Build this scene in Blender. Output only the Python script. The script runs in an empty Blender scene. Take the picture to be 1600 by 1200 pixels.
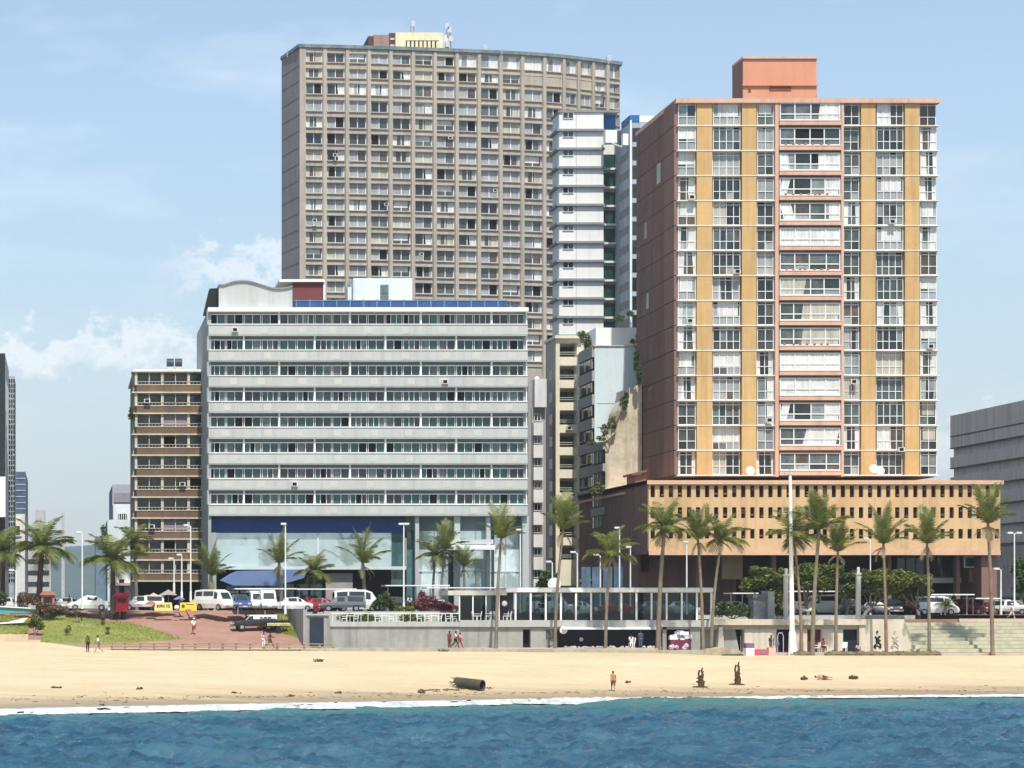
import bpy, math, random
import numpy as np
from mathutils import Vector, Matrix, noise as mnoise
R = math.radians
rnd = random.Random(7)
scene = bpy.context.scene
COL = scene.collection
F = 3650.0; CX = 100.0; CY = 950.0; CAMZ = 7.5   # measured lens, vanishing point and eye height
def X(px, Y): return (px-CX)*Y/F
def Z(py, Y): return CAMZ+(CY-py)*Y/F
def lerp(a, b, t): return a+(b-a)*t
def clamp(v, a=0.0, b=1.0): return max(a, min(b, v))
def sstep(a, b, v):
    t = clamp((v-a)/(b-a)); return t*t*(3-2*t)
def interp(v, pts):
    if v <= pts[0][0]: return pts[0][1]
    for (a, b), (c, d) in zip(pts, pts[1:]):
        if v <= c: return b+(d-b)*(v-a)/(c-a)
    return pts[-1][1]
# ------------------------------------------------------------------ materials
MATS = {}
def _new(name):
    m = bpy.data.materials.new(name); m.use_nodes = True
    nt = m.node_tree; b = nt.nodes['Principled BSDF']
    MATS[name] = m
    return m, nt, b
def _n(nt, t, **kw):
    n = nt.nodes.new(t)
    for k, v in kw.items():
        if k in n.inputs.keys() if hasattr(n.inputs, 'keys') else False: n.inputs[k].default_value = v
        else: setattr(n, k, v)
    return n
def _mapnoise(nt, scale3, detail=5, rough=.6, src='Position'):
    g = nt.nodes.new('ShaderNodeNewGeometry') if src == 'Position' else nt.nodes.new('ShaderNodeTexCoord')
    mp = nt.nodes.new('ShaderNodeMapping'); mp.inputs['Scale'].default_value = scale3
    nt.links.new(g.outputs[src], mp.inputs[0])
    no = nt.nodes.new('ShaderNodeTexNoise'); no.inputs['Scale'].default_value = 1
    no.inputs['Detail'].default_value = detail; no.inputs['Roughness'].default_value = rough
    nt.links.new(mp.outputs[0], no.inputs[0])
    return no.outputs['Fac']
def _range(nt, sock, a, b, c, d):
    r = nt.nodes.new('ShaderNodeMapRange'); r.inputs[1].default_value = a; r.inputs[2].default_value = b
    r.inputs[3].default_value = c; r.inputs[4].default_value = d
    nt.links.new(sock, r.inputs[0]); return r.outputs[0]
def _mul(nt, a, b, op='MULTIPLY'):
    m = nt.nodes.new('ShaderNodeMath'); m.operation = op
    for i, s in enumerate((a, b)):
        if isinstance(s, (int, float)): m.inputs[i].default_value = s
        else: nt.links.new(s, m.inputs[i])
    return m.outputs[0]
def _mix(nt, fac, a, b, blend='MIX'):
    m = nt.nodes.new('ShaderNodeMix'); m.data_type = 'RGBA'; m.blend_type = blend
    for s, i in ((fac, 0), (a, 6), (b, 7)):
        if isinstance(s, (int, float)): m.inputs[i].default_value = s
        elif isinstance(s, tuple): m.inputs[i].default_value = (*s, 1) if len(s) == 3 else s
        else: nt.links.new(s, m.inputs[i])
    return m.outputs[2]
def _bump(nt, b, sock, strength, dist=.05):
    bp = nt.nodes.new('ShaderNodeBump'); bp.inputs['Strength'].default_value = strength
    bp.inputs['Distance'].default_value = dist
    nt.links.new(sock, bp.inputs['Height']); nt.links.new(bp.outputs[0], b.inputs['Normal'])
def mat(name, col, rough=.85, var=.12, streak=0.0, ns=.5, bump=0.0, spec=.3, metal=0.0, stain=None, stain_amt=.5, rnd_amt=0.0, isl=0.0):
    """weathered surface: colour x broad noise x fine noise, with rain streaks and stains of their own colour"""
    if name in MATS: return MATS[name]
    m, nt, b = _new(name)
    n1 = _mapnoise(nt, (ns,)*3); n2 = _mapnoise(nt, (ns*7,)*3, 3)
    f = _mul(nt, _range(nt, n1, .25, .75, 1-var, 1+var), _range(nt, n2, .25, .75, 1-var*.5, 1+var*.5))
    if streak:
        n3 = _mapnoise(nt, (1.3, 1.3, .07), 4)
        f = _mul(nt, f, _range(nt, n3, .48, .72, 1, 1-streak))
    if isl:      # each slab or panel was cast and painted at its own time
        gi = nt.nodes.new('ShaderNodeNewGeometry'); f = _mul(nt, f, _range(nt, gi.outputs['Random Per Island'], 0, 1, 1-isl, 1+isl))
    if rnd_amt:
        oi = nt.nodes.new('ShaderNodeObjectInfo')
        f = _mul(nt, f, _range(nt, oi.outputs['Random'], 0, 1, 1-rnd_amt, 1+rnd_amt))
    c = _mix(nt, 1.0, col, f, 'MULTIPLY')
    if stain:
        n4 = _mapnoise(nt, (.35, .35, .22), 8, .7)
        c = _mix(nt, _range(nt, n4, .5, .68, 0, stain_amt), c, stain)
    nt.links.new(c, b.inputs['Base Color'])
    b.inputs['Roughness'].default_value = rough; b.inputs['Metallic'].default_value = metal
    b.inputs['Specular IOR Level'].default_value = spec
    if bump: _bump(nt, b, n2, bump)
    return m
def glass(name, col, rough=.07, var=.5, spec=.6, wav=.25):
    """window pane seen from outside: dark room behind a reflective, slightly wavy sheet"""
    if name in MATS: return MATS[name]
    m, nt, b = _new(name)
    oi = nt.nodes.new('ShaderNodeObjectInfo')
    n1 = _mapnoise(nt, (1.1, 1.1, .7), 4)
    f = _mul(nt, _range(nt, n1, .3, .7, 1-var, 1+var), _range(nt, oi.outputs['Random'], 0, 1, .55, 1.5))
    nt.links.new(_mix(nt, 1.0, col, f, 'MULTIPLY'), b.inputs['Base Color'])
    b.inputs['Roughness'].default_value = rough; b.inputs['Specular IOR Level'].default_value = spec
    _bump(nt, b, _mapnoise(nt, (.9,)*3, 2), wav, .03)
    return m
def curtain(name, col):
    if name in MATS: return MATS[name]
    m, nt, b = _new(name)
    n1 = _mapnoise(nt, (7, 7, .35), 3); n2 = _mapnoise(nt, (.4,)*3, 2)
    f = _mul(nt, _range(nt, n1, .3, .7, .72, 1.08), _range(nt, n2, .3, .7, .8, 1.12))
    nt.links.new(_mix(nt, 1.0, col, f, 'MULTIPLY'), b.inputs['Base Color'])
    b.inputs['Roughness'].default_value = .35; b.inputs['Specular IOR Level'].default_value = .5
    return m
def foliage(name, c1, c2, c3, ns=1.2):
    if name in MATS: return MATS[name]
    m, nt, b = _new(name)
    n1 = _mapnoise(nt, (ns,)*3, 4, .7); n2 = _mapnoise(nt, (ns*5,)*3, 2)
    c = _mix(nt, _range(nt, n1, .35, .65, 0, 1), c1, c2)
    c = _mix(nt, _range(nt, n2, .52, .7, 0, .8), c, c3)
    nt.links.new(c, b.inputs['Base Color']); b.inputs['Roughness'].default_value = .55
    b.inputs['Specular IOR Level'].default_value = .35
    tr = nt.nodes.new('ShaderNodeBsdfTranslucent'); nt.links.new(c, tr.inputs[0])
    ms = nt.nodes.new('ShaderNodeMixShader'); ms.inputs[0].default_value = .22
    out = nt.nodes['Material Output']
    nt.links.new(b.outputs[0], ms.inputs[1]); nt.links.new(tr.outputs[0], ms.inputs[2])
    nt.links.new(ms.outputs[0], out.inputs[0])
    return m
# ------------------------------------------------------------------ mesh builder
ORG = {}
class MB:
    def __init__(s): s.calls = []; s.v = []; s.f = []; s.m = []; s.M = None; s.mi = 0; s.mats = []
    def mat(s, m):
        if m not in s.mats: s.mats.append(m)
        s.mi = s.mats.index(m); return s
    def add(s, vs, fs):
        o = len(s.v); s.calls.append((o, len(s.f)))
        if s.M is not None: vs = [tuple(s.M @ Vector(v)) for v in vs]
        s.v += [tuple(v) for v in vs]
        for f in fs: s.f.append(tuple(i+o for i in f)); s.m.append(s.mi)
    def box(s, x0, x1, y0, y1, z0, z1):
        s.add([(x0,y0,z0),(x1,y0,z0),(x1,y1,z0),(x0,y1,z0),(x0,y0,z1),(x1,y0,z1),(x1,y1,z1),(x0,y1,z1)],
              [(0,1,5,4),(1,2,6,5),(2,3,7,6),(3,0,4,7),(4,5,6,7),(3,2,1,0)])
    def quad(s, a, b, c, d): s.add([a,b,c,d], [(0,1,2,3)])
    def prism(s, poly, a, b, axis='y'):
        """poly of 2-D points (counter-clockwise seen from -axis), extruded from a to b"""
        n = len(poly)
        def P(p, t): return {'y': (p[0], t, p[1]), 'z': (p[0], p[1], t), 'x': (t, p[0], p[1])}[axis]
        s.add([P(p, a) for p in poly]+[P(p, b) for p in poly],
              [tuple(range(n)), tuple(range(2*n-1, n-1, -1))]+[((i+1)%n, i, n+i, n+(i+1)%n) for i in range(n)])
    def tube(s, pts, radii, seg=6, caps=True):
        pts = [Vector(p) for p in pts]
        if not isinstance(radii, (list, tuple)): radii = [radii]*len(pts)
        rings = []; vs = []
        for i, p in enumerate(pts):
            d = (pts[min(i+1, len(pts)-1)]-pts[max(i-1, 0)]).normalized()
            u = d.cross(Vector((0,0,1)) if abs(d.z) < .95 else Vector((0,1,0))).normalized(); w = d.cross(u)
            for k in range(seg):
                a = 2*math.pi*k/seg
                vs.append(p+(u*math.cos(a)+w*math.sin(a))*radii[i])
        fs = []
        for i in range(len(pts)-1):
            for k in range(seg):
                fs.append((i*seg+k, i*seg+(k+1)%seg, (i+1)*seg+(k+1)%seg, (i+1)*seg+k))
        if caps: fs += [tuple(range(seg-1, -1, -1)), tuple(range((len(pts)-1)*seg, len(pts)*seg))]
        s.add(vs, fs)
    def lathe(s, prof, cx, cy, seg=10):
        vs = []; fs = []
        for r, z in prof:
            for k in range(seg):
                a = 2*math.pi*k/seg; vs.append((cx+r*math.cos(a), cy+r*math.sin(a), z))
        n = len(prof)
        for i in range(n-1):
            for k in range(seg): fs.append((i*seg+k, i*seg+(k+1)%seg, (i+1)*seg+(k+1)%seg, (i+1)*seg+k))
        fs += [tuple(range(seg-1, -1, -1)), tuple(range((n-1)*seg, n*seg))]
        s.add(vs, fs)
    def blob(s, c, r, sub=1, jit=.2, sq=(1,1,1)):
        seg, rows = 8, 5; vs = []; fs = []
        for i in range(rows+1):
            t = math.pi*i/rows
            for k in range(seg):
                a = 2*math.pi*k/seg; q = r*(1+rnd.uniform(-jit, jit))
                vs.append((c[0]+q*math.sin(t)*math.cos(a)*sq[0], c[1]+q*math.sin(t)*math.sin(a)*sq[1], c[2]+q*math.cos(t)*sq[2]))
        for i in range(rows):
            for k in range(seg): fs.append((i*seg+k, (i+1)*seg+k, (i+1)*seg+(k+1)%seg, i*seg+(k+1)%seg))
        s.add(vs, fs)
    def mesh(s, name, origin=None, smooth=False):
        me = bpy.data.meshes.new(name)
        vs = s.v
        if origin is not None and tuple(origin) != (0,0,0): vs = [(v[0]-origin[0], v[1]-origin[1], v[2]-origin[2]) for v in vs]
        me.from_pydata(vs, [], s.f)
        for m in s.mats: me.materials.append(m)
        me.polygons.foreach_set('material_index', s.m)
        if smooth: me.polygons.foreach_set('use_smooth', [True]*len(s.f))
        me.update(); return me
    def build(s, name, parent=None, loc=None, smooth=False, local=False):
        org = Vector((0,0,0)) if local else (Vector(loc) if loc is not None else (ORG.get(parent.name, Vector((0,0,0))) if parent else Vector((0,0,0))))
        o = bpy.data.objects.new(name, s.mesh(name, org, smooth)); COL.objects.link(o)
        if parent:
            o.parent = parent; ORG[o.name] = ORG.get(parent.name, Vector((0,0,0)))
        else:
            o.location = org; ORG[o.name] = org
        return o
def build_each(M, name, parent):
    """every shape in the builder as a part of its own"""
    out = []; cs = M.calls+[(len(M.v), len(M.f))]
    for (v0, f0), (v1, f1) in zip(cs, cs[1:]):
        q = MB(); q.mats = M.mats; q.v = M.v[v0:v1]; q.f = [tuple(i-v0 for i in f) for f in M.f[f0:f1]]; q.m = M.m[f0:f1]
        out.append(q.build(name, parent))
    return out
def tag(o, label=None, cat=None, group=None, kind=None):
    if label: o['label'] = label
    if cat: o['category'] = cat
    if group: o['group'] = group
    if kind: o['kind'] = kind
    return o
def thing(name, label, cat, loc=(0,0,0), group=None, rz=0):
    o = bpy.data.objects.new(name, None); COL.objects.link(o); o.empty_display_size = .3
    o.location = loc; o.rotation_euler = (0, 0, rz); ORG[o.name] = Vector(loc)
    return tag(o, label, cat, group)
def inst(me, name, parent, loc, rz=0, local=False):
    o = bpy.data.objects.new(name, me); COL.objects.link(o); o.parent = parent
    o.location = Vector(loc) if local else Vector(loc)-ORG.get(parent.name, Vector((0,0,0)))
    o.rotation_euler = (0, 0, rz); ORG[o.name] = Vector(loc)
    return o
def copy_tree(src, parent=None):
    c = src.copy(); COL.objects.link(c)
    if parent: c.parent = parent
    for ch in list(src.children): copy_tree(ch, c)
    return c
# ------------------------------------------------------------------ shared materials
G_DARK = glass('pane_dark', (.016, .022, .022)); G_MID = glass('pane_grey_green', (.07, .085, .08))
G_BLUE = glass('pane_blue', (.05, .09, .13)); G_PALE = glass('pane_pale', (.22, .25, .25), var=.3)
G_GREEN = glass('pane_green', (.012, .05, .045)); G_BLACK = mat('dark_opening', (.006, .006, .007), .9, .3)
G_BROWN = glass('pane_brown', (.075, .055, .04))
C_WHITE = curtain('curtain_white', (.72, .71, .67)); C_CREAM = curtain('curtain_cream', (.5, .47, .38)); C_GREY = curtain('curtain_grey', (.36, .37, .36))
FRAME = mat('window_frame_white', (.72, .72, .7), .5, .06); FRAME_D = mat('window_frame_dark', (.05, .055, .06), .5, .1)
WHITE = mat('white_paint', (.78, .78, .76), .6, .06, .12); METAL = mat('galvanised_metal', (.55, .56, .56), .45, .08, metal=.3)
LAMPW = mat('lamp_post_white', (.74, .75, .74), .45, .05, .1); CONC = mat('concrete_grey', (.36, .365, .35), .9, .14, .22, .4)
CREAMC = mat('concrete_cream', (.56, .51, .41), .9, .12, .2, .4)
BLACKP = mat('black_paint', (.015, .015, .016), .5, .2); RUBBER = mat('rubber', (.02, .02, .021), .9, .2)
# ------------------------------------------------------------------ camera, sun, sky
cam = bpy.data.cameras.new('camera'); co = bpy.data.objects.new('camera', cam); COL.objects.link(co)
co.location = (0, 0, CAMZ); co.rotation_euler = (R(90), 0, 0)
cam.sensor_width = 36; cam.lens = 36*F/1600; cam.shift_x = 700/1600; cam.shift_y = 350/1600
cam.clip_start = 1; cam.clip_end = 20000
scene.camera = co
EL = R(59); SDIR = Vector((math.sin(R(2))*math.cos(EL), -math.cos(R(2))*math.cos(EL), math.sin(EL)))
sl = bpy.data.lights.new('sun', 'SUN'); sl.energy = 4.6; sl.angle = R(.53); sl.color = (1, .955, .88)
so = bpy.data.objects.new('sun', sl); COL.objects.link(so)
so.rotation_euler = SDIR.to_track_quat('Z', 'Y').to_euler(); so.location = (60, -100, 300)
W = bpy.data.worlds.new('World'); scene.world = W; W.use_nodes = True
nt = W.node_tree; bg = nt.nodes['Background']
sky = nt.nodes.new('ShaderNodeTexSky'); sky.sky_type = 'NISHITA'; sky.sun_disc = False
sky.sun_elevation = EL; sky.sun_rotation = math.atan2(SDIR.x, SDIR.y)
sky.air_density = 1.0; sky.dust_density = .7; sky.ozone_density = 1.6
tc = nt.nodes.new('ShaderNodeTexCoord'); sep = nt.nodes.new('ShaderNodeSeparateXYZ'); nt.links.new(tc.outputs['Generated'], sep.inputs[0])
def dirnoise(sc, det, ro, off):
    mp = nt.nodes.new('ShaderNodeMapping'); mp.inputs['Scale'].default_value = sc; mp.inputs['Location'].default_value = off
    nt.links.new(tc.outputs['Generated'], mp.inputs[0])
    no = nt.nodes.new('ShaderNodeTexNoise'); no.inputs['Scale'].default_value = 1; no.inputs['Detail'].default_value = det; no.inputs['Roughness'].default_value = ro
    nt.links.new(mp.outputs[0], no.inputs[0]); return no.outputs['Fac']
# height (as direction z) of the cloud tops along the horizon, then billows of noise round it
cr = nt.nodes.new('ShaderNodeMapRange'); cr.inputs[1].default_value = -.05; cr.inputs[2].default_value = .13; cr.inputs[3].default_value = 0; cr.inputs[4].default_value = 1
nt.links.new(sep.outputs[0], cr.inputs[0])
top = nt.nodes.new('ShaderNodeValToRGB'); nt.links.new(cr.outputs[0], top.inputs[0])
els = top.color_ramp.elements; els[0].position = 0; els[0].color = (.44,)*3+(1,); els[1].position = 1; els[1].color = (.30,)*3+(1,)
for p, v in ((.10, .475), (.22, .465), (.32, .49), (.41, .485), (.50, .495), (.58, .47), (.66, .42), (.76, .36)):
    e = els.new(p); e.color = (v,)*3+(1,)
toph = _mul(nt, top.outputs[0], .25)
big = _range(nt, dirnoise((60, 60, 75), 7, .6, (3, 1, 0)), .3, .7, -.011, .011)
fine = _range(nt, dirnoise((260, 260, 300), 5, .6, (1, 5, 2)), .3, .7, -.004, .004)
t = _mul(nt, _mul(nt, toph, sep.outputs[2], 'SUBTRACT'), _mul(nt, big, fine, 'ADD'), 'ADD')
edge = _range(nt, t, -.001, .009, 0, 1); fade = _range(nt, t, .004, .021, 1, .05)
puff = _mul(nt, _mul(nt, .153, sep.outputs[2], 'SUBTRACT'), _mul(nt, _mul(nt, big, 1.25), fine, 'ADD'), 'ADD')   # the small soft puff left of the hotel
pm = _mul(nt, _mul(nt, _range(nt, puff, -.001, .010, 0, 1), _range(nt, puff, .004, .020, 1, 0)), _mul(nt, _range(nt, cr.outputs[0], .47, .62, 0, 1), _range(nt, cr.outputs[0], .80, .95, 1, 0)))
cl = _mul(nt, _mul(nt, edge, fade), pm, 'MAXIMUM'); cl = _mul(nt, cl, _range(nt, sep.outputs[2], .02, .09, 0, 1))
cir = _range(nt, dirnoise((7, 7, 26), 6, .6, (2, 8, 4)), .48, .78, 0, .42)
cir = _mul(nt, cir, _range(nt, sep.outputs[2], .06, .2, .15, 1))
skyc = _mix(nt, 1.0, sky.outputs[0], (1.0, 1.02, .985), 'MULTIPLY')
skyc = _mix(nt, .22, skyc, (4.1, 4.7, 5.2))
skyc = _mix(nt, _range(nt, sep.outputs[2], -.02, .21, .92, 0), skyc, (2.75, 3.14, 3.66))
c1 = _mix(nt, cir, skyc, (6.2, 6.6, 6.9)); c2 = _mix(nt, _mul(nt, cl, .62), c1, (7.0, 6.9, 6.85))
nt.links.new(c2, bg.inputs[0]); bg.inputs[1].default_value = .136
vs = scene.view_settings; vs.view_transform = 'Standard'; vs.look = 'None'; vs.exposure = .31; vs.gamma = 1; vs.use_curve_mapping = False
scene.cycles.use_denoising = True; scene.cycles.max_bounces = 8; scene.cycles.volume_bounces = 1
scene.cycles.caustics_reflective = False; scene.cycles.caustics_refractive = False; scene.cycles.transparent_max_bounces = 24
# ------------------------------------------------------------------ terrain heights
WL = []
for px, py in ((-400, 1118), (0, 1109), (400, 1101), (700, 1096), (900, 1092.5), (1250, 1089), (1600, 1086.5), (2100, 1083)):
    Yq = CAMZ*F/(py-CY); WL.append((X(px, Yq), Yq))
WL = [(-1500, WL[0][1])]+WL+[(1500, WL[-1][1])]
def yw(x): return interp(x, WL)+.5*mnoise.noise((x*.12, 3, 0))+.25*mnoise.noise((x*.5, 7, 0))
YE = 235.9
def zend(x): return interp(x, ((-5, 3.35), (10, 3.2), (40, 3.12), (60, 2.95), (66, 2.72), (110, 2.7)))
def beach_z(x, y):
    w = yw(x); t = clamp((y-w)/(YE-w), -.3, 1)
    b = zend(x)*(1-(1-t)**1.55) if t > 0 else t*4
    lump = .16*mnoise.noise((x*.05, y*.11, 1))+.05*mnoise.noise((x*.35, y*.5, 5))
    b += lump*sstep(.06, .3, t)*(1-sstep(.85, 1, t))
    b += .35*math.exp(-((x-6.5)/4.5)**2-((y-187.5)/4)**2)           # the low sand heap near the water on the left
    if x < 6: b += .75*sstep(5, -3, x)*sstep(.78, .98, t)           # sand banked against the left wall
    return b
def on_beach(px, py):
    lo, hi = 150, YE
    for _ in range(40):
        y = (lo+hi)/2
        if Z(py, y) > beach_z(X(px, y), y): lo = y
        else: hi = y
    return Vector((X(px, lo), lo, beach_z(X(px, lo), lo)))
def street_z(x): return interp(x, ((24, 7.2), (52, 6.75)))
KS = (7.2-3.4)/(262-239.0)
def ramp_z(y): return 3.4+(y-239)*KS
def on_ramp(px, py, up=0.0):
    y = (CAMZ-3.4-up+239*KS)/((py-CY)/F+KS); return Vector((X(px, y), y, ramp_z(y)+up))
# ------------------------------------------------------------------ sea
def axis(segs):
    out = []
    for a, b, n in segs: out += list(np.linspace(a, b, n, endpoint=False))
    return np.array(out+[segs[-1][1]])
def grid_obj(name, xs, ys, zf, m, smooth=True, uvw=None):
    XX, YY = np.meshgrid(xs, ys); ZZ = zf(XX, YY)
    nx, ny = len(xs), len(ys)
    co = np.stack([XX, YY, ZZ], -1).reshape(-1, 3)
    i = np.arange(nx*ny).reshape(ny, nx)
    q = np.stack([i[:-1,:-1], i[:-1,1:], i[1:,1:], i[1:,:-1]], -1).reshape(-1, 4)
    me = bpy.data.meshes.new(name); me.vertices.add(len(co)); me.vertices.foreach_set('co', co.ravel())
    me.loops.add(q.size); me.loops.foreach_set('vertex_index', q.ravel())
    me.polygons.add(len(q)); me.polygons.foreach_set('loop_start', np.arange(0, q.size, 4))
    me.polygons.foreach_set('use_smooth', np.ones(len(q), bool) if smooth else np.zeros(len(q), bool))
    me.update(calc_edges=True); me.materials.append(m)
    o = bpy.data.objects.new(name, me); COL.objects.link(o); return o
rs = np.random.RandomState(3)
NW = 90
lam = np.exp(rs.uniform(math.log(.5), math.log(5.5), NW)); ang = rs.normal(math.radians(82), .42, NW)
amp = .025*lam**.62*rs.uniform(.5, 1.3, NW); ph = rs.uniform(0, 6.28, NW)
def sea_z(Xa, Ya):
    z = np.zeros_like(Xa)
    patch = .9+.12*np.sin(Xa*.11+1+.6*np.sin(Ya*.2))*np.sin(Ya*.17+Xa*.05)
    for l, a, m, p in zip(lam, ang, amp, ph):
        k = 6.2832/l; s = np.sin(k*(math.cos(a)*Xa+math.sin(a)*Ya)+p)
        z += m*(s-.35*np.cos(2*(k*(math.cos(a)*Xa+math.sin(a)*Ya)+p)))
    inside = ((Xa > -12) & (Xa < 118) & (Ya > 98) & (Ya < 205)).astype(float)
    w = np.array([yw(x) for x in Xa[0]])[None, :]
    d = w-Ya
    z = z*patch*inside*np.clip(d/34, .06, 1)
    # one small breaker standing up off the right half of the beach
    xr = Xa[0][None, :]
    br = .50*np.exp(-((d-11.5)/2.6)**2)*np.clip((xr-39)/4, 0, 1)*np.clip((62-xr)/14, 0, 1)
    br += .26*np.exp(-((d-14)/3.0)**2)*np.clip((xr-52)/14, 0, 1)
    return z+br-.02
m, n_, b = _new('sea_water')
g = n_.nodes.new('ShaderNodeNewGeometry'); sp = n_.nodes.new('ShaderNodeSeparateXYZ'); n_.links.new(g.outputs['Position'], sp.inputs[0])
wn = _mapnoise(n_, (.035, .12, 0), 5, .65)
wn2 = _mapnoise(n_, (.20, .34, 0), 8, .78)
deep = _mix(n_, _range(n_, wn, .35, .65, 0, 1), (.017, .076, .130), (.037, .112, .160))
deep = _mix(n_, _range(n_, wn2, .45, .58, 0, .7), deep, (.005, .035, .072))
# water over the sandbank close in is shallow and green: distance from a straight line along the beach
dl = _mul(n_, sp.outputs[1], _mul(n_, _mul(n_, sp.outputs[0], .31), 173.0, 'ADD'), 'SUBTRACT')
sh = _range(n_, _mul(n_, dl, _range(n_, wn, .3, .7, -4, 4), 'ADD'), -26, -3, 0, 1)
n_.links.new(_mix(n_, sh, deep, (.05, .15, .145)), b.inputs['Base Color'])
b.inputs['Roughness'].default_value = .10; b.inputs['IOR'].default_value = 1.33; b.inputs['Specular IOR Level'].default_value = .6
rp = _mapnoise(n_, (1.5, 2.6, 1), 8, .75); _bump(n_, b, rp, .7, .16)
xs = axis(((-1390, -60, 8), (-60, -12, 16), (-12, 118, 720), (118, 200, 16), (200, 1390, 8)))
ys = axis(((-95, 60, 8), (60, 98, 24), (98, 205, 560), (205, 212, 6)))
tag(grid_obj('sea', xs, ys, sea_z, m), kind='structure')
# ------------------------------------------------------------------ beach
m, n_, b = _new('beach_sand')
g = n_.nodes.new('ShaderNodeNewGeometry'); sp = n_.nodes.new('ShaderNodeSeparateXYZ'); n_.links.new(g.outputs['Position'], sp.inputs[0])
s1 = _mapnoise(n_, (.10, .30, .3), 6, .65); s2 = _mapnoise(n_, (1.4, 2.2, 2), 5, .7); s3 = _mapnoise(n_, (.03, .45, 0), 5)
dry = _mix(n_, _range(n_, s1, .35, .65, 0, 1), (.49, .40, .245), (.57, .475, .31))
dry = _mix(n_, _range(n_, s2, .5, .66, 0, .5), dry, (.43, .335, .20))
hz = _mul(n_, sp.outputs[2], _range(n_, s3, .3, .7, -.28, .28), 'ADD')
damp = _range(n_, hz, .6, 1.35, 1, 0); wet = _range(n_, hz, .22, .7, 1, 0)
c = _mix(n_, _mul(n_, damp, .55), dry, (.42, .32, .195)); c = _mix(n_, _mul(n_, wet, .8), c, (.26, .19, .12))
n_.links.new(c, b.inputs['Base Color'])
n_.links.new(_range(n_, wet, 0, 1, .95, .35), b.inputs['Roughness']); b.inputs['Specular IOR Level'].default_value = .25
_bump(n_, b, _mul(n_, s2, _mul(n_, _mapnoise(n_, (2.6, 3.4, 3), 3, .8), .8), 'ADD'), .8, .14)
def bz(Xa, Ya): return np.array([[beach_z(x, y) for x, y in zip(rx, ry)] for rx, ry in zip(Xa, Ya)])
xs = axis(((-1390, -40, 4), (-40, -12, 10), (-12, 118, 200), (118, 200, 10), (200, 1390, 4)))
ys = axis(((160, 168, 4), (168, 206, 80), (206, YE, 50)))
tag(grid_obj('beach', xs, ys, bz, m), kind='structure')
# surf: a sheet of foam with ragged edges, thin in the middle of the left half where sand shows
m, n_, b = _new('surf_foam')
b.inputs['Roughness'].default_value = .8
fn = _mapnoise(n_, (.5, 1.2, 1), 7, .8); _bump(n_, b, fn, 1.0, .3)
n_.links.new(_mix(n_, _range(n_, fn, .40, .58, 0, 1), (.40, .44, .43), (.74, .77, .78)), b.inputs['Base Color'])
def foam(x0, x1, near, far, seed, hgt, step=.12, hole=0):
    M = MB().mat(m); n = int((x1-x0)/step); rows = 11; prev = None; vs = []; fs = []
    for i in range(n+1):
        x = x0+(x1-x0)*i/n; w = yw(x)
        taper = clamp(min(i, n-i)*step/2.5)
        a = near(x)+1.0*mnoise.noise((x*.22, seed, 0))+1.2*mnoise.noise((x*1.1, seed+3, 0))+.6*mnoise.noise((x*3.7, seed+6, 0))
        c = far(x)+.9*mnoise.noise((x*.3, seed+9, 0))+.22*mnoise.noise((x*1.7, seed+12, 0))
        mid = (a+c)/2; a = lerp(mid, a, taper); c = lerp(mid, c, taper)
        for k in range(rows):
            t = k/(rows-1); y = w-lerp(a, c, t)
            z = max(.0, beach_z(x, y)) + .09 + hgt(x)*math.sin(math.pi*min(1, t*1.25+.0))*(1+.5*mnoise.noise((x*1.9, y*1.2, seed)))
            vs.append((x, y, z))
    for i in range(n):
        for k in range(rows-1):
            if hole and .1 <= k/(rows-1) and mnoise.noise((i*step*.4, k*.55, seed))+.4*mnoise.noise((i*step*1.9, k*1.1, seed)) > hole: continue
            fs.append((i*rows+k, (i+1)*rows+k, (i+1)*rows+k+1, i*rows+k+1))
    M.add(vs, fs); return M
Mx = foam(-14, 44, lambda x: 11 if x < 26 else lerp(11, 6, clamp((x-26)/18)), lambda x: 8.2 if x < 26 else lerp(8.2, 4.5, clamp((x-26)/18)), 2, lambda x: .3, step=.16, hole=.5)
M2 = foam(-14, 120, lambda x: 5.6 if x < 40 else lerp(5.6, 4.6, clamp((x-40)/10)), lambda x: .2, 40, lambda x: .12, hole=.45)
M3 = foam(36, 58, lambda x: 11.2, lambda x: 9.0-3*clamp((50-x)/14), 70, lambda x: .35, hole=.4)
for q in (M2, M3): Mx.add(q.v, q.f)
tag(Mx.build('surf_foam', smooth=True), 'white broken surf running along the wet sand', 'surf', kind='stuff')
# ------------------------------------------------------------------ street level and ramp
ASPH = mat('asphalt', (.06, .06, .062), .92, .2, 0, .3)
m = ASPH
M = MB().mat(ASPH)
for (x0, x1, y0) in ((-1390, 25.3, 262.0), (25.3, 52, 246.2), (52, 1390, 247.2)):
    z0, z1 = street_z(x0), street_z(x1)
    if x0 == -1390: z0 = z1 = 7.2
    M.quad((x0, y0, z0), (x1, y0, z1), (x1, 3380, z1), (x0, 3380, z0))
tag(M.build('street'), kind='structure')
PAVE = mat('paving_red', (.30, .165, .125), .9, .16, 0, .35, .2, stain=(.32, .23, .19), stain_amt=.5)
LPAVE = mat('paving_pale', (.52, .42, .33), .9, .14, 0, .5, .2, stain=(.34, .27, .2))
M = MB().mat(PAVE)
M.quad((-60, 239.0, ramp_z(239.0)), (25.3, 239.0, ramp_z(239.0)), (25.3, 262.2, ramp_z(262.2)+.01), (-60, 262.2, ramp_z(262.2)+.01))
tag(M.build('ramp'), kind='structure')
M = MB().mat(LPAVE)
M.box(-60, 60, 236.0, 239.05, 2.0, 3.42); M.box(60, 68, 236.0, 241, 2.0, 3.2); M.box(68, 140, 236.4, 241, 2.0, 2.95)
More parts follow.
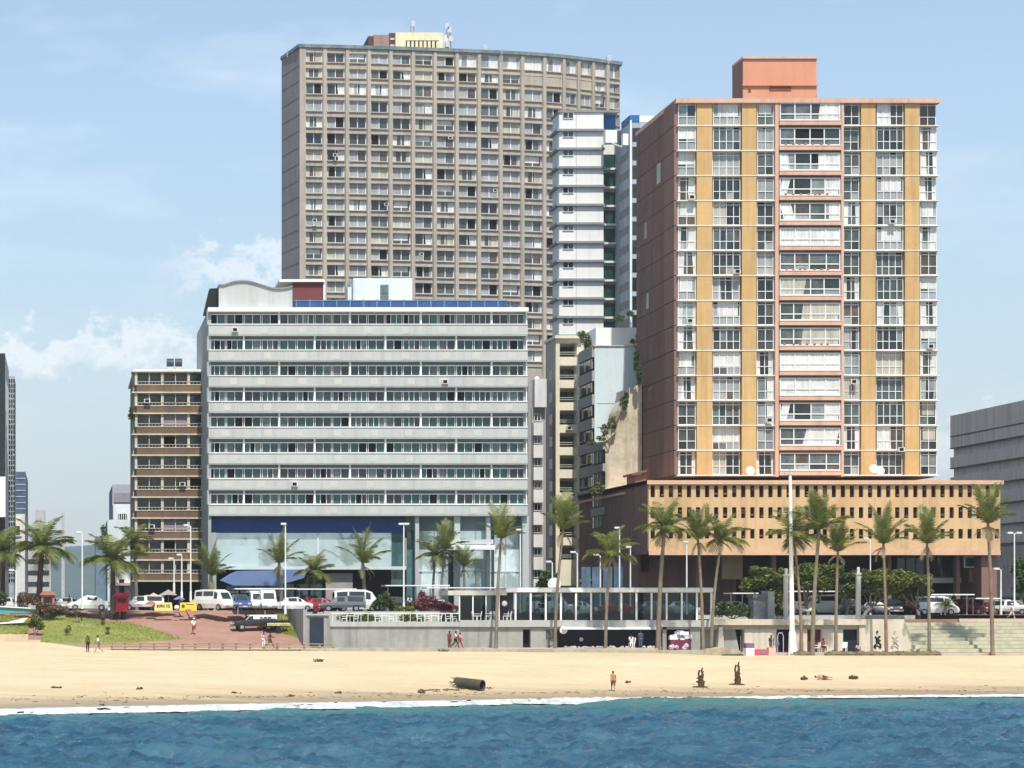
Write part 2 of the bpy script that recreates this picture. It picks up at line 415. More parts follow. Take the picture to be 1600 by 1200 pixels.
M.box(25.3, 60, 239.05, 241.0, 2.0, 3.415); M.box(25.3, 140, 241.0, 247, 2.0, 2.93)
tag(M.build('promenade'), kind='structure')
M = MB().mat(CONC); M.box(25.3, 52, 246.1, 246.5, 4.5, 6.72); M.box(52, X(1430, 247), 247.0, 247.3, 4.5, 6.73); M.box(51.9, 52.1, 246.1, 247.3, 4.5, 6.71)
tag(M.build('kerb'), kind='structure')
# lawns: grass sheets with curved outlines lying on the slope
LAWN = foliage('lawn_grass', (.23, .26, .055), (.32, .33, .09), (.16, .19, .045), .35)
def lawn(pts, up, label):
    M = MB().mat(LAWN); ps = [on_ramp(px, py, up) for px, py in pts]
    c = sum(ps, Vector())/len(ps); c.z = ramp_z(c.y)+up+.12
    M.add([tuple(c)]+[tuple(p) for p in ps], [(0, i+1, (i+1) % len(ps)+1) for i in range(len(ps))])
    lo = [(p.x, p.y, p.z-.3) for p in ps]; n = len(ps)
    M.add([tuple(p) for p in ps]+lo, [(i, (i+1) % n, n+(i+1) % n, n+i) for i in range(n)])
    # standing blades break up the sheet and its edge
    for _ in range(2600):
        i = rnd.randrange(n); a, b_ = rnd.random(), rnd.random()
        if a+b_ > 1: a, b_ = 1-a, 1-b_
        p = c+(ps[i]-c)*a+(ps[(i+1) % n]-c)*b_
        h = rnd.uniform(.05, .17); d = rnd.uniform(0, 3.1); w = .09
        M.add([(p.x-w*math.cos(d), p.y-w*math.sin(d), p.z-.02), (p.x+w*math.cos(d), p.y+w*math.sin(d), p.z-.02), (p.x+rnd.uniform(-.08, .08), p.y, p.z+h)], [(0, 1, 2)])
    return tag(M.build('lawn'), label, 'lawn', kind='stuff')
lawn(((64, 1004), (64, 985), (64, 962), (85, 957), (112, 962), (135, 966), (165, 970), (200, 972), (222, 977), (245, 985), (268, 992), (285, 997.5), (262, 1000), (230, 1001), (200, 1004), (160, 1006), (110, 1005)), .05, 'green lawn wedge sloping beside the red brick ramp')
lawn(((437, 957), (478, 956), (479, 1000), (470, 997), (440, 989), (400, 982), (410, 965)), .05, 'short green bank between the ramp and the dark wing wall')
lawn(((-60, 992), (-60, 964), (0, 962), (44, 962), (46, 977), (42, 991)), .06, 'small lawn above the sandy wall at the left edge')
M = MB().mat(mat('step_stone', (.30, .29, .22), .9, .2, .2))
a = on_ramp(64, 1006); b_ = on_ramp(186, 1007)
for k in range(3): M.box(a.x, b_.x-k*1.6, a.y-.9+k*.3, a.y-.6+k*.3, 3.3, 3.55+.17*k)
tag(M.build('stone_steps'), 'low stone steps edging the front of the lawn', 'steps')
# far hills, their scrub colour tinted haze blue besides the air between
HILL = foliage('hill_scrub_hazed', (.05, .09, .09), (.07, .12, .11), (.10, .13, .12), .01)
def hz_(Xa, Ya):
    z = np.zeros_like(Xa)
    for r in range(Xa.shape[0]):
        for c in range(Xa.shape[1]):
            x, y = Xa[r, c], Ya[r, c]
            t = math.sin(math.pi*clamp((y-1900)/900))
            z[r, c] = 6+t*(62+14*mnoise.noise((x*.004, 1, 0))+7*mnoise.noise((x*.02, y*.02, 0)))*clamp(1.25-abs(x+20)/1300)
    return z
tag(grid_obj('hills', axis(((-1350, 1350, 150),)), axis(((1900, 2800, 14),)), hz_, HILL), kind='structure')
# the air itself
hm = bpy.data.materials.new('haze_air'); hm.use_nodes = True; hn = hm.node_tree; hn.nodes.clear()
ho = hn.nodes.new('ShaderNodeOutputMaterial'); hv = hn.nodes.new('ShaderNodeVolumePrincipled')
hv.inputs['Color'].default_value = (.93, .965, 1.0, 1); hv.inputs['Density'].default_value = .0001; hv.inputs['Anisotropy'].default_value = .2
hn.links.new(hv.outputs[0], ho.inputs['Volume'])
M = MB().mat(hm); M.box(-1400, 1400, -100, 3400, -4.5, 128)
tag(M.build('haze'), 'thin pale blue sea air over beach and city', 'haze', kind='stuff')
# ------------------------------------------------------------------ windows
def win_mesh(name, w, h, cols, rows_at=(), style='mix', fr=.08, fm=None, depth=.05, rail=False, seed=0, wide=True):
    """one window: returns (pane mesh, frame mesh); x 0..w, z 0..h, glass at y=0, frame standing .04 in front"""
    r = random.Random(seed); fm = fm or FRAME
    P = MB(); Fm = MB().mat(fm)
    def room():
        return {'mix': [G_DARK, G_MID, G_MID, G_BROWN, C_GREY], 'dark': [G_DARK, G_GREEN, G_DARK, G_GREEN, G_MID],
                'tower': [G_MID, G_DARK, G_BROWN, G_DARK, G_PALE, C_GREY], 'bright': [C_WHITE, G_PALE, C_WHITE, C_GREY], 'screen': [C_WHITE, C_WHITE, G_PALE]}[style]
    pool = room(); base = r.choice(pool)
    edges = [w*i/cols for i in range(cols+1)]
    if wide and cols > 2:
        edges = [0]+sorted(e+r.uniform(-.08, .08)*w/cols for e in edges[1:-1])+[w]
    lv = [0]+[h*t for t in rows_at]+[h]
    for i in range(cols):
        for j in range(len(lv)-1):
            q = base if r.random() < .7 else r.choice(pool)
            if r.random() < .12 and j == len(lv)-2: q = G_BLACK
            P.mat(q); y = 0 if q is not G_BLACK else .04
            P.quad((edges[i], y, lv[j]), (edges[i+1], y, lv[j]), (edges[i+1], y, lv[j+1]), (edges[i], y, lv[j+1]))
    # curtains hang just behind the sheet of glass: seen through it they read as pale panels with folds
    k = r.random()
    pc = {'mix': .72, 'dark': .03, 'screen': .9, 'tower': .66, 'bright': .5}[style]
    if k < pc:
        cm = r.choice([C_WHITE, C_WHITE, C_WHITE, C_CREAM, C_GREY]); kind = r.choice(['both', 'both', 'left', 'right', 'full', 'half'])
        spans = {'both': [(0, r.uniform(.12, .42)), (1-r.uniform(.12, .42), 1)], 'left': [(0, r.uniform(.3, .65))],
                 'right': [(r.uniform(.35, .7), 1)], 'full': [(0, 1)], 'half': [(r.uniform(0, .2), r.uniform(.8, 1))]}[kind]
        zb = 0 if (kind != 'half') else h*r.uniform(.3, .5)
        P.mat(cm)
        for a, c in spans:
            n = max(2, int((c-a)*w/.28)); sk = r.uniform(-.08, .08)*w if kind in ('both', 'left', 'right') else 0
            for i in range(n):
                xa, xb = lerp(a, c, i/n)*w, lerp(a, c, (i+1)/n)*w
                ya, yb = (-.012, -.03) if i % 2 else (-.03, -.012)
                xs0 = clamp(xa+sk, 0, w); xs1 = clamp(xb+sk, 0, w)
                if xs1-xs0 > .01: P.quad((xs0, ya, zb), (xs1, yb, zb), (xb, yb, h), (xa, ya, h))
    y0, y1 = -.09, -.035
    Fm.box(0, w, y0, y1, 0, fr); Fm.box(0, w, y0, y1, h-fr, h)
    for i, e in enumerate(edges):
        a = clamp(e-fr/2, 0, w-fr); Fm.box(a, a+fr, y0-.004, y1, fr, h-fr)
    for t in rows_at: Fm.box(fr, w-fr, y0+.006, y1, h*t-fr/2, h*t+fr/2)
    if rail:
        for i in range(int(w/.3)): Fm.box(.15+i*.3, .18+i*.3, y0-.05, y0-.02, .1, h*.38)
    return P.mesh(name+'_panes'), Fm.mesh(name+'_frame')
def win_set(name, n, *a, **k):
    return [win_mesh(name, *a, seed=1000+i*17+len(name), **k) for i in range(n)]
def put_win(pair, parent, loc, rz=0, frame=True, name='window'):
    o = inst(pair[0], name, parent, loc, rz)
    if frame: inst(pair[1], name+'_frame', o, loc, 0)
    return o
class Rest:
    """windows past the hundred that show largest: joined into one part"""
    def __init__(s): s.M = MB()
    def put(s, pair, loc, rz=0):
        T = Matrix.Translation(Vector(loc)) @ Matrix.Rotation(rz, 4, 'Z')
        for me in pair:
            vs = [tuple(T @ v.co) for v in me.vertices]; o = len(s.M.v); s.M.v += vs
            for p in me.polygons:
                s.M.mat(me.materials[p.material_index]); s.M.f.append(tuple(o+i for i in p.vertices)); s.M.m.append(s.M.mi)
    def build(s, parent, name='window'):
        return tag(s.M.build(name, parent), kind='stuff')
def bbox_px(M, px0, px1, py0, py1, Y, y1, y0=None):
    """box whose front face fills the measured rectangle at distance Y and runs back to y1"""
    M.box(X(px0, Y), X(px1, Y), Y if y0 is None else y0, y1, Z(py1, Y), Z(py0, Y))
# ================================================================== curved hotel slab
HC = mat('hotel_concrete', (.40, .355, .295), .9, .12, .30, .25, .1, isl=.05, stain=(.34, .27, .2), stain_amt=.35)
HC2 = mat('hotel_panel', (.44, .375, .30), .9, .12, .26, .3, isl=.10, stain=(.5, .36, .22), stain_amt=.3)
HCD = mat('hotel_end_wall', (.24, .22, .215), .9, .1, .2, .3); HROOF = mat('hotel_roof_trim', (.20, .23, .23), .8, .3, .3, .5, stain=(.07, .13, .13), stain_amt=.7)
hotel = thing('curved_hotel_tower', 'tall curved beige concrete hotel with a grid of curtained windows and yellow rooftop block', 'hotel', (X(650, 402), 402, 6.8))
J = [(468,400),(505,400.4),(540,400.8),(574,401.2),(608,401.7),(643,402.2),(677,402.8),(711.4,403.4),(746,404),(780,404.7),(814,405.5),(848.5,406.5),(879,407.7),(902,409),(925,410.3),(947.5,411.6),(969,412.9)]
PT = [(X(p, y), y) for p, y in J]
rows = [(81.5,96),(106,120),(128.5,146)]+[(155+25.75*k, 172.5+25.75*k) for k in range(16)]
zr = [(Z(b, 400), Z(a, 400)) for a, b in rows]; ztop = Z(74, 400); zlow = 6.8
HW = MB(); HWIN = win_set('hotel_window', 26, 2.95, 1.95, 2, style='mix', fr=.13)
hw_top = win_set('hotel_top_screen', 4, 2.95, 1.4, 2, style='screen', fr=.1)
made = 0; rest = Rest()
for i in range(16):
    (xa, ya), (xb, yb) = PT[i], PT[i+1]; L = math.hypot(xb-xa, yb-ya); th = math.atan2(yb-ya, xb-xa)
    T = Matrix.Translation((xa, ya, 0)) @ Matrix.Rotation(th, 4, 'Z'); HW.M = T
    a = 1.08 if i == 0 else .62; b_ = L-.14
    HW.mat(HC); HW.box(0, a, -.12, .9, zlow, ztop)                         # pier
    HW.box(b_, L-.05, .05, .9, zlow, ztop)
    HW.mat(HCD); HW.box(L-.05, L+.001, .2, .9, zlow, ztop)                 # dark recessed joint
    HW.mat(HC2)
    prev = zlow
    zz = list(zr)
    if i >= 7: zz[0] = (zr[0][0]-.12, ztop-.3)         # open screens of the top storey on the curved end
    for j in range(len(zr)-1, -1, -1):
        z0, z1 = zz[j]
        HW.mat(HC2 if j < 3 else HC)
        HW.box(a, b_, 0, .9, prev, z0)
        HW.box(a, b_, -.22, 0, z0-.16, z0)                                   # sill lip
        if j >= 3: HW.mat(HC); HW.box(a, b_, -.14, 0, z0-1.0, z0-.86)
        prev = z1
    HW.mat(HC); HW.box(a, b_, 0, .9, prev, ztop)
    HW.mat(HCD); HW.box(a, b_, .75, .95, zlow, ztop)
    blank = [j for j in range(len(zr)) if (j == 1 and i in (11, 12, 13)) or (j == 1 and i == 10)]
    for j, (z0, z1) in enumerate(zz):
        if j in blank:
            HW.mat(HC2); HW.box(a, b_, .06, .75, z0, z1); continue
        loc = T @ Vector((a+.02, .42, z0)); sc = (b_-a-.04)/2.95
        pair = hw_top[(i*3+j) % 4] if j == 0 and i > 6 else HWIN[rnd.randrange(len(HWIN))]
        vis = (j < 15 and i < 10) or (j < 4 and i >= 10)
        if vis and made < 100:
            o = put_win(pair, hotel, loc, th, frame=True); o.scale = (sc, 1, (z1-z0)/(1.4 if pair in hw_top else 1.95)); made += 1
        else:
            n0 = len(rest.M.v); rest.put(pair, loc, th)
            R2 = Matrix.Translation(loc) @ Matrix.Rotation(th, 4, 'Z'); Ri = R2.inverted(); kz = (z1-z0)/(1.4 if pair in hw_top else 1.95)
            for q in range(n0, len(rest.M.v)):
                p = Ri @ Vector(rest.M.v[q]); rest.M.v[q] = tuple(R2 @ Vector((p.x*sc, p.y, p.z*kz)))
HW.M = None
HW.build('facade', hotel); rest.build(hotel)
# end wall on the left, roof slab, back
xl, yl = X(440, 409), 409
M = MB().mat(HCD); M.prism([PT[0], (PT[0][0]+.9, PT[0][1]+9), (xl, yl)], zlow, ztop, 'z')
for k in range(22): M.box(xl-.02, xl+.02, yl-.02, yl, zlow, zlow+1)
M.build('end_wall', hotel)
M = MB().mat(mat('hotel_joint', (.17, .155, .15), .9, .2))
d = Vector((PT[0][0]-xl, PT[0][1]-yl, 0)); 
for k in range(19):
    z = zr[min(k, len(zr)-1)][0]-.55
    M.M = Matrix.Translation((xl, yl, 0)) @ Matrix.Rotation(math.atan2(d.y, d.x), 4, 'Z'); M.box(.1, d.length-.05, -.03, .05, z-.09, z)
M.M = None; M.build('wall_joint', hotel)
M = MB().mat(HROOF)
outl = [(xl-.2, yl+.2), (PT[0][0]-.2, PT[0][1]-.3)]+[(x, y-.3) for x, y in PT[1:]]+[(PT[-1][0]+.4, PT[-1][1]+.1)]
back = [(x, y+13) for x, y in reversed(PT)]
M.prism(outl+back, ztop-.02, ztop+.55, 'z'); M.mat(HCD)
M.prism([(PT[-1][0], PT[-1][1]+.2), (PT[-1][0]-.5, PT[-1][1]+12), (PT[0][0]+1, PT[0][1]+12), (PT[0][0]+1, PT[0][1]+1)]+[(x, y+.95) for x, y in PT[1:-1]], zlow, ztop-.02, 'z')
M.build('roof', hotel)
M = MB().mat(mat('maroon_plaster', (.32, .20, .17), .85, .15, .2)); Yp = 408
M.box(X(584, Yp), X(608, Yp), Yp, Yp+9, ztop+.5, Z(54.5, Yp)); M.mat(mat('dark_brick', (.10, .055, .05), .9, .2))
M.box(X(570, Yp+5), X(584, Yp), Yp+.4, Yp+9, ztop+.5, Z(55.5, Yp)); M.box(X(608, Yp), X(618, Yp), Yp-.2, Yp+9, ztop+.5, Z(52, Yp))
M.mat(CREAMC); M.box(X(609.5, Yp), X(616, Yp), Yp-.3, Yp-.2, Z(63, Yp), Z(60, Yp)); M.box(X(609.5, Yp), X(616, Yp), Yp-.3, Yp-.2, Z(73, Yp), Z(70, Yp))
M.build('lift_house', hotel)
M = MB().mat(mat('yellow_plaster', (.72, .64, .42), .8, .12, .12, .5))
bbox_px(M, 618, 686, 50.5, 63, Yp-.6, Yp+8); M.box(X(618, Yp-.6), X(634, Yp-.6), Yp-.6, Yp+8, ztop+.5, Z(63, Yp-.6))
for k in range(9):
    a = 634+k*6.5; M.box(X(a+2.2, Yp-.6), X(a+6.5, Yp-.6), Yp-.5, Yp, ztop+.5, Z(63, Yp-.6))
M.mat(mat('dark_ochre_panel', (.22, .14, .04), .8, .2)); M.box(X(634, Yp), X(686, Yp), Yp+.2, Yp+.5, ztop+.5, Z(63, Yp-.6))  # dark ochre panel set behind the yellow piers
M.mat(mat('pale_plaster', (.66, .63, .52), .85, .15, .2)); M.box(X(692.5, Yp), X(703, Yp), Yp-.2, Yp+7, ztop+.5, Z(55, Yp)); M.box(X(686, Yp-.6), X(692.5, Yp-.6), Yp-.6, Yp+7, ztop+.5, Z(51, Yp-.6))
M.build('rooftop_block', hotel)
M = MB().mat(METAL)
for px, t, b_ in ((642, 34, 50), (646.5, 42, 50), (650, 52, 60), (698, 41, 56), (702, 45, 58), (704.5, 50, 77), (471, 66, 73), (449, 76, 86), (505, 64, 74), (525, 68, 75), (757, 72, 80), (784, 73, 82), (951, 90, 96)):
    y = 408 if 560 < px < 710 else 404; M.tube([(X(px, y), y, Z(b_, y)-.4), (X(px, y), y, Z(t, y))], .07, 4)
for px, py in ((698, 42), (702, 48), (704, 62), (699, 70), (757, 76), (951, 92), (645, 38)):
    M.box(X(px, 407.6)-.35, X(px, 407.6)+.35, 407.3, 407.8, Z(py, 408)-.5, Z(py, 408)+.5)
M.build('antenna', hotel)
# ================================================================== orange apartment tower on its podium
ORA = mat('ochre_plaster', (.55, .355, .155), .9, .09, .22, .3, isl=.06, stain=(.40, .24, .08), stain_amt=.25)
PNK = mat('pink_plaster', (.60, .385, .29), .88, .07, .22, .4, isl=.06, stain=(.45, .2, .12), stain_amt=.3)
SAL = mat('salmon_plaster', (.60, .27, .165), .88, .06, .1, .4)
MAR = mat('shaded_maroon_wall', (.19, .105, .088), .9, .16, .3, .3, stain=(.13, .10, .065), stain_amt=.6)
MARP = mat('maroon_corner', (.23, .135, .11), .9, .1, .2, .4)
POD = mat('podium_plaster', (.58, .385, .205), .9, .09, .28, .35, isl=.04, stain=(.45, .25, .10), stain_amt=.35)
PODL = mat('podium_trim', (.60, .39, .25), .9, .08, .1)
tower = thing('apartment_tower', 'ochre and pink apartment tower with glazed balconies on a slotted podium', 'apartment block', (X(1263, 268), 268, 6.75))
Yt = 268.0; zt0 = Z(745, Yt); zt1 = Z(157, Yt)
fl = [743-39*k for k in range(16)]      # ledge heights (px)
cols = [('w', 1058.5, 1088, 2), ('o', 1088, 1112), ('w', 1113, 1157.5, 4), ('o', 1158.5, 1181), ('w', 1182, 1209.5, 2), ('c', 1209.5, 1215), ('b', 1215, 1312.5), ('c', 1312.5, 1316.5), ('w', 1317, 1343.5, 2), ('o', 1344.5, 1367), ('w', 1369, 1412, 4), ('o', 1413, 1435.5), ('w', 1437, 1464.5, 2)]
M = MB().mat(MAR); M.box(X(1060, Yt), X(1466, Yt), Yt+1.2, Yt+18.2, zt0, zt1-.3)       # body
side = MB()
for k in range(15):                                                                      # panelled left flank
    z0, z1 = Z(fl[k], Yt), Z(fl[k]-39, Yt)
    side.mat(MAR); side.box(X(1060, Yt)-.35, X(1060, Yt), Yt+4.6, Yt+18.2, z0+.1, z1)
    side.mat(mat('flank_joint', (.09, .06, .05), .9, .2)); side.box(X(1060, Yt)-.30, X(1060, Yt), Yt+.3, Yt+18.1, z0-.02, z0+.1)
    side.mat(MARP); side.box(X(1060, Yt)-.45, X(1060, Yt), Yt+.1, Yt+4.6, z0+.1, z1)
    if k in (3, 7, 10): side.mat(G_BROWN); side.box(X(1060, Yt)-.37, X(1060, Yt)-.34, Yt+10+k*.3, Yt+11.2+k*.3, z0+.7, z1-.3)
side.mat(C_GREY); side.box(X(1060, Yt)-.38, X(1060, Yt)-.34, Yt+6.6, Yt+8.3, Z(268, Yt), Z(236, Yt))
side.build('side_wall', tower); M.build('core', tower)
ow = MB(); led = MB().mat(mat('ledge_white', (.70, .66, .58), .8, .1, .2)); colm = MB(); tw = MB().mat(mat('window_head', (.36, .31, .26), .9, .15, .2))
WA = win_set('tower_window_narrow', 22, X(1088, Yt)-X(1058.5, Yt)-.12, 2.70, 2, rows_at=(.37, .86), style='tower', fr=.08)
WB = win_set('tower_window_wide', 22, X(1157.5, Yt)-X(1113, Yt)-.12, 2.70, 4, rows_at=(.37, .86), style='tower', fr=.08)
WC = win_set('tower_window_slim', 22, X(1209.5, Yt)-X(1182, Yt)-.12, 2.70, 2, rows_at=(.37, .86), style='tower', fr=.08)
WD = win_set('tower_balcony_window', 14, X(1312.5, Yt)-X(1215, Yt)-.2, 2.02, 4, rows_at=(.36,), style='tower', fr=.12)
BLEACH = win_set('tower_screen', 2, X(1312.5, Yt)-X(1215, Yt)-.2, 2.02, 4, rows_at=(.36,), style='bright', fr=.12)
for k in range(15):
    z0 = Z(fl[k], Yt)
    for a, c in ((1058.5, 1209.5), (1317, 1465)):
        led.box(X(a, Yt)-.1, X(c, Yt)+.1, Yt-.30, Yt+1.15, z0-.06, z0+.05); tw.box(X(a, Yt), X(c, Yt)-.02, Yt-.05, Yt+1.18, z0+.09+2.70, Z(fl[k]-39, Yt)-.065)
for c in cols:
    xa, xb = X(c[1], Yt), X(c[2], Yt)
    if c[0] == 'o':
        ow = MB()
        for k in range(15):
            ow.mat(ORA); ow.box(xa, xb, Yt-.25, Yt+1.2, Z(fl[k], Yt)+.05, Z(fl[k]-39, Yt)-.07)
            ow.mat(mat('ochre_joint', (.20, .12, .05), .9)); ow.box(xa+.02, xb-.02, Yt-.2, Yt+1.2, Z(fl[k], Yt)-.07, Z(fl[k], Yt)+.05)
        ow.build('wall_pier', tower)
    elif c[0] == 'c':
        colm.mat(PNK); colm.box(xa, xb, Yt-.45, Yt+1.2, zt0, zt1+.1)
    elif c[0] == 'w':
        ws = {4: WB}.get(c[3], WA if c[1] in (1058.5, 1437) else WC)
        wbase = xb-xa-.12
        for k in range(15):
            z0 = Z(fl[k], Yt); pair = ws[rnd.randrange(22)]; loc = (xa+.06, Yt+.06+rnd.choice((0, 0, .12, .3)), z0+.09)
            o = put_win(pair, tower, loc); o.scale = (wbase/max(v.co.x for v in pair[1].vertices), 1, 1)
    else:
        bw = MB()
        for k in range(15):
            z0 = Z(fl[k], Yt); zc = Z(fl[k]-39, Yt)
            o = MB().mat(PNK); o.box(xa, xb, Yt-.75, Yt-.6, z0, z0+.46); o.box(xa, xb, Yt-.6, Yt+1.2, z0, z0+.12)
            o.mat(mat('balcony_coping', (.74, .60, .5), .8, .1, .15)); o.box(xa, xb, Yt-.8, Yt-.55, z0+.46, z0+.54)
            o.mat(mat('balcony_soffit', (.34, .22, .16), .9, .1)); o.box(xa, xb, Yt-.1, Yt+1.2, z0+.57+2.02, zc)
            bal = tag(o.build('balcony', tower))
            pair = BLEACH[k % 2] if k in (3, 9) else WD[rnd.randrange(14)]
            w_ = put_win(pair, bal, (xa+.1, Yt-.35, z0+.57), frame=False, name='balcony_window')
            fo = inst(pair[1], 'balcony_window_frame', bal, (xa+.1, Yt-.35, z0+.57))
            if k in (11, 13, 8, 5):
                cl = MB().mat(mat('terracotta', (.36, .12, .06), .9, .3))
                for q in range(7): cl.blob((xa+.8+q*.8+rnd.uniform(-.2, .2), Yt-.5, z0+.67), .14, jit=.3)
                build_each(cl, 'flower_pot', bal)
build_each(colm, 'column', tower); build_each(led, 'ledge', tower); build_each(tw, 'window_head', tower)
M = MB().mat(PNK); M.box(X(1054.5, Yt), X(1467, Yt), Yt-.6, Yt+18.6, zt1-.38, zt1+.12); M.mat(mat('roof_membrane', (.28, .26, .24), .9, .2)); M.box(X(1060, Yt), X(1463, Yt), Yt+.3, Yt+18, zt1+.12, zt1+.16)
M.mat(PNK); M.box(X(1211, Yt), X(1280, Yt), Yt+1.2, Yt+2.4, zt1+.12, Z(150, Yt)); M.build('roof', tower)
Yq = 272.0
M = MB().mat(SAL); M.box(X(1161, Yq), X(1276, Yq), Yq, Yq+4.2, zt1+.12, Z(92, Yq)); M.box(X(1161, Yq)-.1, X(1276, Yq)+.1, Yq-.25, Yq, Z(134.5, Yq), Z(131.5, Yq))
M.mat(PNK); M.box(X(1160, Yq), X(1277, Yq), Yq-.2, Yq+4.3, Z(92, Yq), Z(88.5, Yq)); M.mat(MARP); M.box(X(1161, Yq)-.06, X(1161, Yq), Yq-.02, Yq+4.2, zt1+.12, Z(92, Yq))
M.mat(mat('rust_vent', (.18, .06, .03), .8, .3)); M.box(X(1202, Yq), X(1236, Yq), Yq-.06, Yq, Z(142, Yq), Z(135.5, Yq)); M.box(X(1169, Yq), X(1173, Yq), Yq-.06, Yq, Z(144, Yq), Z(139, Yq))
M.mat(METAL); M.tube([(X(1272, Yq), Yq+2, Z(88, Yq)), (X(1272, Yq), Yq+2, Z(80, Yq))], .06, 4); M.tube([(X(1281.5, Yq), Yq+1, zt1+.1), (X(1281.5, Yq), Yq+1, Z(144, Yq))], .1, 5)
M.build('lift_house', tower)
# podium
Yd = 262.0; xd0, xd1 = X(1013.5, Yd), X(1563, Yd); zd1 = Z(752, Yd); zd0 = Z(861, Yd)
pw = MB(); pxs = [1020+14.15*k for k in range(39)]; prow = [(758.5, 777), (792.5, 809.5), (826.5, 841.5)]
zs = [zd1-.35]+[v for a, b_ in prow for v in (Z(a, Yd), Z(b_, Yd))]+[zd0]
for i in range(0, 8, 2):                                                      # solid bands between the slot rows
    pw.mat(POD); pw.box(xd0, xd1, Yd, Yd+.6, zs[i+1], zs[i])
for ri, (a, b_) in enumerate(prow):
    xs_ = [xd0]+[v for p in pxs for v in (X(p-3.4, Yd), X(p+3.4, Yd))]+[xd1]
    for i in range(0, len(xs_), 2): pw.mat(POD); pw.box(xs_[i], xs_[i+1], Yd, Yd+.6, Z(b_, Yd), Z(a, Yd))
pw.mat(PODL); pw.box(xd0-.25, xd1+.25, Yd-.35, Yd+35, zd1-.35, zd1+.1); pw.mat(MAR); pw.box(xd0-.25, xd0-.2, Yd-.3, Yd+35, zd1-.36, zd1+.11)
n = 38
for k in range(n):                                                             # scalloped lower edge
    a, c = lerp(xd0, xd1, k/n), lerp(xd0, xd1, (k+1)/n)
    pw.mat(PODL); pw.prism([(a, zd0-.45), (c, zd0-.45), (c, zd0), ((a+c)/2, zd0+.32), (a, zd0)], Yd-.12, Yd-.02)
pw.mat(MAR); pw.box(xd0, xd1, Yd+.62, Yd+35, zd0-.3, zd0+.1); pw.box(xd0-.02, xd0+.4, Yd+.6, Yd+35, zd0-.29, zd1-.36)
pw.mat(G_BLACK); pw.box(xd0+.5, xd1-.5, Yd+1.0, Yd+1.2, zd0+.12, zd1-.36)
pw.build('podium_wall', tower)
SLOT = []
for s in range(6):
    q = MB(); w_, h_ = .36, 1.3
    q.mat(G_BLACK); q.quad((0, .3, 0), (w_, .3, 0), (w_, .3, h_), (0, .3, h_))
    q.mat([G_BROWN, mat('slot_vent_block', (.16, .09, .035), .9, .2), G_BROWN][s % 3])
    for k in range(s % 3):
        z = rnd.uniform(0, h_-.25); q.box(.04 if s % 2 else .16, w_-.02 if s % 2 else w_, .12, .28, z, z+.2)
    SLOT.append(q.mesh('slot'))
cnt = 0; extra = MB()
for ri, (a, b_) in enumerate(prow):
    for k, p in enumerate(pxs):
        loc = (X(p-3.4, Yd), Yd, Z(b_, Yd)); sc = ((X(p+3.4, Yd)-X(p-3.4, Yd))/.36, 1, (Z(a, Yd)-Z(b_, Yd))/1.3)
        me = SLOT[rnd.randrange(6)]
        if cnt < 100: o = inst(me, 'window_slot', tower, loc); o.scale = sc; cnt += 1
        else:
            o0 = len(extra.v); extra.v += [(loc[0]+v.co.x*sc[0], loc[1]+v.co.y, loc[2]+v.co.z*sc[2]) for v in me.vertices]
            for f in me.polygons: extra.mat(me.materials[f.material_index]); extra.f.append(tuple(o0+i for i in f.vertices)); extra.m.append(extra.mi)
tag(extra.build('window_slot', tower), kind='stuff')
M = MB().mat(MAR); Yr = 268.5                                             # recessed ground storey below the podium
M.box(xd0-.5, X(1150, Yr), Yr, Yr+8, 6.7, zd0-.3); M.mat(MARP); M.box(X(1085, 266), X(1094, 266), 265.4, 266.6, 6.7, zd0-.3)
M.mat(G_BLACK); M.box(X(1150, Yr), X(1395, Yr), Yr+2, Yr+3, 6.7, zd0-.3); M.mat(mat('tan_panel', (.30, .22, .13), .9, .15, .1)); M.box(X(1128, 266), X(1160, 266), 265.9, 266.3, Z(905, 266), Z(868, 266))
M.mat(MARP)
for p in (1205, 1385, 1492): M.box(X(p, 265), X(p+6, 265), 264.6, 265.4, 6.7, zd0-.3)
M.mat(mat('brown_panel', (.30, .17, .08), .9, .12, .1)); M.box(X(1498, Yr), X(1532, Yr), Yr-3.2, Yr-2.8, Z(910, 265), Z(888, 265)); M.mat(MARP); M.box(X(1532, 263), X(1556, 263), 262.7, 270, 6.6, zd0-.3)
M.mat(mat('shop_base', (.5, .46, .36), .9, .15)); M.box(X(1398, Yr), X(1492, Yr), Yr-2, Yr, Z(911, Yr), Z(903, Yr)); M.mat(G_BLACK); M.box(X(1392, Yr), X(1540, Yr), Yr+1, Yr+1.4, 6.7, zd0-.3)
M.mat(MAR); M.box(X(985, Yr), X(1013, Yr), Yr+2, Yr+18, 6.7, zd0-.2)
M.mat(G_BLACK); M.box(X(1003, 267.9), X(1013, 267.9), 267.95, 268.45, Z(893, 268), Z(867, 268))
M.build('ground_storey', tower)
pr = win_mesh('shop_front', X(1490, Yr)-X(1400, Yr), 2.5, 6, style='dark', fr=.1, fm=FRAME_D, seed=4); put_win(pr, tower, (X(1400, Yr), Yr-.1, Z(902, Yr)), name='shop_window')
pr = win_mesh('aircon_window', X(1526, 265)-X(1506, 265), 1.3, 1, style='dark', fr=.12, seed=4); put_win(pr, tower, (X(1505, 265), 264.9, Z(887, 265)), name='shop_window')
